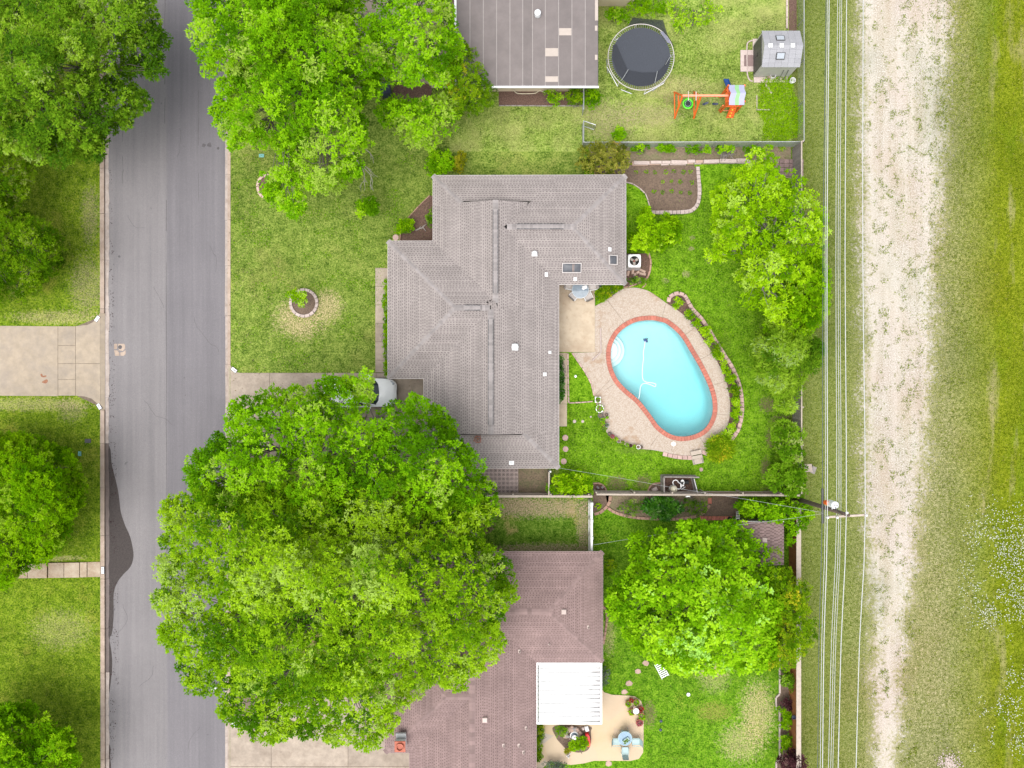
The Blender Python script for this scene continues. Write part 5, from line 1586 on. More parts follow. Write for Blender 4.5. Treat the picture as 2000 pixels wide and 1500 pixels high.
def small_plant(name, label, cat, px, py, r, h, mat, seed, n=60, leaf=(0.12, 0.05), group=None, base_z=0.0, spiky=False):
    """low rosette plant as one mesh"""
    g = np.random.default_rng(seed)
    c = np.array(W(px, py, base_z))
    rm = r / PXM
    a = g.random(n) * 2 * math.pi
    q = np.sqrt(g.random(n))
    P = np.stack([np.cos(a) * q * rm * 0.6, np.sin(a) * q * rm * 0.6, h * (1 - q * 0.6) * g.uniform(0.25, 1.0, n)], 1)
    el = g.uniform(0.1, 1.2, n) if spiky else g.normal(0.25, 0.4, n)
    d = np.stack([np.cos(a) * np.cos(el), np.sin(a) * np.cos(el), np.sin(el)], 1)
    up = unit(np.stack([g.normal(0, 0.3, n), g.normal(0, 0.3, n), np.ones(n)], 1))
    L = np.minimum(leaf[0], rm * 0.9) * g.uniform(0.7, 1.3, n)
    me = leaf_mesh(name, P, d, up, L, leaf[1] * g.uniform(0.7, 1.2, n), g.normal(0.5, 0.22, n), M[mat])
    o = bpy.data.objects.new(name, me); o.location = c
    link(o)
    return tag(o, label, cat, group)

# ---------------------------------------------------------------- trees west of the road
GW = 'street trees on the west side'
tree('street_tree', 'large bright green tree overhanging the top left of the road', 'tree',
     [(-110, -60), (60, -70), (200, -50), (288, -30), (300, 20), (318, 60), (326, 90), (310, 118), (318, 140), (290, 148), (274, 138), (246, 150), (250, 165), (284, 188), (286, 212), (258, 222), (256, 245), (232, 244), (222, 262), (206, 268), (203, 300), (180, 312), (150, 300), (120, 318), (70, 316), (30, 290), (-20, 300), (-110, 240)],
     5.0, 10.5, (70, 190), 'leaf_oak', seed=11, holes=0.10, spacing=0.9, group=GW, rough=1.2, gap_list=((135, 120, 14), (20, 45, 16)), tshift=0.05)
tree('yard_tree', 'narrow green tree at the left edge above the dark one', 'tree', smooth_closed([(-60, 290), (10, 285), (45, 310), (62, 345), (40, 385), (10, 400), (-60, 400)], 3), 2.5, 5.0, (0, 355), 'leaf_dark', seed=12, spacing=0.7, holes=0.1, tshift=0.05, leaf=(0.14, 0.06))
tree('evergreen_tree', 'dark evergreen tree on the left lawn above the western driveway', 'tree', smooth_closed([(-60, 395), (20, 390), (60, 420), (105, 445), (125, 490), (110, 535), (75, 570), (30, 588), (-60, 580)], 3), 1.5, 5.0, (15, 500), 'leaf_dark', seed=13, spacing=0.6, cr=(0.35, 0.65), leaf=(0.13, 0.05), holes=0.12, rough=1.1, tn=0.2, tshift=-0.06)
tree('round_tree', 'dense rounded green tree on the left lawn above the stepped walk', 'tree', smooth_closed([(-90, 870), (0, 852), (55, 852), (100, 868), (140, 890), (158, 930), (163, 968), (140, 1010), (128, 1048), (95, 1092), (45, 1106), (18, 1140), (-40, 1135), (-90, 1110)], 3),
     2.0, 6.5, (30, 965), 'leaf_hedge', seed=14, spacing=0.62, cr=(0.4, 0.7), leaf=(0.14, 0.06), holes=0.0, rough=0.75, tn=0.24, tshift=-0.02)
tree('corner_tree', 'green tree in the bottom left corner of the lawn', 'tree', smooth_closed([(-60, 1400), (20, 1378), (70, 1385), (62, 1405), (92, 1402), (95, 1425), (128, 1425), (150, 1470), (160, 1500), (140, 1560), (60, 1600), (-60, 1580)], 3),
     2.5, 6.5, (30, 1480), 'leaf_bright', seed=15, spacing=0.75, holes=0.10, rough=1.0, tshift=-0.05)

# ---------------------------------------------------------------- trees north of the front lawn
tree('ash_tree', 'tall green tree at the top beside the road, left of the yard trees', 'tree',
     [(372, -30), (480, -60), (600, -60), (610, 40), (560, 100), (560, 150), (500, 170), (470, 145), (455, 150), (435, 130), (410, 138), (408, 155), (400, 140), (405, 130), (380, 110), (371, 105), (380, 85), (378, 60), (392, 30), (375, 10)],
     5.0, 10.5, (490, 60), 'leaf_ash', seed=21, spacing=0.9, holes=0.09, rough=1.2, gap_list=((470, 112, 12),), tshift=0.0)
tree('ash_tree', 'widest green tree at the top centre leaning over the front lawn', 'tree',
     [(430, 165), (455, 150), (500, 130), (505, 70), (520, 20), (540, -50), (640, -60), (655, 20), (700, 40), (720, 80), (745, 110), (728, 145), (742, 175), (720, 205), (700, 215), (724, 255), (718, 285), (690, 290), (700, 330), (680, 345), (678, 380), (655, 375), (640, 370), (600, 365), (585, 340), (580, 380), (590, 400), (575, 420), (560, 412), (545, 400), (518, 385), (520, 350), (545, 330), (560, 300), (530, 280), (505, 285), (480, 270), (455, 285), (440, 262), (415, 225), (418, 205), (440, 190)],
     4.5, 11.5, (585, 195), 'leaf_ash', seed=22, spacing=0.88, holes=0.12, rough=1.3, gap_list=((505, 232, 20), (520, 260, 12), (600, 205, 8)), tshift=0.10, limbs=10)
tree('ash_tree', 'green tree at the top reaching over the paved court of the north house', 'tree',
     [(640, -60), (790, -60), (870, -20), (880, 30), (892, 60), (905, 110), (890, 150), (865, 165), (840, 150), (800, 160), (770, 150), (745, 160), (728, 140), (745, 100), (720, 70), (700, 25), (660, 20)],
     5.0, 9.5, (800, 90), 'leaf_ash', seed=23, spacing=0.88, holes=0.09, rough=1.2, gap_list=((725, 20, 24), (760, 5, 18), (740, 105, 18), (766, 110, 14), (690, 55, 14)))
tree('ash_tree', 'low green tree between the north lawn and the dark trash bin', 'tree',
     [(735, 205), (790, 190), (840, 195), (880, 180), (900, 205), (905, 235), (880, 248), (858, 255), (852, 275), (875, 288), (860, 298), (830, 285), (800, 285), (780, 262), (745, 255), (730, 230)],
     3.0, 6.0, (815, 230), 'leaf_ash', seed=24, spacing=0.75, holes=0.10, rough=1.0, tshift=0.03)
tree('lawn_sapling', 'small bright green low branch clump at the lower edge of the lawn tree', 'tree', smooth_closed([(700, 395), (715, 385), (735, 392), (738, 405), (725, 420), (705, 418)], 3), 1.6, 2.6, (705, 395), 'leaf_bright', seed=25, spacing=0.5, cr=(0.3, 0.5), holes=0, rough=0.5, r0=0.03, tshift=0.05)
tree('juniper_tree', 'dense yellowish green juniper against the corner of the north house', 'tree', smooth_closed([(880, 75), (915, 80), (928, 110), (945, 135), (962, 165), (968, 190), (955, 215), (915, 225), (895, 240), (875, 215), (862, 185), (872, 150), (868, 110)], 3),
     1.5, 6.0, (905, 175), 'leaf_gold', seed=26, spacing=0.5, cr=(0.32, 0.55), leaf=(0.11, 0.04), m=15, k=12, holes=0.0, rough=0.8, tn=0.15, tshift=-0.12)
# bare dead branch hanging over the lawn
db = thing('dead_branch', 'bare pale branch hanging from the lawn tree above the grass', 'branch', W(705, 320, 3.0))
m = MB(); gb = random.Random(4)
def twig(p, d, L, r, lev):
    e = p + d * L
    md = p.lerp(e, 0.5) + Vector((gb.uniform(-0.1, 0.1), gb.uniform(-0.1, 0.1), gb.uniform(-0.05, 0.05))) * L
    m.tube([p, md, e], [r, r * 0.8, r * 0.55], 5)
    if lev:
        for q in range(3 if lev > 1 else 2):
            a_ = gb.uniform(-0.9, 0.9)
            nd = (Matrix.Rotation(a_, 3, 'Z') @ d + Vector((0, 0, gb.uniform(-0.35, 0.15)))).normalized()
            twig(md.lerp(e, gb.uniform(0.1, 1)), nd, L * gb.uniform(0.45, 0.75), r * 0.6, lev - 1)
pA, pB = W(688, 296, 4.4), W(725, 345, 3.6)
twig(pA, (pB - pA).normalized(), (pB - pA).length * 0.75, 0.045, 3)
pA2, pB2 = W(715, 292, 4.2), W(738, 318, 3.8)
twig(pA2, (pB2 - pA2).normalized(), (pB2 - pA2).length * 0.6, 0.03, 1)
m.build('limb', M['bark_pale'], db)

# ---------------------------------------------------------------- two great trees south of the driveway
tree('oak_tree', 'broad dark green tree shading the white car and the driveway', 'tree',
     [(372, 905), (385, 885), (412, 870), (415, 850), (440, 855), (450, 845), (448, 800), (475, 785), (500, 783), (525, 770), (540, 762), (560, 770), (575, 755), (590, 760), (630, 765), (632, 742), (650, 735), (680, 740), (705, 730), (716, 745), (726, 768), (716, 798), (740, 806), (766, 796), (786, 786), (815, 780), (830, 795), (862, 802), (860, 815), (884, 825), (890, 860), (925, 880), (935, 910), (935, 930), (958, 945), (962, 970), (970, 1000), (930, 1020), (800, 1030), (650, 1035), (520, 1025), (430, 1010), (385, 985), (388, 958), (368, 935)],
     5.0, 10.0, (640, 900), 'leaf_ash', seed=31, spacing=0.88, holes=0.08, rough=1.25, tshift=-0.03, limbs=12, leaf=(0.16, 0.075), gap_list=((455, 865, 9), (560, 835, 10), (770, 850, 12), (790, 920, 10), (725, 815, 7)))
tree('pecan_tree', 'largest tree, pale yellowish green, over the road and the mauve roof', 'tree',
     [(318, 995), (330, 975), (365, 970), (390, 960), (470, 955), (580, 950), (700, 945), (820, 950), (900, 965), (945, 985), (968, 1010), (935, 1035), (938, 1060), (975, 1085), (990, 1110), (1003, 1150), (995, 1175), (975, 1185), (972, 1210), (978, 1245), (980, 1265), (955, 1290), (940, 1300), (915, 1315), (905, 1338), (880, 1340), (850, 1330), (830, 1345), (800, 1355), (795, 1375), (770, 1390), (772, 1410), (750, 1420), (738, 1445), (722, 1460), (700, 1455), (690, 1440), (655, 1445), (620, 1435), (590, 1440), (560, 1432), (545, 1440), (515, 1440), (470, 1425), (455, 1405), (430, 1395), (425, 1370), (395, 1345), (370, 1345), (362, 1320), (350, 1275), (320, 1250), (315, 1230), (345, 1215), (320, 1190), (302, 1180), (312, 1160), (340, 1140), (322, 1130), (312, 1120), (318, 1095), (345, 1085), (320, 1060), (318, 1040), (340, 1020)],
     5.0, 13.5, (640, 1150), 'leaf_pecan', seed=32, spacing=0.92, cr=(0.6, 0.9), holes=0.05, rough=1.15, tn=0.34, tshift=0.04, limbs=14, leaf=(0.17, 0.075), gap_list=((680, 1010, 9), (665, 1050, 9), (672, 1150, 10)))

# ---------------------------------------------------------------- back yard trees
tree('pecan_sapling', 'loose yellow green tree with grey branches along the back fence', 'tree',
     [(1470, 300), (1500, 290), (1520, 300), (1515, 325), (1545, 320), (1560, 350), (1590, 370), (1608, 420), (1612, 465), (1600, 500), (1608, 540), (1605, 580), (1590, 610), (1570, 635), (1535, 630), (1500, 615), (1490, 590), (1455, 590), (1465, 560), (1440, 545), (1435, 515), (1455, 500), (1410, 500), (1385, 495), (1400, 475), (1395, 440), (1400, 415), (1390, 385), (1400, 365), (1430, 360), (1440, 335), (1460, 330)],
     3.0, 7.5, (1490, 470), 'leaf_lime', seed=41, spacing=0.82, cr=(0.4, 0.72), holes=0.20, rough=1.25, bark='bark_pale', leaf=(0.16, 0.08), m=15, k=11, layers=((0, 1.0), (1.2, 0.7), (2.4, 0.4)), limbs=12, tshift=0.02, gap_list=((1500, 525, 12), (1497, 560, 10)))
tree('fence_tree', 'darker green bushy tree on the fence under the yellow green one', 'tree', smooth_closed([(1560, 520), (1600, 515), (1615, 560), (1610, 610), (1585, 640), (1560, 660), (1510, 650), (1495, 625), (1530, 600)], 3), 2.0, 4.8, (1548, 590), 'leaf_hedge', seed=42, spacing=0.65, holes=0.1, leaf=(0.15, 0.065), tshift=0.0)
tree('willow_tree', 'feathery pale green willow like tree against the back fence', 'tree', smooth_closed([(1490, 650), (1520, 640), (1560, 645), (1590, 655), (1604, 690), (1600, 720), (1580, 735), (1560, 765), (1565, 785), (1530, 808), (1510, 790), (1512, 760), (1490, 745), (1475, 720), (1478, 690), (1470, 670)], 3),
     2.0, 4.8, (1530, 710), 'leaf_willow', seed=43, spacing=0.55, cr=(0.4, 0.65), leaf=(0.24, 0.05), m=20, k=12, holes=0.03, rough=1.0, droop=0.35)
for sd_, ol, lab in ((44, [(1512, 832), (1540, 820), (1566, 825), (1572, 860), (1566, 895), (1540, 905), (1520, 892), (1512, 870)], 'upper of two leafy vine shrubs at the south end of the back fence'),
                     (45, [(1508, 905), (1525, 890), (1550, 900), (1572, 900), (1574, 945), (1562, 968), (1530, 965), (1500, 950), (1492, 930)], 'lower of two leafy vine shrubs in the corner of the back fence')):
    tree('vine_shrub', lab, 'shrub', smooth_closed(ol, 3), 1.2, 2.6, (ol[0][0] + 18, ol[0][1] + 30), 'leaf_vine', seed=sd_, spacing=0.45, cr=(0.28, 0.5), leaf=(0.18, 0.09), m=14, k=9, holes=0.03, rough=0.6, r0=0.05, group='vine shrubs by the back fence', tn=0.2)
tree('redbud_tree', 'small vivid green tree beside the air conditioner and the garden bed', 'tree', smooth_closed([(1240, 435), (1262, 405), (1280, 425), (1310, 420), (1324, 440), (1326, 470), (1308, 490), (1295, 505), (1280, 490), (1262, 490), (1240, 485), (1228, 470), (1235, 455)], 3),
     1.6, 3.6, (1272, 462), 'leaf_lime', seed=46, spacing=0.45, cr=(0.32, 0.52), leaf=(0.15, 0.085), m=18, k=10, holes=0.0, rough=0.8, tshift=-0.12, tn=0.15)
tree('maple_tree', 'bright light green tree on the south back lawn', 'tree',
     [(1240, 1085), (1232, 1060), (1250, 1035), (1275, 1028), (1300, 1045), (1325, 1050), (1335, 1022), (1360, 1018), (1370, 1035), (1400, 1020), (1430, 1020), (1455, 1035), (1470, 1060), (1500, 1080), (1525, 1100), (1530, 1160), (1520, 1200), (1515, 1260), (1500, 1300), (1440, 1312), (1400, 1300), (1370, 1320), (1330, 1318), (1300, 1300), (1270, 1280), (1240, 1260), (1225, 1235), (1235, 1215), (1205, 1205), (1192, 1185), (1195, 1150), (1215, 1125), (1230, 1110)],
     3.0, 8.0, (1350, 1150), 'leaf_maple', seed=47, spacing=0.80, cr=(0.5, 0.85), leaf=(0.19, 0.13), m=14, k=9, holes=0.10, rough=1.1, bark='bark', tn=0.18, gap_list=((1330, 1130, 9), (1415, 1110, 9), (1365, 1210, 8)), limbs=12, tshift=0.0)
tree('golden_tree', 'dense golden green tree against the cedar fence right of the maple', 'tree', smooth_closed([(1505, 1075), (1520, 1085), (1525, 1110), (1545, 1105), (1555, 1130), (1578, 1145), (1580, 1190), (1596, 1220), (1585, 1255), (1570, 1270), (1550, 1300), (1520, 1308), (1490, 1300), (1500, 1260), (1512, 1200), (1505, 1140), (1492, 1100)], 3),
     2.2, 6.2, (1528, 1190), 'leaf_gold', seed=48, spacing=0.52, cr=(0.35, 0.6), leaf=(0.13, 0.05), m=14, k=12, holes=0.05, rough=0.9, tn=0.26, tshift=0.0)

# ================================================================== beds, edging, hedges
def edging(root, pts_px, step, size, mat, z, name='block', closed=False, jit=0.03, smooth=True, gapf=0.94):
    pp = smooth_closed(pts_px, 5) if closed and smooth else (smooth_open(pts_px, 5) if smooth else pts_px)
    P = wpts(pp)
    rs, st = resample(P, step, closed)
    me = MB().bbox((0, 0, 0), (st * gapf, size[0], size[1]), 0, 0.015).mesh(name, M[mat])
    for (p, a) in rs:
        place(name, me, root, (p.x, p.y, z + random.uniform(-0.012, 0.012)), a + random.uniform(-jit, jit), (random.uniform(0.95, 1.02), random.uniform(0.94, 1.05), 1))

def bed(label, soil_px, z=0.02, mat='soil', cat='garden bed', name='garden_bed', smooth=True):
    c = W(sum(p[0] for p in soil_px) / len(soil_px), sum(p[1] for p in soil_px) / len(soil_px))
    o = thing(name, label, cat, c)
    pts = smooth_closed(soil_px, 4) if smooth else soil_px
    P = [W(p[0], p[1], z) for p in pts]
    a = sum(P[i].x * P[(i + 1) % len(P)].y - P[(i + 1) % len(P)].x * P[i].y for i in range(len(P)))
    MB().poly(P if a > 0 else P[::-1]).build('soil', M[mat], o)
    return o

# poolside bed
pb_out = [(1305, 590.6), (1308.5, 580), (1322, 573.5), (1336, 578), (1345, 592), (1352, 604), (1368, 621), (1382, 641), (1399, 669), (1414, 693), (1429.6, 718), (1440, 742), (1446.5, 767), (1448.5, 791.5), (1447, 816), (1440, 840.5), (1426.5, 861)]
pb_in = [(1302, 592), (1325, 608), (1350, 629.5), (1371, 660), (1393, 693.5), (1409.6, 724.5), (1420, 752), (1425, 782), (1425, 810), (1419, 834), (1405, 856)]
pbed = bed('long curved poolside bed of plants edged with pink blocks', pb_out + pb_in[::-1], 0.03, 'mulch', smooth=False)
edging(pbed, pb_out, 0.335, (0.24, 0.18), 'pink_block', 0.07)
pos = [(1323.5, 592, 11, 'lime'), (1348, 614, 9, 'lime'), (1362, 630, 10, 'lime'), (1378, 648, 11, 'lime'), (1388, 666, 9, 'lime'), (1398, 679, 10, 'gold'), (1403, 693, 10, 'lime'), (1414, 711, 9, 'lime'), (1418, 726, 8, 'lime'), (1427, 743, 11, 'lime'),
       (1435, 763, 13, 'gold'), (1437, 783, 10, 'lime'), (1437.5, 803, 9, 'lime'), (1436, 818, 8, 'lime'), (1429, 835, 9, 'lime'), (1421, 848, 9, 'lime')]
for i, (x, y, r, mt) in enumerate(pos):
    lab = ('yellow green' if mt == 'gold' else 'green') + ' leafy plant in the poolside bed, ' + ORD[i] + ' from its north end'
    shrub(lab, x, y, r * 0.92, r * 0.92, 0.42, 'leaf_' + mt, 300 + i, 'plants in the poolside bed', 'bed_plant', 'plant', (0.13, 0.06), 0.22, (0.14, 0.22), 8, 7, jag=0.16)
shrub('round lime yellow grassy shrub at the south end of the poolside bed', 1406, 874, 24, 23, 0.9, 'leaf_gold', 330, leaf=(0.26, 0.05), spacing=0.28, m=9, k=8, jag=0.06, tshift=0.10)
for (a_, b_, z_) in (((1294, 886), (1352, 894), 0.04), ((1371, 881), (1382, 883), 0.04)):
    q = thing('block_border', 'pink block border under the south edge of the pool deck' if a_[0] < 1300 else 'short pink block border beside the wooden pool step', 'border', W(*a_))
    edging(q, [a_, ((a_[0] + b_[0]) / 2, (a_[1] + b_[1]) / 2 + 2.5), b_], 0.33, (0.26, 0.14), 'pink_block', z_)

# vegetable garden
veg = bed('brown vegetable bed with rows of seedlings beside the east gable', [(1160, 322), (1240, 322), (1300, 323), (1356, 322), (1362, 340), (1364, 380), (1360, 402), (1345, 411), (1300, 413), (1272, 413), (1268, 395), (1262, 380), (1245, 365), (1226, 357), (1215, 356), (1160, 356)], 0.035, smooth=False)
edging(veg, [(1362, 326), (1364, 350), (1365.5, 372), (1364, 392), (1358, 405), (1346, 413), (1325, 415), (1300, 415.5), (1272, 415.5)], 0.275, (0.24, 0.18), 'pale_block', 0.06)
edging(veg, [(1222, 356), (1236, 360), (1250, 369), (1261, 381), (1266, 395), (1269, 406)], 0.5, (0.07, 0.10), 'pale_block', 0.05, 'edging_strip')
i = 0
for row, (ry, xs) in enumerate(((336, (1242, 1262, 1279, 1300, 1316, 1334, 1348)), (355.5, (1294, 1311, 1328, 1351)), (375.5, (1277, 1293, 1311, 1329, 1347)))):
    for cidx, x in enumerate(xs):
        small_plant('seedling', 'small seedling in the vegetable bed, %s row from the top, %s from the left' % (ORD[row], ORD[cidx]), 'seedling', x, ry + random.uniform(-1.5, 1.5), random.uniform(3.0, 4.6), 0.2, random.choice(['leaf_vine', 'leaf_willow', 'leaf_hedge']), 400 + i, 26, (0.11, 0.05), 'vegetable seedlings', 0.03)
        i += 1
# dry strip and stacked stone wall north of the garden
ds_ = sheet('dirt_strip', [(1150, 288), (1545, 286), (1545, 322), (1440, 318), (1240, 320), (1150, 318)], 0.010, M['dry_earth'])
wall = thing('stone_wall', 'low wall of long flat stones along the top of the vegetable bed', 'stone wall', W(1340, 318))
x = 1234
while x < 1462:
    L = random.uniform(14, 34)
    yv = 318.5 - 0.022 * (x - 1234) + random.uniform(-0.6, 0.6)
    if not (1313 < x < 1318):
        for lv, (dy, wd) in enumerate(((0.8, 0.34), (-0.6, 0.28))):
            c = W(x + L / 2 + lv * 3, yv + dy, 0.08 + lv * 0.10)
            MB().bbox(c, (L / PXM * 0.96, wd * random.uniform(0.7, 1.0), 0.12), random.uniform(-0.03, 0.03), 0.02).build('stone', M['pale_block'] if random.random() < 0.7 else M['flagstone'], wall)
    x += L + 0.7
shrub('ochre flowered rounded bush at the north corner of the taupe house', 1179, 311, 56, 33, 2.3, 'leaf_ochre', 340, spacing=0.42, cr=(0.26, 0.42), leaf=(0.12, 0.06), m=11, k=9, rough=0.5, tn=0.28, outline=blob(1179, 311, 57, 32, n=18, jag=0.07, seed=3))
shrub('leafy bright green bush at the north west corner of the taupe roof', 854, 318, 30, 24, 1.8, 'leaf_bright', 341, spacing=0.4, cr=(0.25, 0.42), leaf=(0.16, 0.08), m=10, k=8, rough=0.5)
shrub('yellow and russet bush beside the leafy bush at the roof corner', 898, 318, 14, 22, 1.4, 'leaf_yellow', 342, spacing=0.32, leaf=(0.11, 0.05), tn=0.4)
# vine on the chain link fence
for k, (x, y, rx) in enumerate(((1368, 291, 32), (1418, 290, 24), (1480, 292, 34), (1300, 289, 22), (1254, 289, 22))):
    shrub('green vine clump on the chain link fence, %s from the east' % ORD[[2, 1, 0, 3, 4][k]], x, y, rx, 6, 0.9, 'leaf_bright', 345 + k, 'vines on the chain link fence', 'vine', 'vine', leaf=(0.13, 0.07), spacing=0.32, jag=0.2)
shrub('small green weed clump at the chain link fence near the ochre bush', 1208, 262, 12, 14, 0.8, 'leaf_bright', 352, leaf=(0.13, 0.07), jag=0.25)
brush = thing('brush_pile', 'grey pile of twigs by the chain link fence above the garden wall', 'brush pile', W(1418, 300))
m = MB(); g_ = random.Random(8)
for k in range(34):
    c = W(1418 + g_.uniform(-11, 11), 300 + g_.uniform(-6, 6), g_.uniform(0.05, 0.3)); a_ = g_.uniform(0, 3.14); L = g_.uniform(0.15, 0.4)
    d = Vector((math.cos(a_) * L, math.sin(a_) * L, g_.uniform(-0.05, 0.05)))
    m.tube([c - d, c + Vector((0, 0, 0.04)), c + d], 0.014, 4)
m.build('twigs', M['bark_pale'], brush)
# rubble slab of dark shingles in the corner
cs = W(1540, 333)
cp = thing('corner_pad', 'mauve paved pad in the north east corner of the back yard', 'paving', cs)
for ix in range(6):
    for iy in range(5):
        c = W(1517 + ix * 9.5, 315 + iy * 8.5, 0.03)
        MB().bbox(c, (0.29, 0.26, 0.08), 0, 0.01).build('paver', M['shingle_pink_cap'], cp)

# beds round the air conditioner
acb = bed('red mulch bed curved around the air conditioner', [(1215, 495), (1262, 495), (1268, 505), (1270, 520), (1266, 540), (1258, 552), (1240, 558), (1215, 560)], 0.03, 'mulch', smooth=False)
edging(acb, [(1266, 494), (1270, 508), (1270, 522), (1266, 538), (1258, 550)], 0.42, (0.12, 0.14), 'tan_block', 0.06)
edging(acb, [(1216, 562), (1232, 559), (1246, 553), (1259, 547)], 0.42, (0.09, 0.12), 'tan_block', 0.06)
edging(acb, [(1259, 549), (1260, 556), (1254, 562)], 0.3, (0.07, 0.10), 'tan_block', 0.06)
for k, (x, y, a_, L) in enumerate(((1227, 534, 1.3, 0.34), (1236, 531, 1.5, 0.32), (1246, 532, 0.6, 0.22), (1255, 529, -0.4, 0.40), (1255, 535, -0.2, 0.42), (1240, 536, 0.9, 0.2))):
    c = W(x, y, 0.09)
    o = MB().bbox(c, (L, 0.16, 0.10), a_, 0.02).build('loose_brick', M['flagstone'])
    tag(o, 'loose flat brick in the mulch south of the air conditioner, %s from the house' % ORD[[0, 1, 3, 5, 4, 2][k]], 'brick', 'loose bricks by the air conditioner')
shrub('low weedy ground cover between the loose bricks and the pool deck', 1242, 548, 22, 7, 0.25, 'leaf_vine', 356, leaf=(0.08, 0.04), spacing=0.22, cr=(0.1, 0.2), outline=blob(1242, 548, 22, 7, seed=4, jag=0.2))
shrub('yellow green ground cover wedge between patio and pool deck', 1185, 575, 0, 0, 0.45, 'leaf_gold', 357, leaf=(0.10, 0.04), spacing=0.24, cr=(0.14, 0.24), m=9, k=9, outline=[(1164, 562), (1190, 556), (1215, 555), (1214, 563), (1200, 573), (1184, 585), (1165, 596)], tshift=-0.12)
# west bed by the wing
wb = bed('triangular dark mulch bed with a pink edge in the corner of the taupe house', [(838, 382), (852, 382), (852, 473), (780, 473), (780, 455), (800, 425), (820, 400)], 0.025, 'mulch', smooth=False)
edging(wb, [(840, 382), (825, 396), (808, 414), (796, 428), (786, 444), (781, 470)], 0.5, (0.06, 0.14), 'tan_block', 0.05, 'edging_strip')
shrub('round vivid green bush at the corner of the triangular mulch bed', 790, 444, 18, 16, 0.9, 'leaf_lime', 358, leaf=(0.12, 0.06), spacing=0.26, tshift=-0.2)
shrub('straggly green shrub beside the house wall in the triangular bed', 842, 430, 8, 30, 0.7, 'leaf_vine', 359, leaf=(0.11, 0.05), spacing=0.28, jag=0.25)
st_ = thing('driftwood', 'pale driftwood root lying in the triangular mulch bed', 'driftwood', W(825, 447))
m = MB()
for (p, q, r_) in (((812, 450), (828, 444), 0.06), ((822, 447), (833, 438), 0.05), ((826, 445), (832, 452), 0.04), ((818, 449), (822, 441), 0.03)):
    m.tube([W(*p, 0.07), W((p[0] + q[0]) / 2, (p[1] + q[1]) / 2 - 1, 0.12), W(*q, 0.1)], [r_, r_ * 0.8, r_ * 0.3], 6)
m.build('root', M['bark_pale'], st_)
def stepping(px, py, r, label, mat='pink_block', group=None, z=0.0):
    c = W(px, py, z)
    o = MB().lathe((0, 0, 0), [(r / PXM, -0.05), (r / PXM, 0.025), (r / PXM - 0.02, 0.04), (0, 0.04)], 22).build('stepping_stone', M[mat])
    o.location = c
    return tag(o, label, 'stepping stone', group)
stepping(773, 464, 6, 'round pink stepping stone at the tip of the triangular mulch bed')
for k, (x, y, r, zz) in enumerate(((1104, 855, 5.8, 0), (1104.5, 877, 5.6, 0), (1101, 901, 5.8, 0))):
    stepping(x, y, r, 'round pink stepping stone beside the east wall, %s from the walk' % ORD[k], group='stepping stones along the east wall')
for k, (x, y, r) in enumerate(((1122, 823, 3.3), (1138, 823, 2.8), (1154, 814, 1.8))):
    stepping(x, y, r, 'small pale round stone in the back lawn, %s from the walk' % ORD[k], 'pale_block', 'small pale stones in the back lawn')
stepping(1369.5, 917, 3.8, 'round pink stepping stone between the pool step and pump enclosure')
stepping(929, 926, 9, 'brown round paver beside the patterned tiles at the south wall', 'flagstone')
# circular planter in the front lawn
cp_ = bed('round planter ring of pink blocks with soil in the front lawn', [(594 + 24 * math.cos(a_), 592 + 24 * math.sin(a_)) for a_ in [k * math.pi / 8 for k in range(16)]], 0.06)
edging(cp_, [(594 + 25.5 * math.cos(a_), 592 + 25.5 * math.sin(a_)) for a_ in [k * math.pi / 8 for k in range(16)]], 0.31, (0.19, 0.20), 'pale_block', 0.06, closed=True)
tree('planter_sapling', 'young yellow green sapling growing in the round planter', 'sapling', [(564, 572), (575, 568), (588, 572), (596, 570), (602, 585), (598, 598), (588, 612), (580, 608), (584, 595), (570, 590)], 0.8, 1.7, (588, 592), 'leaf_lime', spacing=0.3, cr=(0.16, 0.28), m=8, k=8, leaf=(0.12, 0.06), seed=49, holes=0.1, rough=0.4, layers=((0, 1.0), (0.4, 0.5)), r0=0.03, limbs=4, bark='bark_pale', fork=0.4, tshift=0.12)
cp2 = bed('half hidden mulch ring under the lawn tree near the road', [(522 + 16 * math.cos(a_), 365 + 20 * math.sin(a_)) for a_ in [k * math.pi / 7 for k in range(14)]], 0.05, 'mulch')
edging(cp2, [(522 + 18 * math.cos(a_), 365 + 22 * math.sin(a_)) for a_ in [k * math.pi / 7 for k in range(14)]], 0.34, (0.17, 0.16), 'pink_block', 0.05, closed=True)
# hedges
def hedge(label, ol, h, seed, mat='leaf_hedge'):
    xs = [p[0] for p in ol]; ys = [p[1] for p in ol]
    return shrub(label, sum(xs) / len(xs), sum(ys) / len(ys), 0, 0, h, mat, seed, None, 'hedge', 'hedge', (0.08, 0.04), 0.22, (0.14, 0.20), 10, 9, outline=ol, dome=0.18, rough=0.10)
hedge('narrow clipped hedge along the west front wall beside the walk', [(747, 545), (758, 543), (766, 545), (766, 736), (749, 736), (750, 640)], 0.8, 361)
hedge('narrow clipped hedge along the east wall beside the service walk', [(1084, 692), (1100, 692), (1101, 740), (1102, 786), (1084, 788)], 0.8, 362, 'leaf_gloss')
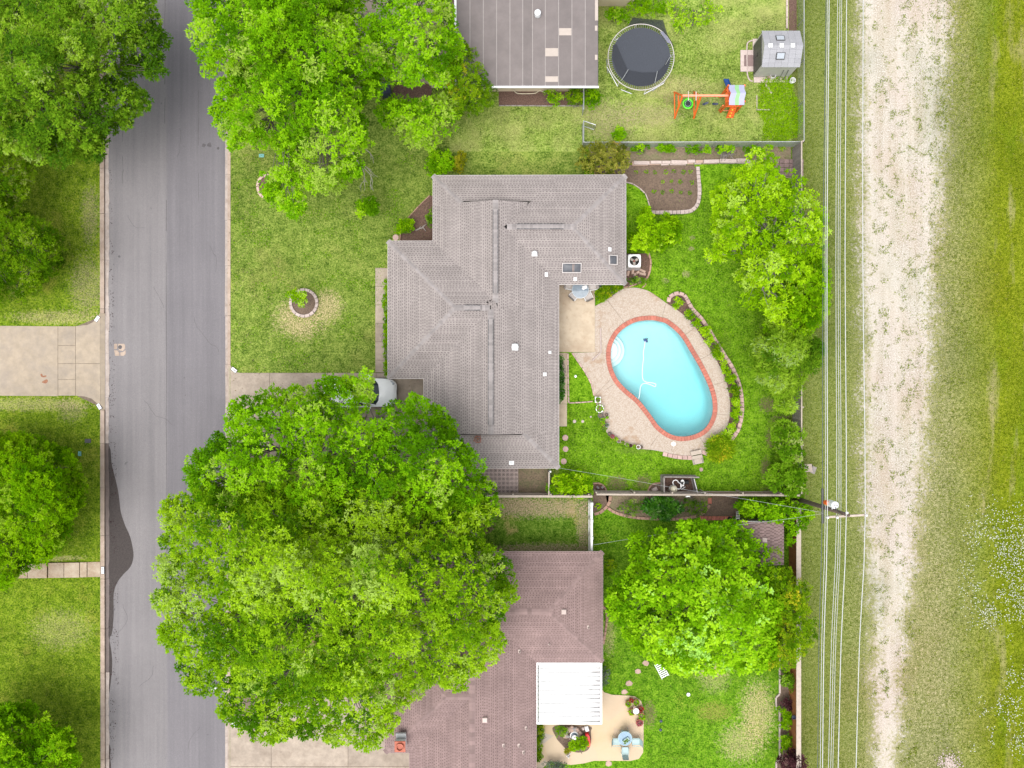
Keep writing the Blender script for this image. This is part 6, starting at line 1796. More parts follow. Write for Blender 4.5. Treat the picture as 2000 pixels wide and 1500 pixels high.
# lawn panel edged in pink beside the deck
lp = thing('lawn_border', 'thin pink edging strip around the small lawn panel beside the deck', 'border', W(1130, 740))
edging(lp, [(1109, 690), (1109.5, 740), (1110.5, 787)], 0.40, (0.10, 0.10), 'pink_block', 0.04, 'edging_strip', smooth=False)
edging(lp, [(1111, 787), (1135, 786), (1158, 784)], 0.40, (0.08, 0.10), 'pink_block', 0.04, 'edging_strip', smooth=False)
edging(lp, [(1117, 689), (1129.5, 707.5), (1143, 727.5), (1154, 749), (1160, 773)], 0.40, (0.08, 0.10), 'pink_block', 0.05, 'edging_strip')
vs_ = thing('sprinkler', 'white sprinkler cap in the small lawn panel', 'sprinkler', W(1124, 735))
MB().lathe(W(1124, 735, 0), [(0.085, 0), (0.085, 0.05), (0.06, 0.06), (0, 0.06)], 12).build('cap', M['white_plastic'], vs_)
MB().lathe(W(1124, 735, 0.06), [(0.03, 0), (0.03, 0.02), (0, 0.02)], 8).build('nozzle', M['dark_metal'], vs_)

# potted plants along the west rim of the deck
def pot(px, py, r, label, leafm=None, potm='terracotta', h=0.3, square=False, seed=0):
    c = W(px, py, DZ)
    o = thing('potted_plant', label, 'potted plant', c, 'pots on the rim of the pool deck')
    rr = r / PXM
    if square:
        m = MB(); t_ = 0.05
        for (dx, dy, sx_, sy_) in ((0, rr - t_ / 2, 2 * rr, t_), (0, -rr + t_ / 2, 2 * rr, t_), (rr - t_ / 2, 0, t_, 2 * rr - 2 * t_), (-rr + t_ / 2, 0, t_, 2 * rr - 2 * t_)):
            m.box((c.x + dx, c.y + dy, DZ + h / 2), (sx_, sy_, h))
        m.build('pot', M[potm], o)
        MB().box((c.x, c.y, DZ + h * 0.4), (2 * rr - 2 * t_ - 0.01, 2 * rr - 2 * t_ - 0.01, h * 0.7)).build('soil', M['soil'], o)
    else:
        MB().lathe(c, [(rr * 0.7, 0), (rr * 0.95, h * 0.85), (rr, h * 0.86), (rr, h), (rr * 0.8, h), (rr * 0.78, h * 0.8), (0, h * 0.8)], 16).build('pot', M[potm], o, smooth=False)
        MB().lathe(c + Vector((0, 0, h * 0.8)), [(rr * 0.77, 0.0), (rr * 0.7, 0.01), (0, 0.012)], 12).build('soil', M['soil'], o)
    if leafm:
        g = np.random.default_rng(700 + seed); n = 46
        a_ = g.random(n) * 6.283; q = np.sqrt(g.random(n))
        P_ = np.stack([np.cos(a_) * q * rr * 0.6, np.sin(a_) * q * rr * 0.6, h * 0.8 + g.random(n) * 0.16], 1) + np.array(c)
        el = g.uniform(0.0, 1.0, n)
        d = np.stack([np.cos(a_) * np.cos(el), np.sin(a_) * np.cos(el), np.sin(el)], 1)
        up = unit(np.stack([g.normal(0, 0.3, n), g.normal(0, 0.3, n), np.ones(n)], 1))
        me = leaf_mesh('plant', P_, d, up, rr * 0.8 * g.uniform(0.6, 1.2, n), 0.05 * g.uniform(0.7, 1.3, n), g.normal(0.5, 0.22, n), M[leafm], off=c)
        q_ = bpy.data.objects.new('plant', me); link(q_, o)
    return o
pots = [(1167, 780.5, 5.6, 'leaf_vine', 'white_plastic', 0.3, True, 'square white planter'), (1170.5, 798, 8, 'leaf_bright', 'white_plastic', 0.34, False, 'large white pot'), (1172, 811, 5.5, None, 'dark_metal', 0.35, False, 'dark empty pot'),
        (1176, 820, 5, 'leaf_bright', 'dark_metal', 0.25, False, 'green leafy pot'), (1184, 809.5, 3.2, None, 'black', 0.25, False, 'small black pot'), (1185.5, 815, 2.8, 'leaf_bright', 'black', 0.2, False, 'small green pot'),
        (1178, 828, 4.4, 'leaf_lime', 'terracotta', 0.22, False, 'lime leaved pot'), (1184, 830, 4.4, 'leaf_grey', 'ceramic', 0.25, False, 'grey leaved pot'), (1180.5, 837, 4.2, 'leaf_vine', 'dark_metal', 0.24, False, 'dark leafy pot'), (1189.5, 847, 3.9, None, 'black', 0.3, False, 'round black pot'),
        (1195, 852, 4.0, 'leaf_pink', 'terracotta', 0.25, False, 'pink flowering pot'), (1202, 857, 4.2, 'leaf_lime', 'terracotta', 0.24, False, 'lime green pot'), (1207.5, 861, 3.8, None, 'grey_stone', 0.28, False, 'grey pot'), (1215.5, 864, 3.9, 'leaf_vine', 'terracotta', 0.24, False, 'leafy terracotta pot'),
        (1224, 868, 3.5, 'leaf_hedge', 'grey_stone', 0.22, False, 'leafy grey pot'), (1231, 870, 2.9, 'leaf_purple', 'black', 0.22, False, 'purple leaved pot'), (1238.5, 872, 4.0, 'leaf_bright', 'terracotta', 0.24, False, 'green pot'), (1245.5, 872.5, 4.2, None, 'ceramic', 0.28, False, 'white rimmed pot'), (1252, 873, 3.0, None, 'black', 0.26, False, 'black pot')]
for k, (x, y, r, lf, pm_, h, sq, desc) in enumerate(pots):
    pot(x, y, r, desc + ' on the deck rim, %s from the lawn panel' % ORD[k], lf, pm_, h, sq, k)

# wooden pool step
ps = thing('pool_step', 'pale wooden two plank step at the south edge of the pool deck', 'wooden step', W(1362, 893))
ang = R(12)
for k, (off_, z_, wd) in enumerate(((-0.27, 0.26, 0.30), (0.02, 0.24, 0.24), (0.22, 0.13, 0.20), (0.38, 0.12, 0.20))):
    c = W(1361.5, 892, z_)
    d = Vector((math.sin(ang), -math.cos(ang), 0)) * off_
    MB().bbox(c + d, (0.70, wd * 0.9, 0.05), ang, 0.01).build('plank', M['wood_pale'], ps)
for s_ in (-1, 1):
    c = W(1361.5, 892, 0.1) + Vector((math.cos(ang), math.sin(ang), 0)) * 0.28 * s_ + Vector((math.sin(ang), -math.cos(ang), 0)) * 0.05
    MB().box(c, (0.05, 0.75, 0.18), ang).build('stringer', M['wood_grey'], ps)

# ================================================================== fences
def wood_fence(label, a, b, h, mat, step=0.15, post_side=1, name='wooden_fence', cap=None, z_rails=(0.4, 1.2), rail_mat='wood_pale', pick_w=0.92, thick=0.02, ground=True):
    A, B = (W(*a), W(*b)) if ground else (Vector(a), Vector(b))
    d = B - A; L = d.length; d.normalize(); ang = math.atan2(d.y, d.x)
    nrm = Vector((-d.y, d.x, 0)) * post_side
    o = thing(name, label, 'fence', (A + B) / 2)
    n = int(L / step)
    me = MB().box((0, 0, h / 2), (step * pick_w, thick, h)).mesh('picket', M[mat])
    for k in range(n):
        p = A + d * ((k + 0.5) * L / n)
        place('picket', me, o, p + nrm * random.uniform(-0.004, 0.004), ang + random.uniform(-0.02, 0.02), (1, 1, random.uniform(0.97, 1.02)))
    for zr in z_rails:
        MB().box((A + B) / 2 + nrm * 0.05 + Vector((0, 0, zr)), (L, 0.05, 0.09), ang).build('rail', M[rail_mat], o)
    for k in range(int(L / 2.4) + 1):
        p = A + d * min(L, k * 2.4)
        MB().box(p + nrm * 0.11 + Vector((0, 0, h * 0.5)), (0.09, 0.09, h), ang).build('post', M[rail_mat], o)
    if cap:
        MB().bbox((A + B) / 2 + Vector((0, 0, h + 0.03)), (L, cap, 0.05), ang, 0.01).build('cap_board', M['wood_pale'], o)
    return o
# heights are true: ground lines lie inside of where the tops appear
wood_fence('weathered grey fence along the south side of the pool yard', (1160, 959), (1366, 960), 1.7, 'wood_grey', post_side=1, cap=0.12)
wood_fence('fence with an orange stained stretch south of the pump enclosure corner', (1366, 960), (1546, 961), 1.7, 'wood_cedar', post_side=1, cap=0.12)
wood_fence('pale fence between the tiled court and the south neighbour', (930, 963), (1153, 964), 1.5, 'wood_pale', post_side=1, cap=0.14)
wood_fence('weathered back fence behind the yard trees along the utility corridor', (1548, 290), (1548, 958), 1.75, 'wood_grey', post_side=1, cap=0.08)
wood_fence('cedar fence with a wide cap board along the south back lawn', (1541, 985), (1541, 1640), 1.9, 'wood_cedar', post_side=1, cap=0.30, z_rails=(0.5, 1.3))
wf = thing('vinyl_fence', 'white vinyl fence panel between the south side lawn and back lawn', 'fence', W(1150, 1025))
A, B = W(1151, 977), W(1151, 1074)
L = (A - B).length
nb = 22
me = MB().box((0, 0, 0.85), (0.04, L / nb * 0.9, 1.6)).mesh('board', M['white_paint'])
for k in range(nb): place('board', me, wf, A.lerp(B, (k + 0.5) / nb))
for z_ in (0.15, 1.68): MB().bbox(A.lerp(B, 0.5) + Vector((0, 0, z_)), (0.14, L, 0.12), 0, 0.01).build('rail', M['white_paint'], wf)
for k in range(4):
    p = A.lerp(B, k / 3)
    MB().bbox(p + Vector((0, 0, 0.92)), (0.17, 0.17, 1.9), 0, 0.03).build('post', M['white_paint'], wf)
# pump enclosure divider beside the tiled court
dv = wood_fence('dark fence panel at the east end of the tiled court', (1070, 917), (1070, 962), 1.5, 'wood_dark', cap=0.08, rail_mat='white_paint')

def chain_link(label, a, b, h=1.25, step=2.6):
    A, B = W(*a), W(*b)
    d = B - A; L = d.length; d.normalize()
    o = thing('chain_link_fence', label, 'fence', (A + B) / 2)
    MB().tube([A + Vector((0, 0, h)), B + Vector((0, 0, h))], 0.03, 6).build('top_rail', M['galv'], o)
    n = max(1, int(round(L / step)))
    for k in range(n + 1):
        p = A + d * (L * k / n)
        MB().tube([p, p + Vector((0, 0, h + 0.05))], 0.032, 6).build('post', M['galv'], o)
    m = MB(); pitch = 0.10
    k = -h
    nrm = Vector((-d.y, d.x, 0)) * 0.004
    s = Vector((0, 0, 0.006))
    while k < L:
        for sg_ in (1, -1):
            u0, u1 = k, k + h
            z0_, z1_ = (0.02, h) if sg_ > 0 else (h, 0.02)
            f0, f1 = max(0, -u0 / h), min(1, (L - u0) / h)
            if f1 > f0:
                p = A + d * (u0 + h * f0) + Vector((0, 0, z0_ + (z1_ - z0_) * f0)); q = A + d * (u0 + h * f1) + Vector((0, 0, z0_ + (z1_ - z0_) * f1))
                m.add([p - nrm - s, q - nrm - s, q + nrm + s, p + nrm + s], [(0, 1, 2, 3)])
        k += pitch
    m.build('wire_mesh', M['galv'], o, kind='stuff')
    return o
chain_link('chain link fence between the play yard and the vegetable bed', (1138, 288), (1558, 287))
chain_link('chain link fence along the corridor behind the play yard', (1558, 287), (1558, -420))
chain_link('short chain link fence from the house corner to the open gate', (1137, 178), (1137, 225))
chain_link('short chain link fence from the open gate to the fence corner', (1137, 248), (1137, 288))
gt = thing('chain_link_gate', 'small chain link gate standing open in the play yard', 'gate', W(1139, 247))
A, B = W(1139, 247), W(1160, 254)
MB().tube([A + Vector((0, 0, 0.1)), A + Vector((0, 0, 1.15)), B + Vector((0, 0, 1.15)), B + Vector((0, 0, 0.1)), A + Vector((0, 0, 0.1))], 0.025, 6).build('gate_frame', M['galv'], gt)
m = MB(); d = (B - A)
for k in range(9):
    for sg_ in (1, -1):
        p0 = A + d * (k / 9); p1 = A + d * min(1, (k + 3) / 9)
        m.tube([p0 + Vector((0, 0, 0.1 if sg_ > 0 else 1.15)), p1 + Vector((0, 0, 1.15 if sg_ > 0 else 0.1))], 0.006, 4)
m.build('wire_mesh', M['galv'], gt, kind='stuff')

# ================================================================== tiled court on the south side
tc = thing('tiled_court', 'court of square cement tiles with ring patterns under the south eave', 'paving', W(977, 945))
sheet_bed(tc, [(880, 972), (1013, 972), (1013, 905), (880, 905)], 0.012)
tp = 8.15
fr_ = MB(); s_ = tp / PXM / 2 * 0.98
fr_.box((0, s_ - 0.02, 0), (2 * s_, 0.04, 0.05)).box((0, -s_ + 0.02, 0), (2 * s_, 0.04, 0.05)).box((s_ - 0.02, 0, 0), (0.04, 2 * s_ - 0.08, 0.05)).box((-s_ + 0.02, 0, 0), (0.04, 2 * s_ - 0.08, 0.05))
fr_.lathe((0, 0, -0.02), [(0.075, 0), (0.075, 0.045), (0.04, 0.045), (0.04, 0)], 12)
for (dx, dy) in ((1, 1), (1, -1), (-1, 1), (-1, -1)): fr_.box((dx * 0.075, dy * 0.075, 0), (0.05, 0.02, 0.044), math.atan2(dy, dx))
tme = fr_.mesh('tile', M['lattice'])
bme = MB().box((0, 0, 0), (2 * s_ * 0.96, 2 * s_ * 0.96, 0.01)).mesh('tile_base', M['tile_dark'])
for ix in range(15):
    for iy in range(7):
        c = W(1008 - ix * tp, 916.5 + 4 + iy * tp - 1.5, 0.045)
        t_ = place('tile', tme, tc, c)
        b_ = bpy.data.objects.new('tile_base', bme); b_.location = (0, 0, -0.012); link(b_, t_)
gb_ = bed('bare brown mulch yard between the tiled court and dark fence panel', [(1013, 905), (1070, 905), (1070, 966), (1013, 966)], 0.014, 'dry_earth', smooth=False)

# ================================================================== south neighbour's north bed
nbed = bed('curved garden bed edged with tan blocks behind the grey fence', [(1183, 966), (1388, 966), (1386, 985), (1376, 997), (1362, 1006), (1340, 1010), (1310, 1012), (1270, 1011), (1240, 1009), (1215, 1003), (1195, 995), (1187, 990)], 0.02, 'dry_earth', smooth=False)
edging(nbed, [(1187, 992), (1200, 1000), (1218, 1006), (1240, 1010.5), (1270, 1012.5), (1310, 1013.5), (1340, 1011.5), (1362, 1007), (1377, 998), (1386, 986)], 0.28, (0.18, 0.16), 'tan_block', 0.05)
nb2 = bed('quarter round bed behind the white vinyl fence', [(1158, 966), (1190, 966), (1188, 980), (1178, 993), (1158, 1001)], 0.02, 'soil', smooth=False)
edging(nb2, [(1160, 1004), (1172, 1000), (1183, 991), (1190, 980), (1192, 968)], 0.32, (0.20, 0.16), 'tan_block', 0.05)
nb3 = bed('bare soil patch with red pavers in front of the brown shed', [(1390, 966), (1442, 966), (1442, 1008), (1366, 1008), (1384, 992)], 0.018, 'soil', smooth=False)
edging(nb3, [(1366, 1012), (1430, 1012)], 0.27, (0.26, 0.08), 'brick_red', 0.03, 'paver', smooth=False)
edging(nb3, [(1386, 972), (1386, 984)], 0.4, (0.26, 0.08), 'brick_red', 0.03, 'paver', smooth=False)
shrub('dark glossy leaved shrub in the tan edged bed behind the grey fence', 1295, 992, 38, 20, 0.9, 'leaf_gloss', 370, leaf=(0.24, 0.12), spacing=0.35, cr=(0.2, 0.34), m=8, k=7, outline=blob(1295, 992, 38, 19, seed=9, jag=0.14))
for k, (x, y, rx, ry) in enumerate(((1232, 990, 24, 16), (1354, 988, 24, 17))):
    shrub(('west' if k == 0 else 'east') + ' patch of low weeds in the tan edged bed', x, y, rx, ry, 0.3, 'leaf_vine', 371 + k, leaf=(0.08, 0.04), spacing=0.24, cr=(0.1, 0.18), m=6, k=6, jag=0.25)
small_plant('bed_plant', 'single white and lime plant in the quarter round bed', 'plant', 1168, 988, 6, 0.4, 'leaf_lime', 375, 30, (0.16, 0.08))
shrub('leafy bright green bush against the fence at the south side of the pool yard', 1118, 948, 46, 24, 1.9, 'leaf_lime', 376, spacing=0.42, cr=(0.26, 0.45), leaf=(0.15, 0.08), m=10, k=8, outline=blob(1118, 949, 47, 24, n=16, jag=0.09, seed=5), rough=0.5, tshift=-0.1)
rk = bed('small half round rock bed beside the fence bush', [(1160, 966), (1158, 945), (1170, 944), (1181, 952), (1186, 966)], 0.02, 'mulch', smooth=False)
edging(rk, [(1158, 944), (1170, 944), (1180, 950), (1185, 960)], 0.3, (0.10, 0.14), 'tan_block', 0.06)
for k in range(9):
    c = W(1170 + random.uniform(-8, 8), 957 + random.uniform(-7, 6), 0.05)
    MB().bbox(c, (random.uniform(0.08, 0.2), random.uniform(0.08, 0.16), 0.12), random.uniform(0, 3), 0.03).build('rock', M['grey_stone'], rk)
rk2 = bed('half round soil bed with a loose block west of the pump enclosure', [(1266, 966), (1267, 955), (1276, 946), (1292, 943), (1292, 966)], 0.02, 'soil', smooth=False)
edging(rk2, [(1265, 964), (1267, 954), (1276, 945), (1291, 943)], 0.32, (0.09, 0.14), 'tan_block', 0.06)
MB().bbox(W(1279, 956, 0.1), (0.34, 0.24, 0.12), 0.5, 0.02).build('loose_block', M['pale_block'], rk2)
vine_outl = smooth_closed([(1438, 985), (1460, 975), (1500, 978), (1540, 975), (1570, 985), (1588, 1010), (1580, 1035), (1560, 1050), (1548, 1075), (1540, 1100), (1534, 1090), (1536, 1060), (1528, 1030), (1500, 1018), (1460, 1010), (1440, 1002)], 3)
tree('fence_vine', 'sprawling green vine shrub around the brown shed at the corner pole', 'shrub', vine_outl, 1.0, 2.8, (1500, 992), 'leaf_bright', spacing=0.45, cr=(0.26, 0.45), m=11, k=9, leaf=(0.15, 0.08), seed=51, holes=0.03, rough=0.6, r0=0.05, tn=0.2, tshift=-0.08)
shrub('dry brown twiggy bush at the edge of the south side lawn', 951, 1027, 15, 13, 0.7, 'leaf_straw', 377, leaf=(0.10, 0.03), spacing=0.28, jag=0.2)
up_ = thing('utility_pad', 'grey utility pad half hidden by the largest tree beside the mauve roof', 'utility pad', W(930, 1044))
MB().bbox(W(931, 1044, 0.05), (0.85, 0.50, 0.14), 0, 0.02).build('slab', M['grey_stone'], up_)
MB().bbox(W(922, 1046, 0.45), (0.40, 0.34, 0.7), 0, 0.03).build('cabinet', M['fascia'], up_)

# ================================================================== brown shed of the south neighbour
sh = thing('garden_shed', 'small brown shingled shed behind the maple at the cedar fence', 'shed', W(1478, 1055))
zs = 2.1
A_, B_ = W(1439, 1018, zs), W(1531, 1103, zs)
x0_, x1_, y1_, y0_ = A_.x, B_.x, A_.y, B_.y
MB().box(((x0_ + x1_) / 2, (y0_ + y1_) / 2, zs / 2 - 0.05), (x1_ - x0_ - 0.3, y1_ - y0_ - 0.3, zs)).build('wall', M['wood_grey'], sh)
m_, mu = MB(), MB(); pit = 0.28; xm_ = (x0_ + x1_) / 2; rs_ = random.Random(9)
for side in (0, 1):
    nrow = 11; hw_ = (x1_ - x0_) / 2
    for j in range(nrow):
        d0, d1 = hw_ * j / nrow, hw_ * (j + 1) / nrow
        fx = (lambda d: x0_ + d) if side == 0 else (lambda d: x1_ - d)
        q = [(fx(d0), y0_, zs + pit * d0), (fx(d0), y1_, zs + pit * d0), (fx(d1), y1_, zs + pit * d1), (fx(d1), y0_, zs + pit * d1)]
        mu.poly(q[::-1] if side == 0 else q)
        y = y0_ - rs_.uniform(0, .15)
        while y < y1_:
            w_ = rs_.uniform(0.11, 0.19); a_, b_ = max(y, y0_), min(y + w_, y1_)
            y += w_ + rs_.uniform(0.04, 0.08)
            if b_ - a_ < 0.03: continue
            q = [(fx(d0), a_, zs + pit * d0 + 0.012), (fx(d0), b_, zs + pit * d0 + 0.012), (fx(d1), b_, zs + pit * d1 + 0.003), (fx(d1), a_, zs + pit * d1 + 0.003)]
            m_.poly(q[::-1] if side == 0 else q)
ro = mu.build('roof', M['shingle_pink_under'], sh); m_.build('shingles', M['shingle_pink'], ro, kind='stuff')
MB().box((xm_, y1_ - 0.0, zs + 0.10), (x1_ - x0_, 0.05, 0.06)).build('fascia', M['white_paint'], sh)
MB().bbox((xm_ + 0.15, (y0_ + y1_) / 2 + 0.25, zs + pit * hw_), (0.30, 0.28, 0.12), 0, 0.03).build('roof_vent', M['pale_block'], sh)
tl = thing('trellis', 'small white trellis beside the brown shed', 'trellis', W(1441, 1000))
m = MB()
for k in range(5): m.box(W(1441, 1000 + k * 3.2, 0.2 + k * 0.28), (0.22, 0.035, 0.03))
for s_ in (-1, 1): m.tube([W(1441 + s_ * 3.2, 1000, 0.1), W(1441 + s_ * 3.2, 1014, 1.4)], 0.02, 5)
m.build('slats', M['white_paint'], tl)
pk = thing('clay_pot', 'orange clay pot beside the brown shed corner', 'pot', W(1436, 1018))
MB().lathe(W(1435, 1018, 0), [(0.12, 0), (0.2, 0.25), (0.21, 0.32), (0.16, 0.32), (0.15, 0.2), (0, 0.2)], 14).build('vessel', M['terracotta'], pk)
bk = thing('black_jug', 'small black watering jug beside the clay pot', 'jug', W(1424, 1013))
MB().lathe(W(1424, 1013, 0), [(0.1, 0), (0.15, 0.12), (0.1, 0.26), (0.05, 0.3), (0, 0.3)], 10).build('body', M['black'], bk, smooth=True)
MB().tube([W(1424, 1013, 0.15), W(1428, 1016, 0.3), W(1431, 1016, 0.32)], 0.025, 5).build('spout', M['black'], bk)

# ================================================================== play yard
tr = thing('trampoline', 'round black trampoline with a white rim and a collapsed net', 'trampoline', W(1250, 118))
zt = 0.9
tc_ = W(1252, 111.5, zt); Rt = 64.5 / PXM * (1 - zt / CAM_H)
MB().torus(tc_, Rt, 0.026, 56, 8).build('rim', M['fascia'], tr, smooth=True)
MB().lathe(tc_ + Vector((0, 0, -0.012)), [(0, -0.06), (Rt * 0.5, -0.045), (Rt - 0.24, 0.0), (Rt - 0.24, 0.02), (Rt * 0.5, -0.02), (0, -0.035)], 56).build('mat', M['mesh_black'], tr)
sp_me = MB().tube([(-0.12, 0, 0), (0.10, 0, 0)], 0.010, 5).mesh('spring', M['galv'])
for k in range(88):
    a_ = 2 * math.pi * k / 88
    place('spring', sp_me, tr, tc_ + Vector((math.cos(a_), math.sin(a_), 0)) * (Rt - 0.13), a_ + random.uniform(-0.05, 0.05))
for k in range(4):
    a_ = 0.5 + k * math.pi / 2
    p, q = tc_ + Vector((math.cos(a_ - 0.35), math.sin(a_ - 0.35), 0)) * (Rt + 0.0), tc_ + Vector((math.cos(a_ + 0.35), math.sin(a_ + 0.35), 0)) * (Rt + 0.0)
    MB().tube([p, Vector((p.x * 1.0, p.y, 0.05)), Vector((q.x, q.y, 0.05)), q], 0.03, 6).build('leg', M['white_metal'], tr)
# net lying over the south west of the mat, and hanging behind
def tz(px, py, h): return W(px, py, h)
m = MB()
netp = [(1197, 88), (1204, 86), (1214, 110), (1226, 137), (1255, 142), (1284, 141), (1297, 128), (1306, 112), (1308, 120), (1302, 140), (1290, 155), (1270, 166), (1245, 168), (1222, 160), (1205, 140), (1196, 112)]
m.poly([W(p[0], p[1], zt + 0.03) for p in netp][::-1])
m.build('fallen_net', M['net_black'], tr)
m = MB()
hang = [((1226, 52), (1236, 34)), ((1250, 47), (1262, 37)), ((1280, 52), (1295, 39)), ((1290, 60), (1303, 66)), ((1304, 80), (1317, 91))]
for k in range(len(hang) - 1):
    (a_, b_), (c_, d_) = hang[k], hang[k + 1]
    m.poly([W(*a_, zt), W(*c_, zt), W(*d_, 0.35), W(*b_, 0.35)])
m.build('hanging_net', M['net_open'], tr)
for (a_, b_) in (((1227, 136), (1214, 157)), ((1284, 139), (1279, 162)), ((1308, 112), (1300, 126))):
    MB().tube([W(*b_, zt + 0.05), W((a_[0] + b_[0]) / 2, (a_[1] + b_[1]) / 2, zt + 0.30), W(*a_, zt + 0.15)], 0.022, 6).build('net_pole', M['galv'], tr)
m = MB()
pd = [(1289, 63), (1295, 61), (1307, 77), (1310, 85), (1304, 84), (1297, 74)]
m.poly([W(p[0], p[1], zt + 0.06) for p in pd]); m.build('pad', M['pad_grey'], tr)
for k, (a_, b_) in enumerate((((1213, 175), (1234, 183)), ((1274, 178), (1296, 161)), ((1184.5, 115), (1187.5, 143)))):
    o = MB().tube([W(*a_, 0.04), W(*b_, 0.04)], 0.03, 6).build('loose_pole', M['galv'])
    tag(o, 'loose white net pole on the grass %s of the trampoline' % ['south west', 'south east', 'west'][k], 'pole', 'loose poles round the trampoline')

pl = thing('swing_set', 'orange swing set with a striped canopy tower, blue slide and ladder', 'swing set', W(1385, 198))
HB = 2.1
def T(*p): return W(*p)
for k, (f1, f2, ap) in enumerate((((1317, 180), (1317.5, 231), (1333, 187)), ((1355.5, 180), (1355, 231), (1369, 188)))):
    m = MB()
    a0, b0_, p0_ = W(*f1), W(*f2), W(*ap, HB)
    m.tube([a0, p0_], 0.062, 6).tube([b0_, p0_], 0.062, 6).tube([a0 + Vector((0, 0, 0.06)), b0_ + Vector((0, 0, 0.06))], 0.035, 5).tube([a0.lerp(p0_, 0.5), b0_.lerp(p0_, 0.5)], 0.04, 5)
    m.build('swing_frame', M['orange'], pl)
A, B = W(1333, 187, HB), W(1422, 187, HB)
MB().box((A + B) / 2, ((B - A).length, 0.12, 0.12), math.atan2((B - A).y, (B - A).x)).build('beam', M['orange_pale'], pl)
# tower posts, deck, rails
tx0, tx1, ty0, ty1 = 1407, 1437, 189, 219
for (x, y) in ((tx0, ty0), (tx1, ty0), (tx0, ty1), (tx1, ty1)):
    g0 = W(x, y)
    MB().box(g0 + Vector((0, 0, 1.1)), (0.10, 0.10, 2.2)).build('tower_post', M['orange'], pl)
for k in range(7):
    x = tx0 + (tx1 - tx0) * (k + 0.5) / 7
    a_ = W(x, ty0); b_ = W(x, ty1)
    MB().box(((a_.x + b_.x) / 2, (a_.y + b_.y) / 2, 1.25), (0.15, abs(a_.y - b_.y) + 0.12, 0.04)).build('deck_board', M['orange'], pl)
for (p, q) in (((tx0, ty0), (tx0, ty1)), ((tx0, ty1), (tx1, ty1)), ((tx1, ty0), (tx1, ty1))):
    a_, b_ = W(*p), W(*q)
    c = (a_ + b_) / 2; d = b_ - a_
    for z_ in (1.55, 1.9): MB().box(c + Vector((0, 0, z_)), (d.length, 0.05, 0.12), math.atan2(d.y, d.x)).build('tower_rail', M['orange'], pl)
for (p, q) in (((1404, 216), (1412, 206)), ((1404, 190), (1420, 176))):
    MB().tube([W(*p), W(*q, 1.9)], 0.05, 5).build('brace', M['orange'], pl)
MB().tube([W(1404, 216, 0.05), W(1425, 216, 0.05)], 0.03, 5).build('ground_rail', M['orange_pale'], pl)
# canopy in three stripes, gabled
ze, zr = 2.45, 2.85
def can(u, v):   # u 0..1 west-east, v -1..1 south-north
    px = 1424 + 30 * u + (3.0 if abs(v) < 0.05 else 0) * (1 if u > 0.5 else 1.2)
    if v >= 0: py = 181.5 - v * 15.5
    else: py = 181.5 - v * 23.5
    return W(px, py, ze + (zr - ze) * (1 - abs(v)))
cano = bpy.data.objects.new('canopy', None); link(cano, pl); ORG[cano.name] = origin(pl)
for (u0, u1, mt) in ((0, 0.38, 'canvas'), (0.38, 0.64, 'canvas_green'), (0.64, 1.0, 'canvas')):
    m = MB()
    vs = []
    for v in (-1, -0.5, 0, 0.5, 1):
        vs += [can(u0, v), can(u1, v)]
    m.add(vs, [(2 * k, 2 * k + 1, 2 * k + 3, 2 * k + 2) for k in range(4)])
    m.build('stripe', M[mt], cano)
# slide
m = MB(); sl = [(1427, 178, 1.3), (1424, 170, 0.9), (1420, 160, 0.35), (1418.5, 154, 0.14)]
vs = []
for (x, y, z) in sl:
    vs += [W(x - 5.5, y, z + 0.16), W(x - 4.6, y, z), W(x + 4.6, y, z), W(x + 5.5, y, z + 0.16)]
m.add(vs, [(4 * i + j, 4 * i + j + 1, 4 * i + j + 5, 4 * i + j + 4) for i in range(3) for j in range(3)])
m.build('slide', M['blue_plastic'], pl)
# ladder with rungs
for s_ in (-1, 1):
    MB().tube([W(1425 + s_ * 6, 230), W(1434 + s_ * 5.5, 206, 1.25)], 0.045, 5).build('ladder_side', M['orange'], pl)
for k in range(7):
    f = (k + 0.3) / 7
    c = W(1425 + 9 * f, 230 - 24 * f, 1.25 * f)
    MB().box(c, (0.40, 0.09, 0.05)).build('rung', M['orange'], pl)
for k in range(3):
    f = (k + 0.6) / 4
    MB().lathe(W(1424.5 + 9 * f, 230 - 24 * f, 1.25 * f + 0.04), [(0.06, 0), (0.05, 0.05), (0, 0.06)], 8).build('climbing_hold', M['petal_yellow'], pl)
# disc swing, two seats
ds0 = bpy.data.objects.new('disc_swing', None); link(ds0, pl); ORG[ds0.name] = origin(pl)
c = W(1343.5, 202.5, 0.55)
MB().torus(c, 0.30, 0.055, 28, 8).build('ring', M['green_plastic'], ds0, smooth=True)
MB().lathe(c, [(0.27, -0.02), (0.27, 0.0), (0, 0.0)], 24).build('webbing', M['net_black'], ds0)
MB().torus(c + Vector((0, 0, 0.03)), 0.185, 0.014, 20, 5).build('inner_ring', M['pale_blue'], ds0)
for (x, y) in ((1344.5, 179), (1359.5, 179)):
    MB().box(W(x, y + 8.5, HB + 0.1), (0.05, 0.56, 0.03)).build('hanger_strap', M['pale_block'], ds0)
for a_ in (0.6, 2.2, 3.8, 5.4):
    MB().tube([c + Vector((math.cos(a_) * 0.3, math.sin(a_) * 0.3, 0.03)), W(1344.5 if math.cos(a_) < 0 else 1359.5, 187, HB)], 0.012, 4).build('rope', M['green_plastic'], ds0)
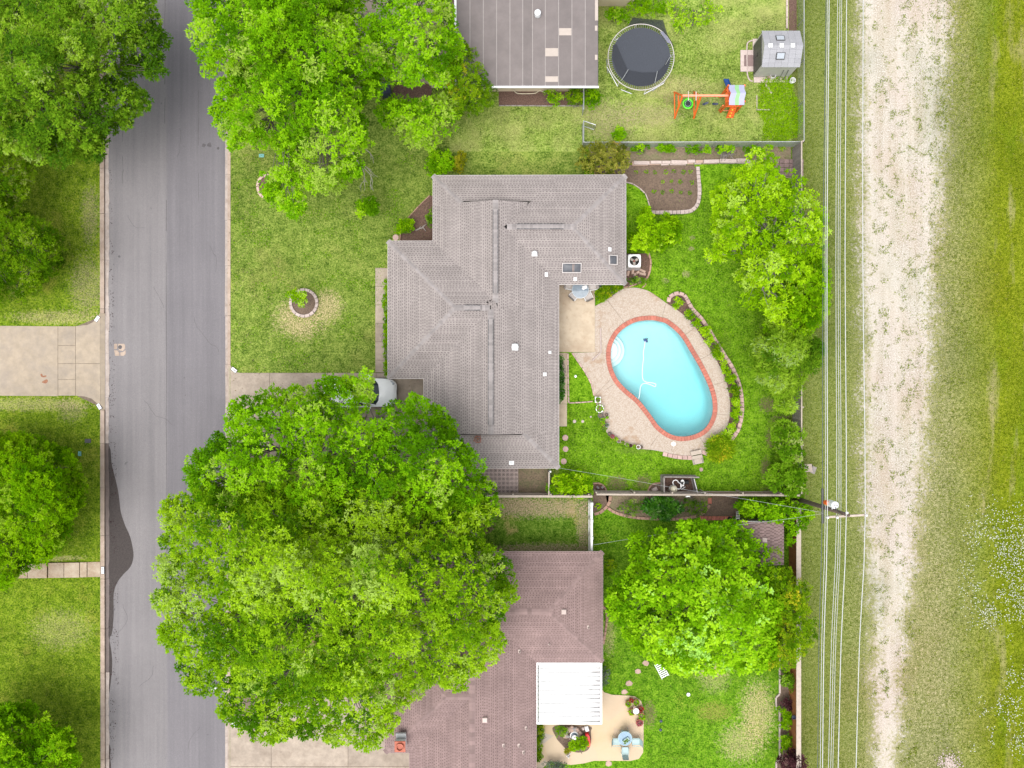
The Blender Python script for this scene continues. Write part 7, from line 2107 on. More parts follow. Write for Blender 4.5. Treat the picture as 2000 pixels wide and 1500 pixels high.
for k, (x, y, a_) in enumerate(((1377.5, 202.5, 0.35), (1396.5, 203, 0.0))):
    c = W(x, y, 0.45)
    so = bpy.data.objects.new('swing_seat', None); link(so, pl); ORG[so.name] = origin(pl)
    m = MB(); vs = []
    for i in range(7):
        u = i / 6 * 2 - 1
        p = c + Vector((math.cos(a_), math.sin(a_), 0)) * u * 0.21 + Vector((0, 0, 0.05 * u * u))
        n_ = Vector((-math.sin(a_), math.cos(a_), 0)) * 0.075 * (1 - 0.35 * u * u)
        vs += [p - n_, p + n_]
    m.add(vs, [(2 * i, 2 * i + 2, 2 * i + 3, 2 * i + 1) for i in range(6)])
    m.build('seat', M['navy'], so)
    for u in (-1, 1):
        MB().tube([c + Vector((math.cos(a_), math.sin(a_), 0)) * u * 0.21 + Vector((0, 0, 0.05)), W(x + u * 5 + 1, 187.5, HB)], 0.010, 4).build('chain', M['green_plastic'] if k else M['galv'], so)

# grey storage shed
sd_ = thing('storage_shed', 'grey resin storage shed with dark double doors and roof windows', 'shed', W(1506, 120))
gx0, gx1, gyT, gyB = 1472, 1540, 86.5, 150.5
ze_, zr_ = 2.0, 2.58
a_, b_ = W(gx0, gyB), W(gx1, gyT)
X0, X1, Y0, Y1 = a_.x, b_.x, a_.y, b_.y
YM = (Y0 + Y1) / 2
MB().add([(X0, Y0, 0), (X1, Y0, 0), (X1, Y1, 0), (X0, Y1, 0), (X0, Y0, ze_), (X1, Y0, ze_), (X1, Y1, ze_), (X0, Y1, ze_), (X0, YM, zr_), (X1, YM, zr_)],
         [(0, 1, 5, 4), (2, 3, 7, 6), (1, 2, 6, 9, 5), (3, 0, 4, 8, 7)]).build('wall', M['shed_wall'], sd_)
for s_ in (-1, 1):
    dY = YM + s_ * 0.47
    do = MB().box((X0 - 0.02, dY, 0.97), (0.04, 0.92, 1.84)).build('door', M['shed_door'], sd_)
    MB().tube([(X0 - 0.06, YM + s_ * 0.08, 0.95), (X0 - 0.08, YM + s_ * 0.08, 1.05), (X0 - 0.06, YM + s_ * 0.08, 1.15)], 0.014, 5).build('handle', M['black'], do)
ov = 0.08
nx_ = 6
rf = bpy.data.objects.new('roof', None); link(rf, sd_); ORG[rf.name] = origin(sd_)
for s_ in (-1, 1):
    ye = Y0 - ov if s_ < 0 else Y1 + ov
    slope = (zr_ - ze_) / (YM - Y0)
    for j in range(5):
        for k in range(nx_):
            f0, f1 = j / 5, (j + 1) / 5
            ya, yb = ye + (YM - ye) * f0, ye + (YM - ye) * f1
            za, zb = zr_ + 0.02 - abs(YM - ya) * slope, zr_ + 0.02 - abs(YM - yb) * slope
            xa, xb_ = X0 - 0.05 + (X1 - X0 + 0.15) * k / nx_, X0 - 0.05 + (X1 - X0 + 0.15) * (k + 1) / nx_
            q = [(xa + 0.004, ya, za + 0.02), (xb_ - 0.004, ya, za + 0.02), (xb_ - 0.004, yb, zb + 0.004), (xa + 0.004, yb, zb + 0.004)]
            q2 = [(p[0], p[1], p[2] - 0.025) for p in q]
            MB().add(q + q2, [(0, 1, 2, 3) if s_ < 0 else (3, 2, 1, 0), (0, 4, 5, 1) if s_ < 0 else (1, 5, 4, 0), (0, 3, 7, 4), (1, 5, 6, 2)]).build('shingle_panel', M['shed_roof'], rf)
for (px, py, mt, tl_) in ((1524, 74, 'glass_light', -1), (1524.5, 109.5, 'glass_light', 1)):
    zc = zr_ - 0.28
    c = W(px, py, zc + 0.05)
    ang_ = math.atan((zr_ - ze_) / (YM - Y0)) * tl_
    MB().bbox(c, (0.55, 0.42, 0.07), 0, 0.02, rx=ang_).build('roof_window', M['dark_metal'], rf)
    MB().bbox(c + Vector((0, 0, 0.035)), (0.46, 0.34, 0.03), 0, 0.008, rx=ang_).build('window_pane', M[mt], rf)
for px in (1505, 1527, 1548.5):
    MB().bbox(W(px, 88.5, zr_ + 0.06), (0.25, 0.25, 0.06), 0, 0.02).build('ridge_light', M['white_plastic'], rf)
# pad, ramp pavers and edging
pd_ = thing('shed_pad', 'pale concrete pad with brown mats in front of the grey shed', 'paving', W(1480, 125))
for pl_ in ([(1472, 151), (1515, 151), (1515, 161.5), (1472, 161.5)], [(1515.5, 150), (1538.5, 136), (1538.5, 161), (1515.5, 161)], [(1446, 98), (1471, 98), (1471, 140), (1446, 140)], [(1470, 76), (1479, 76), (1479, 98), (1470, 98)]):
    MB().prism([(W(*p)[0], W(*p)[1]) for p in pl_], -0.05, 0.05, 0.01).build('slab', M['pale_block'], pd_)
for pl_ in ([(1453, 108), (1457.5, 108), (1457.5, 130), (1453, 130)], [(1460, 108), (1471, 108), (1471, 130), (1460, 130)]):
    MB().prism([(W(*p)[0], W(*p)[1]) for p in pl_], 0.05, 0.062).build('door_mat', M['shingle_pink_cap'], pd_)
MB().tube(smooth_open([tuple(W(*p, 0.04)) for p in [(1470, 79), (1462, 82), (1459, 90), (1459, 120), (1460, 146), (1464, 156), (1470, 159)]], 6), 0.045, 6).build('edging_tube', M['pale_block'], pd_)
m = MB()
for s_ in (0, 1): m.tube([W(1521 + s_ * 9, 156, 0.1), W(1531 + s_ * 9, 137, 1.3)], 0.018, 5)
m.build('leaning_rod', M['dark_metal'], pd_)
def bucket(px, py, r, h, mat, label, cat='bucket', nm='bucket'):
    o = thing(nm, label, cat, W(px, py))
    MB().lathe(W(px, py, 0), [(r * 0.85, 0), (r, h), (r * 0.9, h), (r * 0.8, 0.05), (0, 0.05)], 14).build('body', M[mat], o)
    MB().tube([W(px, py, h) + Vector((r * math.cos(t_), r * math.sin(t_) * 0.3, 0.10 * math.sin(t_))) for t_ in [k * math.pi / 6 for k in range(7)]], 0.008, 4).build('handle', M['galv'], o)
    return o
bucket(1507, 151, 0.17, 0.4, 'paper_white', 'white bucket on the pad south of the grey shed')
bucket(1545.5, 160, 0.18, 0.36, 'paper_white', 'white and orange bucket in the tall grass beside the grey shed')
bp_ = thing('clay_pot', 'brown pot beside the white bucket at the grey shed', 'pot', W(1502, 151))
MB().lathe(W(1502, 150, 0.05), [(0.1, 0), (0.16, 0.2), (0.14, 0.2), (0.1, 0.1), (0, 0.1)], 12).build('vessel', M['flagstone'], bp_)
pln = MB().bbox(W(1501, 173, 0.04), (0.75, 0.12, 0.05), R(-58), 0.01).build('loose_plank', M['wood_pale']); tag(pln, 'loose pale plank on the grass south of the grey shed', 'plank')
sb = thing('sandbox_frame', 'low square frame of pale boards overgrown with grass', 'frame', W(1490, 205))
for (c_, L_, a_) in (((1478, 201), 0.95, R(90)), ((1490, 214.5), 0.85, 0), ):
    MB().bbox(W(*c_, 0.05), (L_, 0.06, 0.10), a_, 0.01).build('board', M['wood_pale'], sb)
sheet('mulch_bed', [(1538, -300), (1556, -300), (1556, 76), (1553, 140), (1541, 140), (1541, 58)], 0.008, M['mulch'])
eb = thing('edging_beam', 'pale concrete edging beam north of the grey shed', 'edging', W(1537, 30))
for k in range(6): MB().bbox(W(1537 + k * 0.1, 45 - k * 22, 0.05), (0.12, 0.70, 0.12), 0, 0.02).build('block', M['pale_block'], eb)
for k, (x, y, rx, ry, h, lab) in enumerate(((1205, 30, 22, 16, 1.4, 'dark green bush behind the trampoline, nearest the north house'), (1262, 12, 40, 18, 1.4, 'wide green bush along the top edge behind the trampoline'))):
    shrub(lab, x, y, rx, ry, h, 'leaf_hedge', 380 + k, leaf=(0.12, 0.06), spacing=0.4, cr=(0.24, 0.4), rough=0.4)
for k, (x, y, rx, ry, lab) in enumerate(((1355, 20, 55, 26, 'bright green weed patch at the top of the play yard'), (1330, 48, 22, 14, 'small bright green weed patch right of the trampoline'))):
    shrub(lab, x, y, rx, ry, 0.4, 'leaf_lime', 384 + k, leaf=(0.12, 0.06), spacing=0.38, cr=(0.15, 0.3), m=6, k=6, jag=0.3, holes=0.15)
for k, (x, y, rx, ry, h, mt, lab) in enumerate(((1081, 190, 16, 16, 1.2, 'leaf_lime', 'left of two light bushes under the south wall of the north house'), (1124, 188, 18, 18, 1.2, 'leaf_gold', 'yellow green bush under the south wall of the north house'), (1155, 190, 16, 20, 1.0, 'leaf_hedge', 'dark green bush at the south east corner of the north house'))):
    shrub(lab, x, y, rx, ry, h, mt, 388 + k, leaf=(0.11, 0.055), spacing=0.34)
ed_ = thing('bed_edging', 'thin dark brick edging of the mulch bed under the north house wall', 'edging', W(1055, 206))
edging(ed_, [(974, 206.5), (1060, 207), (1140, 207)], 0.4, (0.07, 0.08), 'wood_grey', 0.04, 'edging_brick', smooth=False)
tb = thing('trash_bin', 'dark grey wheeled trash bin under the trees of the north court', 'trash bin', W(757, 180))
c = W(757, 182)
MB().box((c.x, c.y, 0.5), (0.52, 0.60, 1.0), 0.1, taper=1.12).build('body', M['navy'], tb)
MB().bbox((c.x, c.y, 1.06), (0.64, 0.74, 0.1), 0.1, 0.03).build('lid', M['navy'], tb)
for s_ in (-1, 1): MB().tube([(c.x + s_ * 0.24, c.y - 0.34, 0.1), (c.x + s_ * 0.30, c.y - 0.34, 0.1)], 0.1, 10).build('wheel', M['black'], tb)

# ================================================================== white car in the drive
car = thing('parked_car', 'white car parked nose first in the driveway under the tree', 'car', W(712, 765))
cc_ = W(708, 766.5)
CX0 = cc_.x - 2.32
def sec(x, w, zb, zt_, zs_):   # half section of the body at station x
    return [(x, -w * 0.94, zb), (x, -w, zb + 0.18), (x, -w, zs_ - 0.06), (x, -w * 0.93, zs_), (x, -w * 0.55, zt_), (x, 0, zt_ + 0.02), (x, w * 0.55, zt_), (x, w * 0.93, zs_), (x, w, zs_ - 0.06), (x, w, zb + 0.18), (x, w * 0.94, zb)]
st_l = [(0.0, 0.66, 0.45, 0.90, 0.86), (0.06, 0.80, 0.32, 1.02, 0.98), (0.3, 0.90, 0.26, 1.05, 1.0), (1.0, 0.93, 0.25, 1.06, 1.0), (2.3, 0.935, 0.25, 1.06, 1.0), (3.15, 0.93, 0.25, 1.03, 0.98), (3.9, 0.90, 0.26, 0.95, 0.90), (4.35, 0.82, 0.28, 0.86, 0.80), (4.55, 0.68, 0.32, 0.76, 0.70), (4.63, 0.50, 0.42, 0.66, 0.62)]
m = MB(); vs = []
for s_ in st_l: vs += [(CX0 + p[0], cc_.y + p[1], p[2]) for p in sec(*s_)]
nv = 11
fs = [(i * nv + j, i * nv + j + 1, (i + 1) * nv + j + 1, (i + 1) * nv + j) for i in range(len(st_l) - 1) for j in range(nv - 1)]
fs += [tuple(range(nv)), tuple((len(st_l) - 1) * nv + j for j in range(nv - 1, -1, -1))]
m.add(vs, fs).build('body', M['car_white'], car, smooth=True)
# glasshouse: dark glass ring with white roof
gh0 = [(0.18, 0.80), (0.10, 0.55), (0.10, -0.55), (0.18, -0.80), (2.2, -0.86), (3.30, -0.80), (3.52, -0.5), (3.60, 0), (3.52, 0.5), (3.30, 0.80), (2.2, 0.86)]
gh1 = [(0.52, 0.60), (0.46, 0.4), (0.46, -0.4), (0.52, -0.60), (1.7, -0.66), (2.52, -0.62), (2.66, -0.4), (2.72, 0), (2.66, 0.4), (2.52, 0.62), (1.7, 0.66)]
n_ = len(gh0)
vs = [(CX0 + p[0], cc_.y + p[1], 1.0 if p[0] < 3.2 else 0.985) for p in gh0] + [(CX0 + p[0], cc_.y + p[1], 1.46) for p in gh1]
MB().add(vs, [(i, (i + 1) % n_, n_ + (i + 1) % n_, n_ + i) for i in range(n_)]).build('glass', M['car_glass'], car)
vs = [(CX0 + p[0], cc_.y + p[1], 1.462) for p in gh1] + [(CX0 + 1.6 + (p[0] - 1.6) * 0.8, cc_.y + p[1] * 0.75, 1.51) for p in gh1]
MB().add(vs, [(i, (i + 1) % n_, n_ + (i + 1) % n_, n_ + i) for i in range(n_)] + [tuple(range(n_, 2 * n_))]).build('roof', M['car_white'], car, smooth=True)
m = MB()
for s_ in (-1, 1):
    for (i0, i1) in ((9 if s_ > 0 else 5, 0),):
        a_, b_ = gh0[i0], gh1[i0]
        m.tube([(CX0 + a_[0], cc_.y + a_[1], 1.0), (CX0 + b_[0], cc_.y + b_[1], 1.47)], 0.04, 5)
    m.tube([(CX0 + 1.55, cc_.y + s_ * 0.865, 1.0), (CX0 + 1.45, cc_.y + s_ * 0.66, 1.47)], 0.035, 5)
m.build('pillar', M['car_white'], car)
for s_ in (-1, 1):
    MB().bbox((CX0 + 2.95, cc_.y + s_ * 1.03, 1.05), (0.14, 0.22, 0.14), 0.15 * s_, 0.03).build('mirror', M['car_white'], car)
    MB().bbox((CX0 + 4.33, cc_.y + s_ * 0.62, 0.78), (0.34, 0.20, 0.10), -0.75 * s_, 0.03).build('headlight', M['glass_light'], car)
    for xw_ in (0.85, 3.75):
        w0 = MB().tube([(CX0 + xw_, cc_.y + s_ * 0.74, 0.33), (CX0 + xw_, cc_.y + s_ * 0.95, 0.33)], 0.33, 20).build('tyre', M['black'], car)
        MB().tube([(CX0 + xw_, cc_.y + s_ * 0.90, 0.33), (CX0 + xw_, cc_.y + s_ * 0.956, 0.33)], 0.2, 14).build('rim', M['galv'], w0)
m = MB(); gr = [(4.50, -0.62), (4.60, -0.45), (4.645, 0.0), (4.60, 0.45), (4.50, 0.62)]
for k in range(4):
    a_, b_ = gr[k], gr[k + 1]
    m.poly([(CX0 + a_[0] + 0.01, cc_.y + a_[1], 0.56), (CX0 + b_[0] + 0.01, cc_.y + b_[1], 0.56), (CX0 + b_[0] - 0.02, cc_.y + b_[1], 0.74), (CX0 + a_[0] - 0.02, cc_.y + a_[1], 0.74)])
m.build('grille', M['dark_metal'], car)

# ================================================================== air conditioner
ac = thing('air_conditioner', 'square white air conditioner unit with a round fan grille by the east wall', 'air conditioner', W(1238, 511))
c = W(1238.5, 510, 0.75)
hw2 = 12.5 / PXM * 0.985
MB().bbox((c.x, c.y, 0.06), (hw2 * 2 + 0.2, hw2 * 2 + 0.2, 0.10), 0, 0.01).build('base', M['grey_stone'], ac)
MB().bbox((c.x, c.y, 0.42), (hw2 * 2, hw2 * 2, 0.64), 0, 0.03).build('cabinet', M['fascia'], ac)
def ring_top(c, r, half, z, mat, name, par):
    m = MB(); vs = []; N_ = 32
    for k in range(N_):
        a_ = 2 * math.pi * k / N_
        sq = half / max(abs(math.cos(a_)), abs(math.sin(a_))); sq = min(sq, half * 1.33)
        vs += [(c.x + math.cos(a_) * r, c.y + math.sin(a_) * r, z), (c.x + math.cos(a_) * sq, c.y + math.sin(a_) * sq, z), (c.x + math.cos(a_) * r, c.y + math.sin(a_) * r, z - 0.12)]
    for k in range(N_):
        q = (k + 1) % N_
        m.add([], []); 
    fs = []
    for k in range(N_):
        q = (k + 1) % N_
        fs += [(3 * k, 3 * k + 1, 3 * q + 1, 3 * q), (3 * k + 2, 3 * k, 3 * q, 3 * q + 2)]
    m.add(vs, fs); m.build(name, mat, par)
ring_top(c, 0.31, hw2, 0.90, M['white_metal'], 'top', ac)
MB().lathe((c.x, c.y, 0.76), [(0.31, 0), (0, 0.0)], 28).build('well', M['rust'], ac)
for k in range(3):
    a_ = 0.5 + k * 2.094
    MB().bbox((c.x + math.cos(a_) * 0.17, c.y + math.sin(a_) * 0.17, 0.81), (0.20, 0.17, 0.02), a_, 0.005, rx=0.25).build('fan_blade', M['roof_patch'], ac)
MB().lathe((c.x, c.y, 0.80), [(0.06, 0), (0.06, 0.06), (0, 0.07)], 12).build('hub', M['copper'], ac)
m = MB()
for r_ in (0.1, 0.17, 0.24, 0.30): m.torus((c.x, c.y, 0.895), r_, 0.003, 28, 4)
for k in range(8):
    a_ = k * math.pi / 4
    m.tube([(c.x, c.y, 0.895), (c.x + math.cos(a_) * 0.31, c.y + math.sin(a_) * 0.31, 0.895)], 0.003, 4)
m.build('grille', M['galv'], ac)

# ================================================================== patio furniture
def chair(px, py, ang, label, group, mat='beige_cloth', fr='white_metal', w=0.52, oz=0.05, name='patio_chair'):
    c = W(px, py, 0)
    o = thing(name, label, 'chair', (c.x, c.y, oz), group)
    o.rotation_euler = (0, 0, ang)
    def part(nm, mb, mt):
        q = bpy.data.objects.new(nm, mb.mesh(nm, M[mt])); link(q, o)
    part('seat', MB().bbox((0, 0, 0.42), (w, 0.50, 0.04), 0, 0.012), mat)
    m = MB()
    vs = []
    for k in range(4):
        f = k / 3
        y = -0.25 - 0.16 * f; z = 0.44 + 0.46 * f
        vs += [(-w / 2 + 0.02, y + 0.04 * f * f, z), (w / 2 - 0.02, y + 0.04 * f * f, z)]
    m.add(vs, [(2 * k, 2 * k + 1, 2 * k + 3, 2 * k + 2) for k in range(3)])
    m.add([(v[0], v[1] - 0.02, v[2]) for v in vs], [(2 * k + 2, 2 * k + 3, 2 * k + 1, 2 * k) for k in range(3)])
    part('backrest', m, mat)
    for sx_ in (-1, 1):
        for sy_ in (-1, 1):
            part('leg', MB().tube([(sx_ * w / 2 * 0.98, sy_ * 0.24, 0.0), (sx_ * w / 2 * 0.95, sy_ * 0.22, 0.42)], 0.016, 5), fr)
        part('armrest', MB().tube([(sx_ * w / 2, 0.23, 0.42), (sx_ * w / 2, 0.23, 0.62), (sx_ * w / 2, -0.28, 0.64)], 0.018, 5), fr)
    return o
def table(px, py, r, label, topm, fr, oz=0.05):
    c = W(px, py, 0.75)
    o = thing('patio_table', label, 'table', (c.x, c.y, oz))
    MB().lathe((c.x, c.y, 0.70), [(r, 0), (r, 0.02), (r - 0.01, 0.025), (0, 0.025)], 30).build('tabletop', M[topm], o)
    MB().torus((c.x, c.y, 0.71), r, 0.02, 30, 6).build('rim', M[fr], o)
    for k in range(4):
        a_ = 0.78 + k * math.pi / 2
        MB().tube([(c.x + math.cos(a_) * r * 0.85, c.y + math.sin(a_) * r * 0.85, oz), (c.x + math.cos(a_) * r * 0.6, c.y + math.sin(a_) * r * 0.6, 0.7)], 0.02, 6).build('leg', M[fr], o)
    return o
table(1133.5, 566, 0.54, 'round grey glass table at the edge of the taupe eave', 'grey_glass', 'galv')
GP = 'beige chairs on the pool patio'
chair(1121, 578, R(-45) + math.pi * 0, 'beige patio chair south west of the grey glass table', GP)
chair(1146, 579, R(25), 'beige patio chair south east of the grey glass table', GP)
chair(1112, 560, R(-100), 'beige patio chair half under the eave left of the grey glass table', GP)
chair(1155, 561, R(100), 'beige patio chair half under the eave right of the grey glass table', GP)
hat = thing('folded_towel', 'white folded towel on the grey glass table', 'towel', W(1141, 562, 0.73))
hat.location = W(1142, 561, 0.73); ORG[hat.name] = hat.location.copy()
MB().bbox(W(1142, 561, 0.76), (0.3, 0.22, 0.05), 0.3, 0.02).build('fold', M['paper_white'], hat)
MB().bbox(W(1140, 563, 0.79), (0.2, 0.16, 0.04), 0.8, 0.015).build('upper_fold', M['white_plastic'], hat)
bb = bucket(1173, 559, 0.13, 0.35, 'pale_blue', 'pale blue bucket under the eave beside the ground cover')
pp_ = thing('patio_post', 'slim white post at the corner of the covered patio', 'post', W(1162, 570))
g_p = W(1161, 568)
MB().box((g_p.x, g_p.y + 0.35, 1.25), (0.10, 0.10, 2.5)).build('shaft', M['white_paint'], pp_)
MB().bbox((g_p.x, g_p.y + 0.35, 0.08), (0.16, 0.16, 0.1), 0, 0.01).build('foot', M['white_paint'], pp_)

# ================================================================== pump enclosure
pe = thing('pump_enclosure', 'grey wooden enclosure of vertical boards around the pool pump', 'enclosure', W(1328, 955))
g_pts = [(1288, 962), (1288, 928), (1362, 928), (1362, 962)]
def boards(a, b, h, n, mat):
    A, B = W(*a), W(*b); d = B - A; ang = math.atan2(d.y, d.x)
    me = MB().box((0, 0, h / 2), (d.length / n * 0.93, 0.025, h)).mesh('board', M[mat])
    for k in range(n): place('board', me, pe, A + d * ((k + 0.5) / n), ang, (1, 1, random.uniform(0.98, 1.02)))
    for z_ in (0.3, h - 0.04): MB().box((A + B) / 2 + Vector((0, 0, z_)) , (d.length, 0.08, 0.06), ang).build('rail', M['wood_grey'], pe)
boards((1290, 960), (1290, 927), 1.4, 8, 'wood_grey')
boards((1290, 927), (1357, 928), 1.4, 18, 'wood_grey')
boards((1348, 931), (1355, 958), 1.2, 7, 'galv')
sheet_bed(pe, [(1290, 963), (1355, 963), (1355, 928), (1290, 928)], 0.02)
me_ = M['mulch']
MB().poly([W(1291, 962, 0.03), W(1354, 962, 0.03), W(1354, 929, 0.03), W(1291, 929, 0.03)]).build('mulch', M['mulch'], pe)
ft = thing('filter_tank', 'cream pool filter tank inside the grey enclosure', 'filter tank', W(1311, 952))
c = W(1312, 953, 0)
MB().lathe(c, [(0.20, 0), (0.24, 0.08), (0.24, 0.75), (0.20, 0.88), (0.10, 0.95), (0.06, 0.97), (0, 0.97)], 20).build('tank', M['cream_plastic'], ft, smooth=True)
MB().torus(c + Vector((0, 0, 0.5)), 0.245, 0.015, 22, 6).build('clamp_band', M['galv'], ft)
MB().lathe(c + Vector((0.05, -0.02, 0.96)), [(0.03, 0), (0.03, 0.07), (0, 0.07)], 8).build('gauge', M['dark_metal'], ft)
MB().tube([c + Vector((0.22, -0.05, 0.3)), c + Vector((0.42, -0.05, 0.3)), c + Vector((0.45, -0.05, 0.32))], 0.035, 8).build('outlet', M['cream_plastic'], ft)
pm_ = thing('pool_pump', 'black and white pool pump with looping pipes inside the grey enclosure', 'pump', W(1330, 945))
c = W(1330, 944, 0)
MB().tube([c + Vector((0.1, 0.1, 0.25)), c + Vector((0.45, 0.1, 0.25))], 0.13, 12).build('motor', M['black'], pm_)
MB().lathe(c + Vector((-0.05, 0.1, 0.08)), [(0.14, 0), (0.14, 0.28), (0.10, 0.34), (0, 0.34)], 14).build('strainer', M['dark_metal'], pm_)
m = MB()
for pth in ([(1316, 947, 0.5), (1314, 942, 0.6), (1317, 938, 0.62), (1322, 938, 0.6), (1325, 942, 0.5)], [(1325, 942, 0.5), (1329, 945, 0.65), (1331, 950, 0.65), (1327, 955, 0.5), (1322, 955, 0.5)], [(1329, 941, 0.3), (1333, 937, 0.65), (1336, 942, 0.65), (1334, 948, 0.5)], [(1331, 956, 0.4), (1335, 953, 0.4), (1338, 951, 0.3)]):
    m.tube(smooth_open([tuple(W(*p)) for p in pth], 5), 0.035, 8)
m.build('pipe', M['white_plastic'], pm_, smooth=True)
for (x, y) in ((1330, 949), (1334, 948), (1332, 939)):
    MB().lathe(W(x, y, 0.66), [(0.06, 0), (0.06, 0.05), (0, 0.06)], 10).build('valve', M['ceramic'], pm_)
cbx = MB().bbox(W(1343, 968, 1.2), (0.28, 0.16, 0.30), 0, 0.02).build('timer_box', M['white_plastic']); tag(cbx, 'white timer box on the fence behind the pool pump', 'box')

# ================================================================== south neighbour's back yard
sp_out = [(1047, 1412), (1175, 1345), (1180, 1352), (1195, 1357), (1225, 1358.5), (1240, 1360), (1252, 1369), (1257, 1384), (1257, 1440), (1256, 1470), (1248, 1482), (1232, 1486), (1160, 1486), (1140, 1491), (1115, 1494), (1095, 1491), (1075, 1486), (1060, 1500), (1047, 1500)]
sheet('patio', sp_out, 0.03, M['stamped'])
table(1221, 1443, 0.45, 'round blue glass table on the tan patio of the south house', 'blue_glass', 'pale_blue', 0.03)
GS = 'pale blue chairs on the tan patio'
for (x, y, a_, w_) in ((1203, 1443, R(-90), 'left of'), (1240, 1443, R(90), 'right of'), (1219, 1428, R(180), 'above'), (1219, 1461, R(0), 'below')):
    chair(x, y, a_, 'pale blue metal chair %s the blue glass table' % w_, GS, 'pale_blue', 'pale_blue', 0.44, 0.03)
tp_ = thing('planter_box', 'dark folded planter tray on the blue glass table', 'planter', W(1222, 1445, 0.73))
tp_.location = W(1223, 1446, 0.73); ORG[tp_.name] = tp_.location.copy()
MB().bbox(W(1223, 1446, 0.79), (0.46, 0.26, 0.10), 0.6, 0.02).build('tray', M['pale_blue'], tp_)
g_ = np.random.default_rng(88); n_ = 60
Pq = np.stack([g_.uniform(-0.2, 0.2, n_), g_.uniform(-0.1, 0.1, n_), np.full(n_, 0.11)], 1); ca, sa = math.cos(0.6), math.sin(0.6)
Pq = np.stack([Pq[:, 0] * ca - Pq[:, 1] * sa, Pq[:, 0] * sa + Pq[:, 1] * ca, Pq[:, 2]], 1)
me = leaf_mesh('plant', Pq, unit(np.stack([g_.normal(0, 1, n_), g_.normal(0, 1, n_), np.full(n_, 0.6)], 1)), np.tile([0, 0, 1.0], (n_, 1)), np.full(n_, 0.09), np.full(n_, 0.04), g_.random(n_), M['leaf_dark'])
link(bpy.data.objects.new('plant', me), tp_)
# planter cluster on the patio corner
cl = [(1226, 1372, 6, 'leaf_hedge', 'green succulent pot'), (1232, 1365, 4.5, 'leaf_red', 'red flowering pot'), (1242, 1369, 6, 'leaf_hedge', 'upper right green pot'), (1233, 1388, 7, 'leaf_lime', 'yellow and white flowering pot'), (1251, 1382, 5, 'leaf_red', 'right red flowering pot'), (1252, 1396, 6.5, 'leaf_hedge', 'lower right green pot'), (1248, 1409, 7, 'leaf_pink', 'pink leaved pot'), (1243, 1389, 4, 'leaf_dark', 'dark leaved pot')]
for k, (x, y, r, lf, desc) in enumerate(cl):
    o = pot(x, y, r, desc + ' around the white urn on the tan patio', lf, 'terracotta', 0.28, False, 30 + k)
    o['group'] = 'pots around the white urn'
    o.location.z -= 0.02
ur = thing('urn', 'white round pedestal urn among flower pots on the tan patio', 'urn', W(1240, 1383))
MB().lathe(W(1240, 1383, 0.03), [(0.16, 0), (0.07, 0.12), (0.07, 0.35), (0.19, 0.5), (0.2, 0.55), (0.13, 0.55), (0.1, 0.45), (0, 0.45)], 18).build('bowl', M['ceramic'], ur, smooth=True)
MB().lathe(W(1240, 1383, 0.48), [(0.12, 0), (0, 0.01)], 14).build('soil', M['flagstone'], ur)
# rock garden with a fountain
rg = bed('round rock garden with a fountain set in the tan patio', [(1083, 1418), (1150, 1418), (1154, 1430), (1154, 1450), (1148, 1465), (1130, 1470), (1108, 1464), (1095, 1452), (1086, 1440)], 0.04, 'soil', smooth=True)
g_ = random.Random(5)
for k in range(22):
    a_ = g_.uniform(0, 6.28); rr = g_.uniform(10, 16)
    c = W(1120 + rr * math.cos(a_), 1434 + rr * math.sin(a_) * 0.95, 0.12)
    MB().bbox(c, (g_.uniform(0.15, 0.4), g_.uniform(0.12, 0.3), g_.uniform(0.12, 0.3)), g_.uniform(0, 3), 0.04).build('rock', M['flagstone'] if g_.random() < 0.6 else M['grey_stone'], rg)
fo = thing('fountain', 'small grey tiered fountain in the rock garden', 'fountain', W(1121, 1434))
MB().lathe(W(1121, 1434, 0), [(0.26, 0), (0.27, 0.25), (0.22, 0.26), (0.2, 0.15), (0.05, 0.15), (0.05, 0.5), (0.16, 0.56), (0.14, 0.58), (0.03, 0.55), (0.03, 0.72), (0, 0.73)], 18).build('tiers', M['ceramic'], fo, smooth=False)
MB().lathe(W(1121, 1434, 0.17), [(0.2, 0), (0, 0.005)], 16).build('water', M['grey_glass'], fo)
rc = thing('red_planter', 'bright red curved planter beside the rock garden shrubs', 'planter', W(1148, 1440))
MB().prism(wpts(smooth_closed([(1142, 1430), (1148, 1429), (1151, 1436), (1152, 1448), (1151, 1453), (1146, 1453), (1145, 1442)], 3)), 0.04, 0.45, 0.03).build('trough', M['red'], rc)
MB().prism(wpts(smooth_closed([(1144, 1432), (1147.5, 1431), (1149, 1437), (1150, 1448), (1147.5, 1451), (1146.5, 1442)], 3)), 0.43, 0.46).build('soil', M['red'], rc)
shrub('bright green bush in the rock garden beside the red planter', 1130, 1452, 17, 14, 0.6, 'leaf_lime', 392, leaf=(0.13, 0.08), spacing=0.26, tshift=-0.15)
shrub('low mossy green bush at the upper left of the rock garden', 1096, 1428, 13, 12, 0.4, 'leaf_hedge', 393, leaf=(0.07, 0.03), spacing=0.22)
shrub('small yellow flowering clump at the foot of the rock garden', 1112, 1466, 9, 6, 0.35, 'leaf_yellow', 394, leaf=(0.08, 0.04), spacing=0.2, cr=(0.1, 0.16))
tb2 = thing('garden_ornament', 'grey garden ornament on the upper right rim of the rock garden', 'ornament', W(1145, 1423))
MB().bbox(W(1146, 1423, 0.18), (0.24, 0.34, 0.28), 0.3, 0.06).build('body', M['ceramic'], tb2)
MB().bbox(W(1139, 1423, 0.14), (0.16, 0.18, 0.2), 0.6, 0.05).build('head', M['pale_block'], tb2)
wd_ = thing('white_ornament', 'small white garden figure on the tan patio below the rock garden', 'ornament', W(1110, 1476))
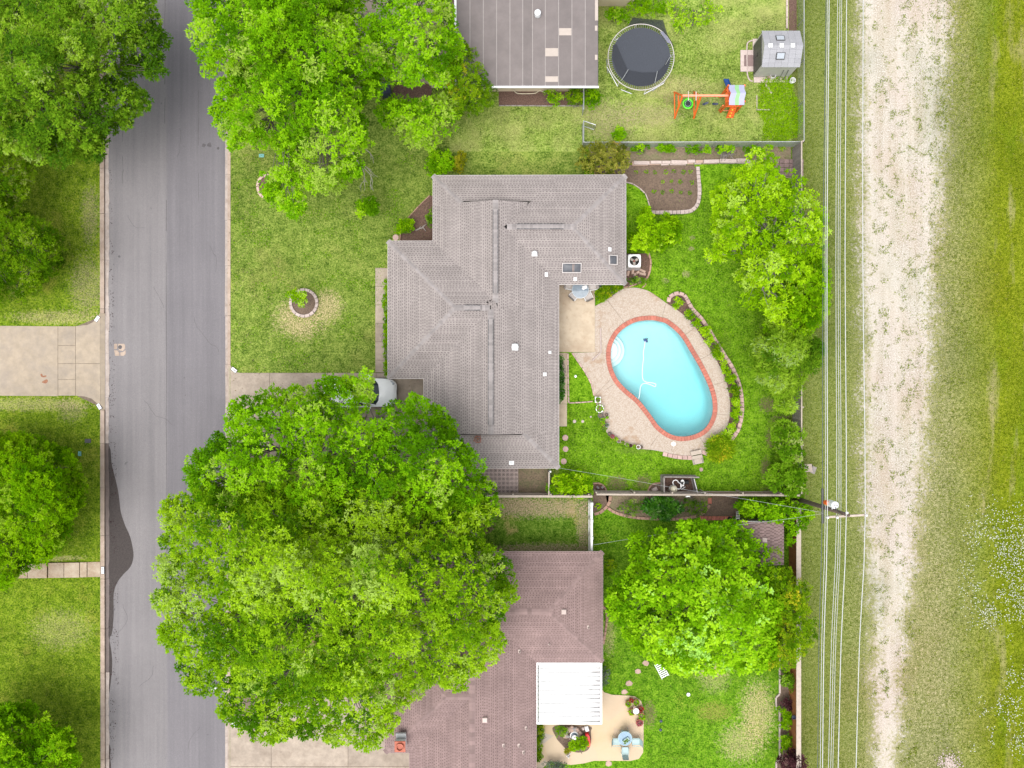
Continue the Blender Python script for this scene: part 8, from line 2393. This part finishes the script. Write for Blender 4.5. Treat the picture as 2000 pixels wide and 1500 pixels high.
MB().lathe(W(1110, 1476, 0.03), [(0.07, 0), (0.09, 0.12), (0.04, 0.22), (0.06, 0.28), (0, 0.33)], 10).build('body', M['ceramic'], wd_, smooth=True)
for s_ in (-1, 1): MB().tube([W(1110, 1476, 0.2), W(1110 + s_ * 4, 1474 - s_ * 3, 0.14)], 0.03, 5).build('wing', M['ceramic'], wd_)
hedge('narrow clipped hedge along the east wall of the mauve house', [(1045, 1414), (1060, 1414), (1061, 1440), (1058, 1484), (1045, 1488)], 0.7, 395, 'leaf_gold')
shrub('green lavender border at the bottom of the tan patio', 1085, 1496, 26, 8, 0.5, 'leaf_grey', 396, leaf=(0.12, 0.04), spacing=0.28, jag=0.2)
for k, (x, y, pts) in enumerate(((1262, 1295, 0), (1246, 1311, 1), (1228, 1335, 2), (1219, 1351, 3), (1188, 1491, 4))):
    g_ = random.Random(60 + k)
    P_ = [(x + g_.uniform(5, 8.5) * math.cos(a_), y + g_.uniform(4.5, 7) * math.sin(a_)) for a_ in [q * math.pi / 3 + 0.4 * k for q in range(6)]]
    o = MB().prism(wpts(P_), -0.03, 0.035, 0.012).build('flagstone', M['flagstone'])
    tag(o, ['tan flagstone nearest the maple tree in the south lawn', 'second tan flagstone from the maple in the south lawn', 'third tan flagstone from the maple in the south lawn', 'tan flagstone touching the rim of the tan patio', 'tan flagstone below the lower rim of the tan patio'][k], 'flagstone', 'flagstones leading to the tan patio')
shrub('lavender and red flowering strip beside the patio cover', 1181, 1325, 7, 26, 0.6, 'leaf_grey', 397, leaf=(0.09, 0.04), spacing=0.26, jag=0.25, tn=0.4)
shrub('ragged yellow flowering shrub at the corner of the mauve roof', 1189, 1105, 9, 22, 0.8, 'leaf_gold', 398, leaf=(0.11, 0.05), spacing=0.3, jag=0.25)
ebd = thing('bed_edging', 'tan block edging along the east wall of the mauve house', 'edging', W(1183, 1215))
edging(ebd, [(1176, 1183), (1183, 1192), (1185, 1210), (1182, 1235), (1178, 1258)], 0.3, (0.14, 0.12), 'tan_block', 0.05)
lc = thing('lawn_chair', 'white slatted lounge chair half hidden under the maple', 'chair', W(1292, 1310))
a_ = R(-62)
for k in range(8):
    c = W(1286 + k * 1.8, 1297 + k * 3.4, 0.35)
    MB().box(c, (0.50, 0.06, 0.02), a_ + math.pi / 2).build('slat', M['white_metal'], lc)
for s_ in (-1, 1):
    d_ = Vector((math.cos(a_ + math.pi / 2), math.sin(a_ + math.pi / 2), 0)) * 0.25 * s_
    MB().tube([W(1285, 1295, 0.36) + d_, W(1300, 1323, 0.36) + d_], 0.02, 5).build('side_rail', M['white_metal'], lc)
    for q in (0.15, 0.85): 
        p_ = W(1285, 1295, 0.36).lerp(W(1300, 1323, 0.36), q) + d_
        MB().tube([p_, (p_.x, p_.y, 0)], 0.018, 5).build('leg', M['white_metal'], lc)
wb_ = thing('water_bowl', 'small white bowl on the south lawn', 'bowl', W(1344, 1356))
MB().lathe(W(1344, 1356, 0), [(0.09, 0), (0.12, 0.08), (0.1, 0.08), (0.08, 0.03), (0, 0.03)], 14).build('dish', M['ceramic'], wb_)
for k, (x, y) in enumerate(((1291, 1408), (1290, 1425))):
    o = thing('garden_light', ('upper' if k == 0 else 'lower') + ' dark solar light on the lawn beside the tan patio', 'garden light', W(x, y), 'solar lights by the tan patio')
    MB().tube([W(x, y, 0), W(x, y, 0.35)], 0.012, 5).build('stake', M['dark_metal'], o)
    MB().lathe(W(x, y, 0.33), [(0.05, 0), (0.10, 0.05), (0.06, 0.09), (0, 0.1)], 12).build('head', M['navy'], o)
# planting strip along the cedar fence
stp_ = bed('planting strip with a pink timber edge along the cedar fence', [(1524, 1250), (1541, 1250), (1541, 1600), (1517, 1600), (1517, 1490), (1523, 1482), (1523, 1390), (1516, 1384), (1516, 1362), (1524, 1355)], 0.015, 'soil', smooth=False)
for (a_, b_) in (((1522.5, 1255), (1523, 1354)), ((1523, 1355), (1515.5, 1362)), ((1515.5, 1362), (1516, 1386)), ((1522.5, 1386), (1523, 1482)), ((1523, 1482), (1516, 1489)), ((1516, 1489), (1516, 1600))):
    A, B = W(*a_, 0.06), W(*b_, 0.06); d = B - A
    MB().bbox((A + B) / 2, (d.length, 0.10, 0.14), math.atan2(d.y, d.x), 0.012).build('timber', M['pale_block'], stp_)
for k, (x, y, rx, ry, h, mt, lab) in enumerate(((1540, 1330, 15, 22, 1.3, 'leaf_vine', 'tall green shrub with white tips at the cedar fence'), (1538, 1375, 14, 12, 0.8, 'leaf_purple', 'small purple leaved shrub at the cedar fence'), (1524, 1385, 7, 7, 0.4, 'leaf_lime', 'small lime plant below the purple shrub'), (1535, 1408, 12, 18, 0.8, 'leaf_hedge', 'green shrub below the purple shrub at the cedar fence'),
                                                 (1535, 1455, 11, 22, 0.8, 'leaf_hedge', 'long green shrub near the bottom of the cedar fence'), (1548, 1490, 26, 22, 1.9, 'leaf_purple', 'large purple smoke bush at the bottom of the cedar fence'))):
    shrub(lab, x, y, rx, ry, h, mt, 410 + k, leaf=(0.12, 0.055), spacing=0.3, jag=0.15, rough=0.35)
pl2 = thing('garden_lamp', 'round blue pot lamp hung on the cedar fence', 'lamp', W(1549, 1399, 1.2))
pl2.location = W(1549, 1399, 1.2); ORG[pl2.name] = pl2.location.copy()
MB().lathe(W(1549, 1399, 1.2), [(0.06, 0), (0.12, 0.1), (0.13, 0.2), (0.10, 0.2), (0.08, 0.12), (0, 0.12)], 14).build('bowl', M['navy'], pl2)
MB().tube([W(1549, 1399, 1.3), W(1553, 1399.5, 1.35)], 0.012, 5).build('bracket', M['dark_metal'], pl2)

# ================================================================== power pole and lines
pole = thing('power_pole', 'dark wooden power pole with a crossarm and white transformer at the fence corner', 'power pole', W(1549, 972))
g0 = W(1549, 972); zc_ = 8.9
top = W(1657, 1006, 9.4)
MB().tube([g0 - Vector((0, 0, 0.2)), g0.lerp(top, 0.5), top], [0.15, 0.13, 0.10], 12).build('shaft', M['pole_wood'], pole, smooth=True)
A, B = W(1613, 1010, zc_), W(1691, 1005.5, zc_)
d = B - A
MB().box((A + B) / 2, (d.length, 0.11, 0.13), math.atan2(d.y, d.x)).build('crossarm', M['wood_pale'], pole)
ins = MB().lathe((0, 0, 0), [(0.045, 0), (0.07, 0.05), (0.045, 0.08), (0.08, 0.12), (0.05, 0.18), (0.03, 0.2), (0, 0.2)], 12).mesh('insulator', M['ceramic'], smooth=True)
insp = [A + Vector((0.04, 0, 0.06)), W(1653, 1001, 9.42), B + Vector((-0.03, 0, 0.06)), W(1634, 1010, zc_ + 0.06)]
for p in insp: place('insulator', ins, pole, p)
tf = W(1630.5, 986.5, 7.6)
MB().lathe((tf.x, tf.y, 6.75), [(0.19, 0), (0.21, 0.04), (0.21, 0.85), (0.22, 0.88), (0.19, 0.94), (0, 0.96)], 22).build('transformer', M['white_metal'], pole, smooth=False)
MB().tube([(tf.x, tf.y - 0.2, 7.2), Vector(W(1627, 998, 7.2))], 0.06, 6).build('bracket', M['galv'], pole)
for k in range(2): MB().lathe((tf.x - 0.08 + 0.16 * k, tf.y, 7.7), [(0.035, 0), (0.05, 0.06), (0.03, 0.14), (0, 0.2)], 8).build('bushing', M['ceramic'], pole)
tc2 = W(1618, 983, 7.0)
MB().lathe((tc2.x, tc2.y, 6.55), [(0.13, 0), (0.15, 0.05), (0.14, 0.5), (0, 0.52)], 14).build('junction_can', M['orange'], pole)
MB().tube([tc2 + Vector((0, 0, -0.3)), tc2 + Vector((0.25, -0.05, -0.3))], 0.05, 6).build('can_arm', M['galv'], pole)
MB().tube([W(1606.5, 954, 6.4), W(1606.5, 990, 6.45), W(1606.5, 1022, 6.4)], 0.075, 8).build('splice_case', M['dark_metal'], pole)
m = MB()
m.tube([W(1640, 1003, 8.9), W(1633, 997, 8.0), W(1632, 990, 7.75)], 0.012, 4).tube([W(1652, 1002, 9.4), W(1640, 998, 8.4), W(1631, 992, 7.75)], 0.012, 4)
m.build('jumper', M['wire_dark'], pole)
wires = [((1613.5, 0), (1606, 990), (1597, 1500), 6.4, 'wire_dark', 0.020, 'dark lowest cable, leftmost of the lines over the corridor'),
         ((1616, 0), (1612, 990), (1602, 1500), 6.7, 'wire', 0.015, 'pale cable just right of the dark leftmost line'),
         ((1619.5, 0), (1616, 1008), (1606.5, 1500), 9.05, 'wire', 0.022, 'upper wire on the left end of the crossarm'),
         ((1636, 0), (1634, 1000), (1618, 1500), 7.4, 'wire', 0.015, 'left wire of the middle triple of lines'),
         ((1640.5, 0), (1638.5, 1000), (1622.5, 1500), 7.5, 'wire', 0.015, 'centre wire of the middle triple of lines'),
         ((1644, 0), (1642.5, 1000), (1626.5, 1500), 7.6, 'wire', 0.013, 'right wire of the middle triple of lines'),
         ((1653.5, 0), (1653, 1001), (1637, 1500), 9.6, 'wire', 0.022, 'wire on the pole top between the triple and the rightmost line'),
         ((1686, 0), (1690, 1005), (1672, 1500), 9.05, 'wire', 0.022, 'rightmost wire on the outer end of the crossarm')]
for (a_, b_, c_, h_, mt, r_, lab) in wires:
    p0_, p1_, p2_ = W(*a_, h_ - 0.35), W(*b_, h_), W(*c_, h_ - 0.25)
    e0 = p1_ + (p0_ - p1_) * 1.7; e0.z = h_ - 0.2
    e1 = p1_ + (p2_ - p1_) * 2.2; e1.z = h_ - 0.2
    o = MB().tube([tuple(q) for q in smooth_open([tuple(e0), tuple(p0_), tuple(p1_.lerp(p0_, 0.5) - Vector((0, 0, 0.2))), tuple(p1_), tuple(p1_.lerp(p2_, 0.5) - Vector((0, 0, 0.15))), tuple(p2_), tuple(e1)], 3)], r_, 5).build('power_line', M[mt])
    tag(o, lab, 'power line', 'lines over the corridor')
for (pts, lab) in (([(1091, 914, 2.9), (1200, 932, 3.3), (1330, 955, 4.3), (1450, 974, 5.4), (1606, 1001, 6.6)], 'thin service line from the taupe house to the power pole'),
                   ([(1160, 1064, 2.9), (1280, 1045, 3.6), (1400, 1030, 4.4), (1520, 1016, 5.4), (1608, 1003, 6.6)], 'thin service line from the mauve house to the power pole')):
    o = MB().tube(smooth_open([tuple(W(*p)) for p in pts], 5), 0.006, 4).build('service_line', M['wire'])
    tag(o, lab, 'service line', None)
# weathered wooden feeder by the back fence
wfd = thing('wooden_feeder', 'weathered wooden gable box beside the back fence in the corridor', 'feeder', W(1583, 915))
c = W(1580, 914, 1.0)
MB().box((c.x, c.y, 0.5), (0.1, 0.1, 1.1)).build('post', M['wood_grey'], wfd)
MB().box((c.x, c.y, 1.0), (0.45, 0.40, 0.25), 0.1).build('box', M['wood_dark'], wfd)
MB().box((c.x - 0.12, c.y + 0.02, 1.22), (0.48, 0.50, 0.035), 0.1, 0, -0.5).build('roof_board', M['wood_pale'], wfd)
MB().box((c.x + 0.24, c.y - 0.12, 1.17), (0.42, 0.46, 0.035), -0.35, 0, 0.6).build('roof_board', M['wood_grey'], wfd)

# ================================================================== litter by the kerb
bag = thing('plastic_bag', 'crumpled white plastic bag on the road edge under the largest tree', 'bag', W(418, 1343, -0.11))
g_ = random.Random(2)
bg_pts = [(421, 1333), (424, 1338), (424, 1346), (419, 1349), (413, 1351), (411, 1349), (416, 1342), (418, 1335)]
m = MB(); vs = [W(p[0], p[1], -0.10) for p in bg_pts] + [W(418.5 + (p[0] - 418.5) * 0.6, 1343 + (p[1] - 1343) * 0.6, 0.06 + g_.uniform(-0.03, 0.07)) for p in bg_pts] + [W(419, 1343, 0.10)]
n_ = len(bg_pts)
m.add(vs, [(i, (i + 1) % n_, n_ + (i + 1) % n_, n_ + i) for i in range(n_)] + [(n_ + i, n_ + (i + 1) % n_, 2 * n_) for i in range(n_)])
m.build('film', M['paper_white'], bag)
MB().tube([W(412, 1350, -0.08), W(409.5, 1353, -0.09)], 0.02, 5).build('handle', M['paper_white'], bag)
wbd = MB().bbox(W(454.5, 1414, 0.03), (0.52, 0.12, 0.03), R(-52), 0.008).build('white_board', M['paper_white']); tag(wbd, 'white board lying at the kerb by the bottom driveway', 'board')
lt = thing('gravel_pile', 'white pebble dump at the bottom edge of the corridor', 'gravel pile', W(1852, 1482))
m = MB(); g_ = random.Random(12)
for k in range(420):
    a_ = g_.uniform(0, 6.28); q = abs(g_.gauss(0, 0.5))
    c = W(1854 + 26 * q * math.cos(a_), 1490 + 24 * q * math.sin(a_), 0.02)
    s_ = g_.uniform(0.03, 0.09)
    m.box(c, (s_, s_ * g_.uniform(0.6, 1), s_ * 0.6), g_.uniform(0, 3), g_.uniform(-0.4, 0.4))
m.build('pebbles', M['pale_block'], lt, kind='stuff')

# ================================================================== wild flowers, weeds and grass (uncountable)
def tufts(name, n, region, mat, L, Wd, seed, z=0.0, kind='stuff', el=(0.5, 1.3), label=None, mask=None, tm=0.5, ts=0.22, hmax=None):
    g = np.random.default_rng(seed)
    xs = np.array([p[0] for p in region]); ys = np.array([p[1] for p in region])
    x = g.uniform(xs.min(), xs.max(), n * 5); y = g.uniform(ys.min(), ys.max(), n * 5)
    ok = pip(region, x, y)
    if mask is not None: ok &= mask(x, y, g)
    x, y = x[ok][:n], y[ok][:n]
    N_ = len(x)
    P_ = np.stack([(x - 1000) / PXM, (750 - y) / PXM, np.full(N_, z)], 1)
    if hmax: P_[:, 2] += g.random(N_) * hmax
    a_ = g.random(N_) * 6.283; e_ = g.uniform(el[0], el[1], N_)
    d_ = np.stack([np.cos(a_) * np.cos(e_), np.sin(a_) * np.cos(e_), np.sin(e_)], 1)
    up = unit(g.normal(0, 0.4, (N_, 3)) + np.array([0, 0, 1.0]))
    me = leaf_mesh(name, P_, d_, up, L * g.uniform(0.6, 1.4, N_), Wd * g.uniform(0.6, 1.4, N_), g.normal(tm, ts, N_), M[mat])
    o = bpy.data.objects.new(name, me); link(o)
    return tag(o, label, None, None, kind)
nzf = VNoise(77)
fl_mask = lambda x, y, g: (g.random(len(x)) < np.clip((x - 1862) / 70, 0, 1) * np.clip((y - 960) / 120, 0.12, 1) * np.clip((1490 - y) / 40, 0, 1)) & ((nzf(x, y, 60) * 0.6 + nzf(x + 300, y, 18) * 0.4 + 0.3 * (g.random(len(x)) - 0.5)) > 0.50)
tufts('wildflowers', 3300, [(1860, 960), (2060, 960), (2060, 1540), (1860, 1540)], 'petal_white', 0.075, 0.06, 501, 0.18, el=(-0.2, 0.4), label='white wildflowers scattered over the meadow at the lower right', mask=fl_mask, hmax=0.18)
mm_ = lambda x, y, g: g.random(len(x)) < np.clip((x - 1770) / 150, 0.10, 1) * (0.35 + 1.1 * nzf(x + 11, y + 70, 26))
tufts('meadow_grass', 46000, [(1760, -40), (2060, -40), (2060, 1560), (1760, 1560)], 'blade_meadow', 0.19, 0.024, 502, 0.0, label='rough yellow green meadow grass right of the gravel track', el=(0.25, 1.2), mask=mm_, ts=0.3)
tufts('verge_grass', 30000, [(1560, -40), (1690, -40), (1690, 1560), (1560, 1560)], 'blade_meadow', 0.11, 0.018, 503, 0.0, label='mown verge grass under the power lines', el=(0.2, 1.1), tm=0.42)
tufts('tall_grass', 6000, blob(1525, 215, 42, 68, n=16, jag=0.25, seed=6), 'leaf_lime', 0.24, 0.03, 504, 0.0, label='tall bright grass in the corner of the play yard', el=(0.25, 1.2))
wm = lambda x, y, g: (nzf(x + 40, y + 10, 11) > 0.72)
tufts('track_weeds', 9000, [(1690, -40), (1860, -40), (1840, 500), (1800, 900), (1800, 1500), (1700, 1500)], 'blade_meadow', 0.14, 0.03, 505, 0.0, label='weeds sprouting in the pale gravel track', mask=wm, el=(0.2, 1.0), tm=0.5)

def lawn_blades(n, region, mat, seed, label, tm=0.5, ts=0.24):
    tufts('lawn_grass', n, region, mat, 0.065, 0.020, seed, 0.0, label=label, el=(0.1, 1.0), tm=tm, ts=ts)
lawn_blades(46000, [(452, 300), (842, 300), (842, 470), (756, 470), (732, 523), (732, 726), (452, 726)], 'blade_lawn', 511, 'short mown grass of the front lawn')
lawn_blades(40000, [(1226, 420), (1546, 300), (1546, 960), (1094, 915), (1112, 800), (1170, 800), (1200, 862), (1350, 896), (1440, 850), (1452, 790), (1400, 660), (1330, 570), (1262, 566)], 'blade_lawn', 512, 'short mown grass of the pool yard', 0.42)
lawn_blades(34000, [(880, 210), (1140, 210), (1170, 175), (1180, 60), (1330, 60), (1560, 20), (1556, 280), (880, 292)], 'blade_dry', 513, 'dry short grass of the play yard')
lawn_blades(36000, [(-20, 800), (196, 800), (196, 1520), (-20, 1520)], 'blade_lawn', 514, 'short mown grass of the lower west lawn', 0.45)
lawn_blades(26000, [(1180, 1016), (1540, 1016), (1525, 1520), (1262, 1520), (1262, 1360), (1180, 1340)], 'blade_lawn', 515, 'short mown grass of the south back lawn', 0.42)
lawn_blades(14000, [(-20, 300), (194, 300), (194, 620), (-20, 632)], 'blade_dry', 516, 'thin grass of the upper west lawn', 0.4)
# litter nobody could count
lm = lambda x, y, g: nzf(x + 5, y, 14) > 0.45
tufts('gutter_debris', 420, [(212, 300), (217, 300), (231, 1290), (230, 1400), (216, 1500), (212, 1500)], 'leaf_purple', 0.07, 0.04, 521, -0.112, label='dark debris along the west gutter', el=(-0.1, 0.3), tm=0.2, mask=lm)
tufts('fallen_leaves', 500, [(440, 780), (445, 280), (452, 280), (640, 735), (830, 745), (830, 900), (452, 900), (446, 1420), (440, 1420)], 'leaf_straw', 0.08, 0.05, 522, 0.035, label='fallen leaves along the east kerb and the driveway', el=(-0.1, 0.3))
tufts('lawn_clover', 5200, [(452, 300), (840, 300), (756, 470), (732, 726), (452, 726)], 'leaf_hedge', 0.06, 0.05, 523, 0.02, label='clover clumps in the front lawn', el=(-0.1, 0.5), mask=lambda x, y, g: nzf(x + 80, y + 3, 20) + 0.25 * g.random(len(x)) > 0.78, tm=0.35)
tufts('lawn_clover', 4200, [(1226, 420), (1546, 330), (1546, 940), (1100, 915), (1112, 845), (1180, 850), (1200, 862), (1350, 896), (1440, 850), (1452, 790), (1400, 660), (1330, 570), (1262, 566)], 'leaf_hedge', 0.06, 0.05, 524, 0.02, label='clover clumps in the pool yard lawn', el=(-0.1, 0.5), mask=lambda x, y, g: nzf(x + 30, y + 53, 22) + 0.25 * g.random(len(x)) > 0.78, tm=0.45)
# hairline cracks in the asphalt
gc = random.Random(31)
for (x, y) in ((250, 420), (300, 560), (380, 620), (410, 480), (280, 780), (240, 1180), (300, 1300), (390, 1420), (350, 250)):
    m = MB(); q = Vector((x, y)); a_ = gc.uniform(1.2, 1.9)
    for k in range(gc.randint(7, 13)):
        a_ += gc.uniform(-0.5, 0.5)
        r_ = q + Vector((math.cos(a_), math.sin(a_))) * gc.uniform(4, 9)
        nn = Vector((-math.sin(a_), math.cos(a_))) * 0.28
        m.poly([W(q.x - nn.x, q.y - nn.y, -0.1162), W(r_.x - nn.x, r_.y - nn.y, -0.1162), W(r_.x + nn.x, r_.y + nn.y, -0.1162), W(q.x + nn.x, q.y + nn.y, -0.1162)][::-1])
        q = r_
    m.build('road_crack', M['seam_tar'], kind='structure')
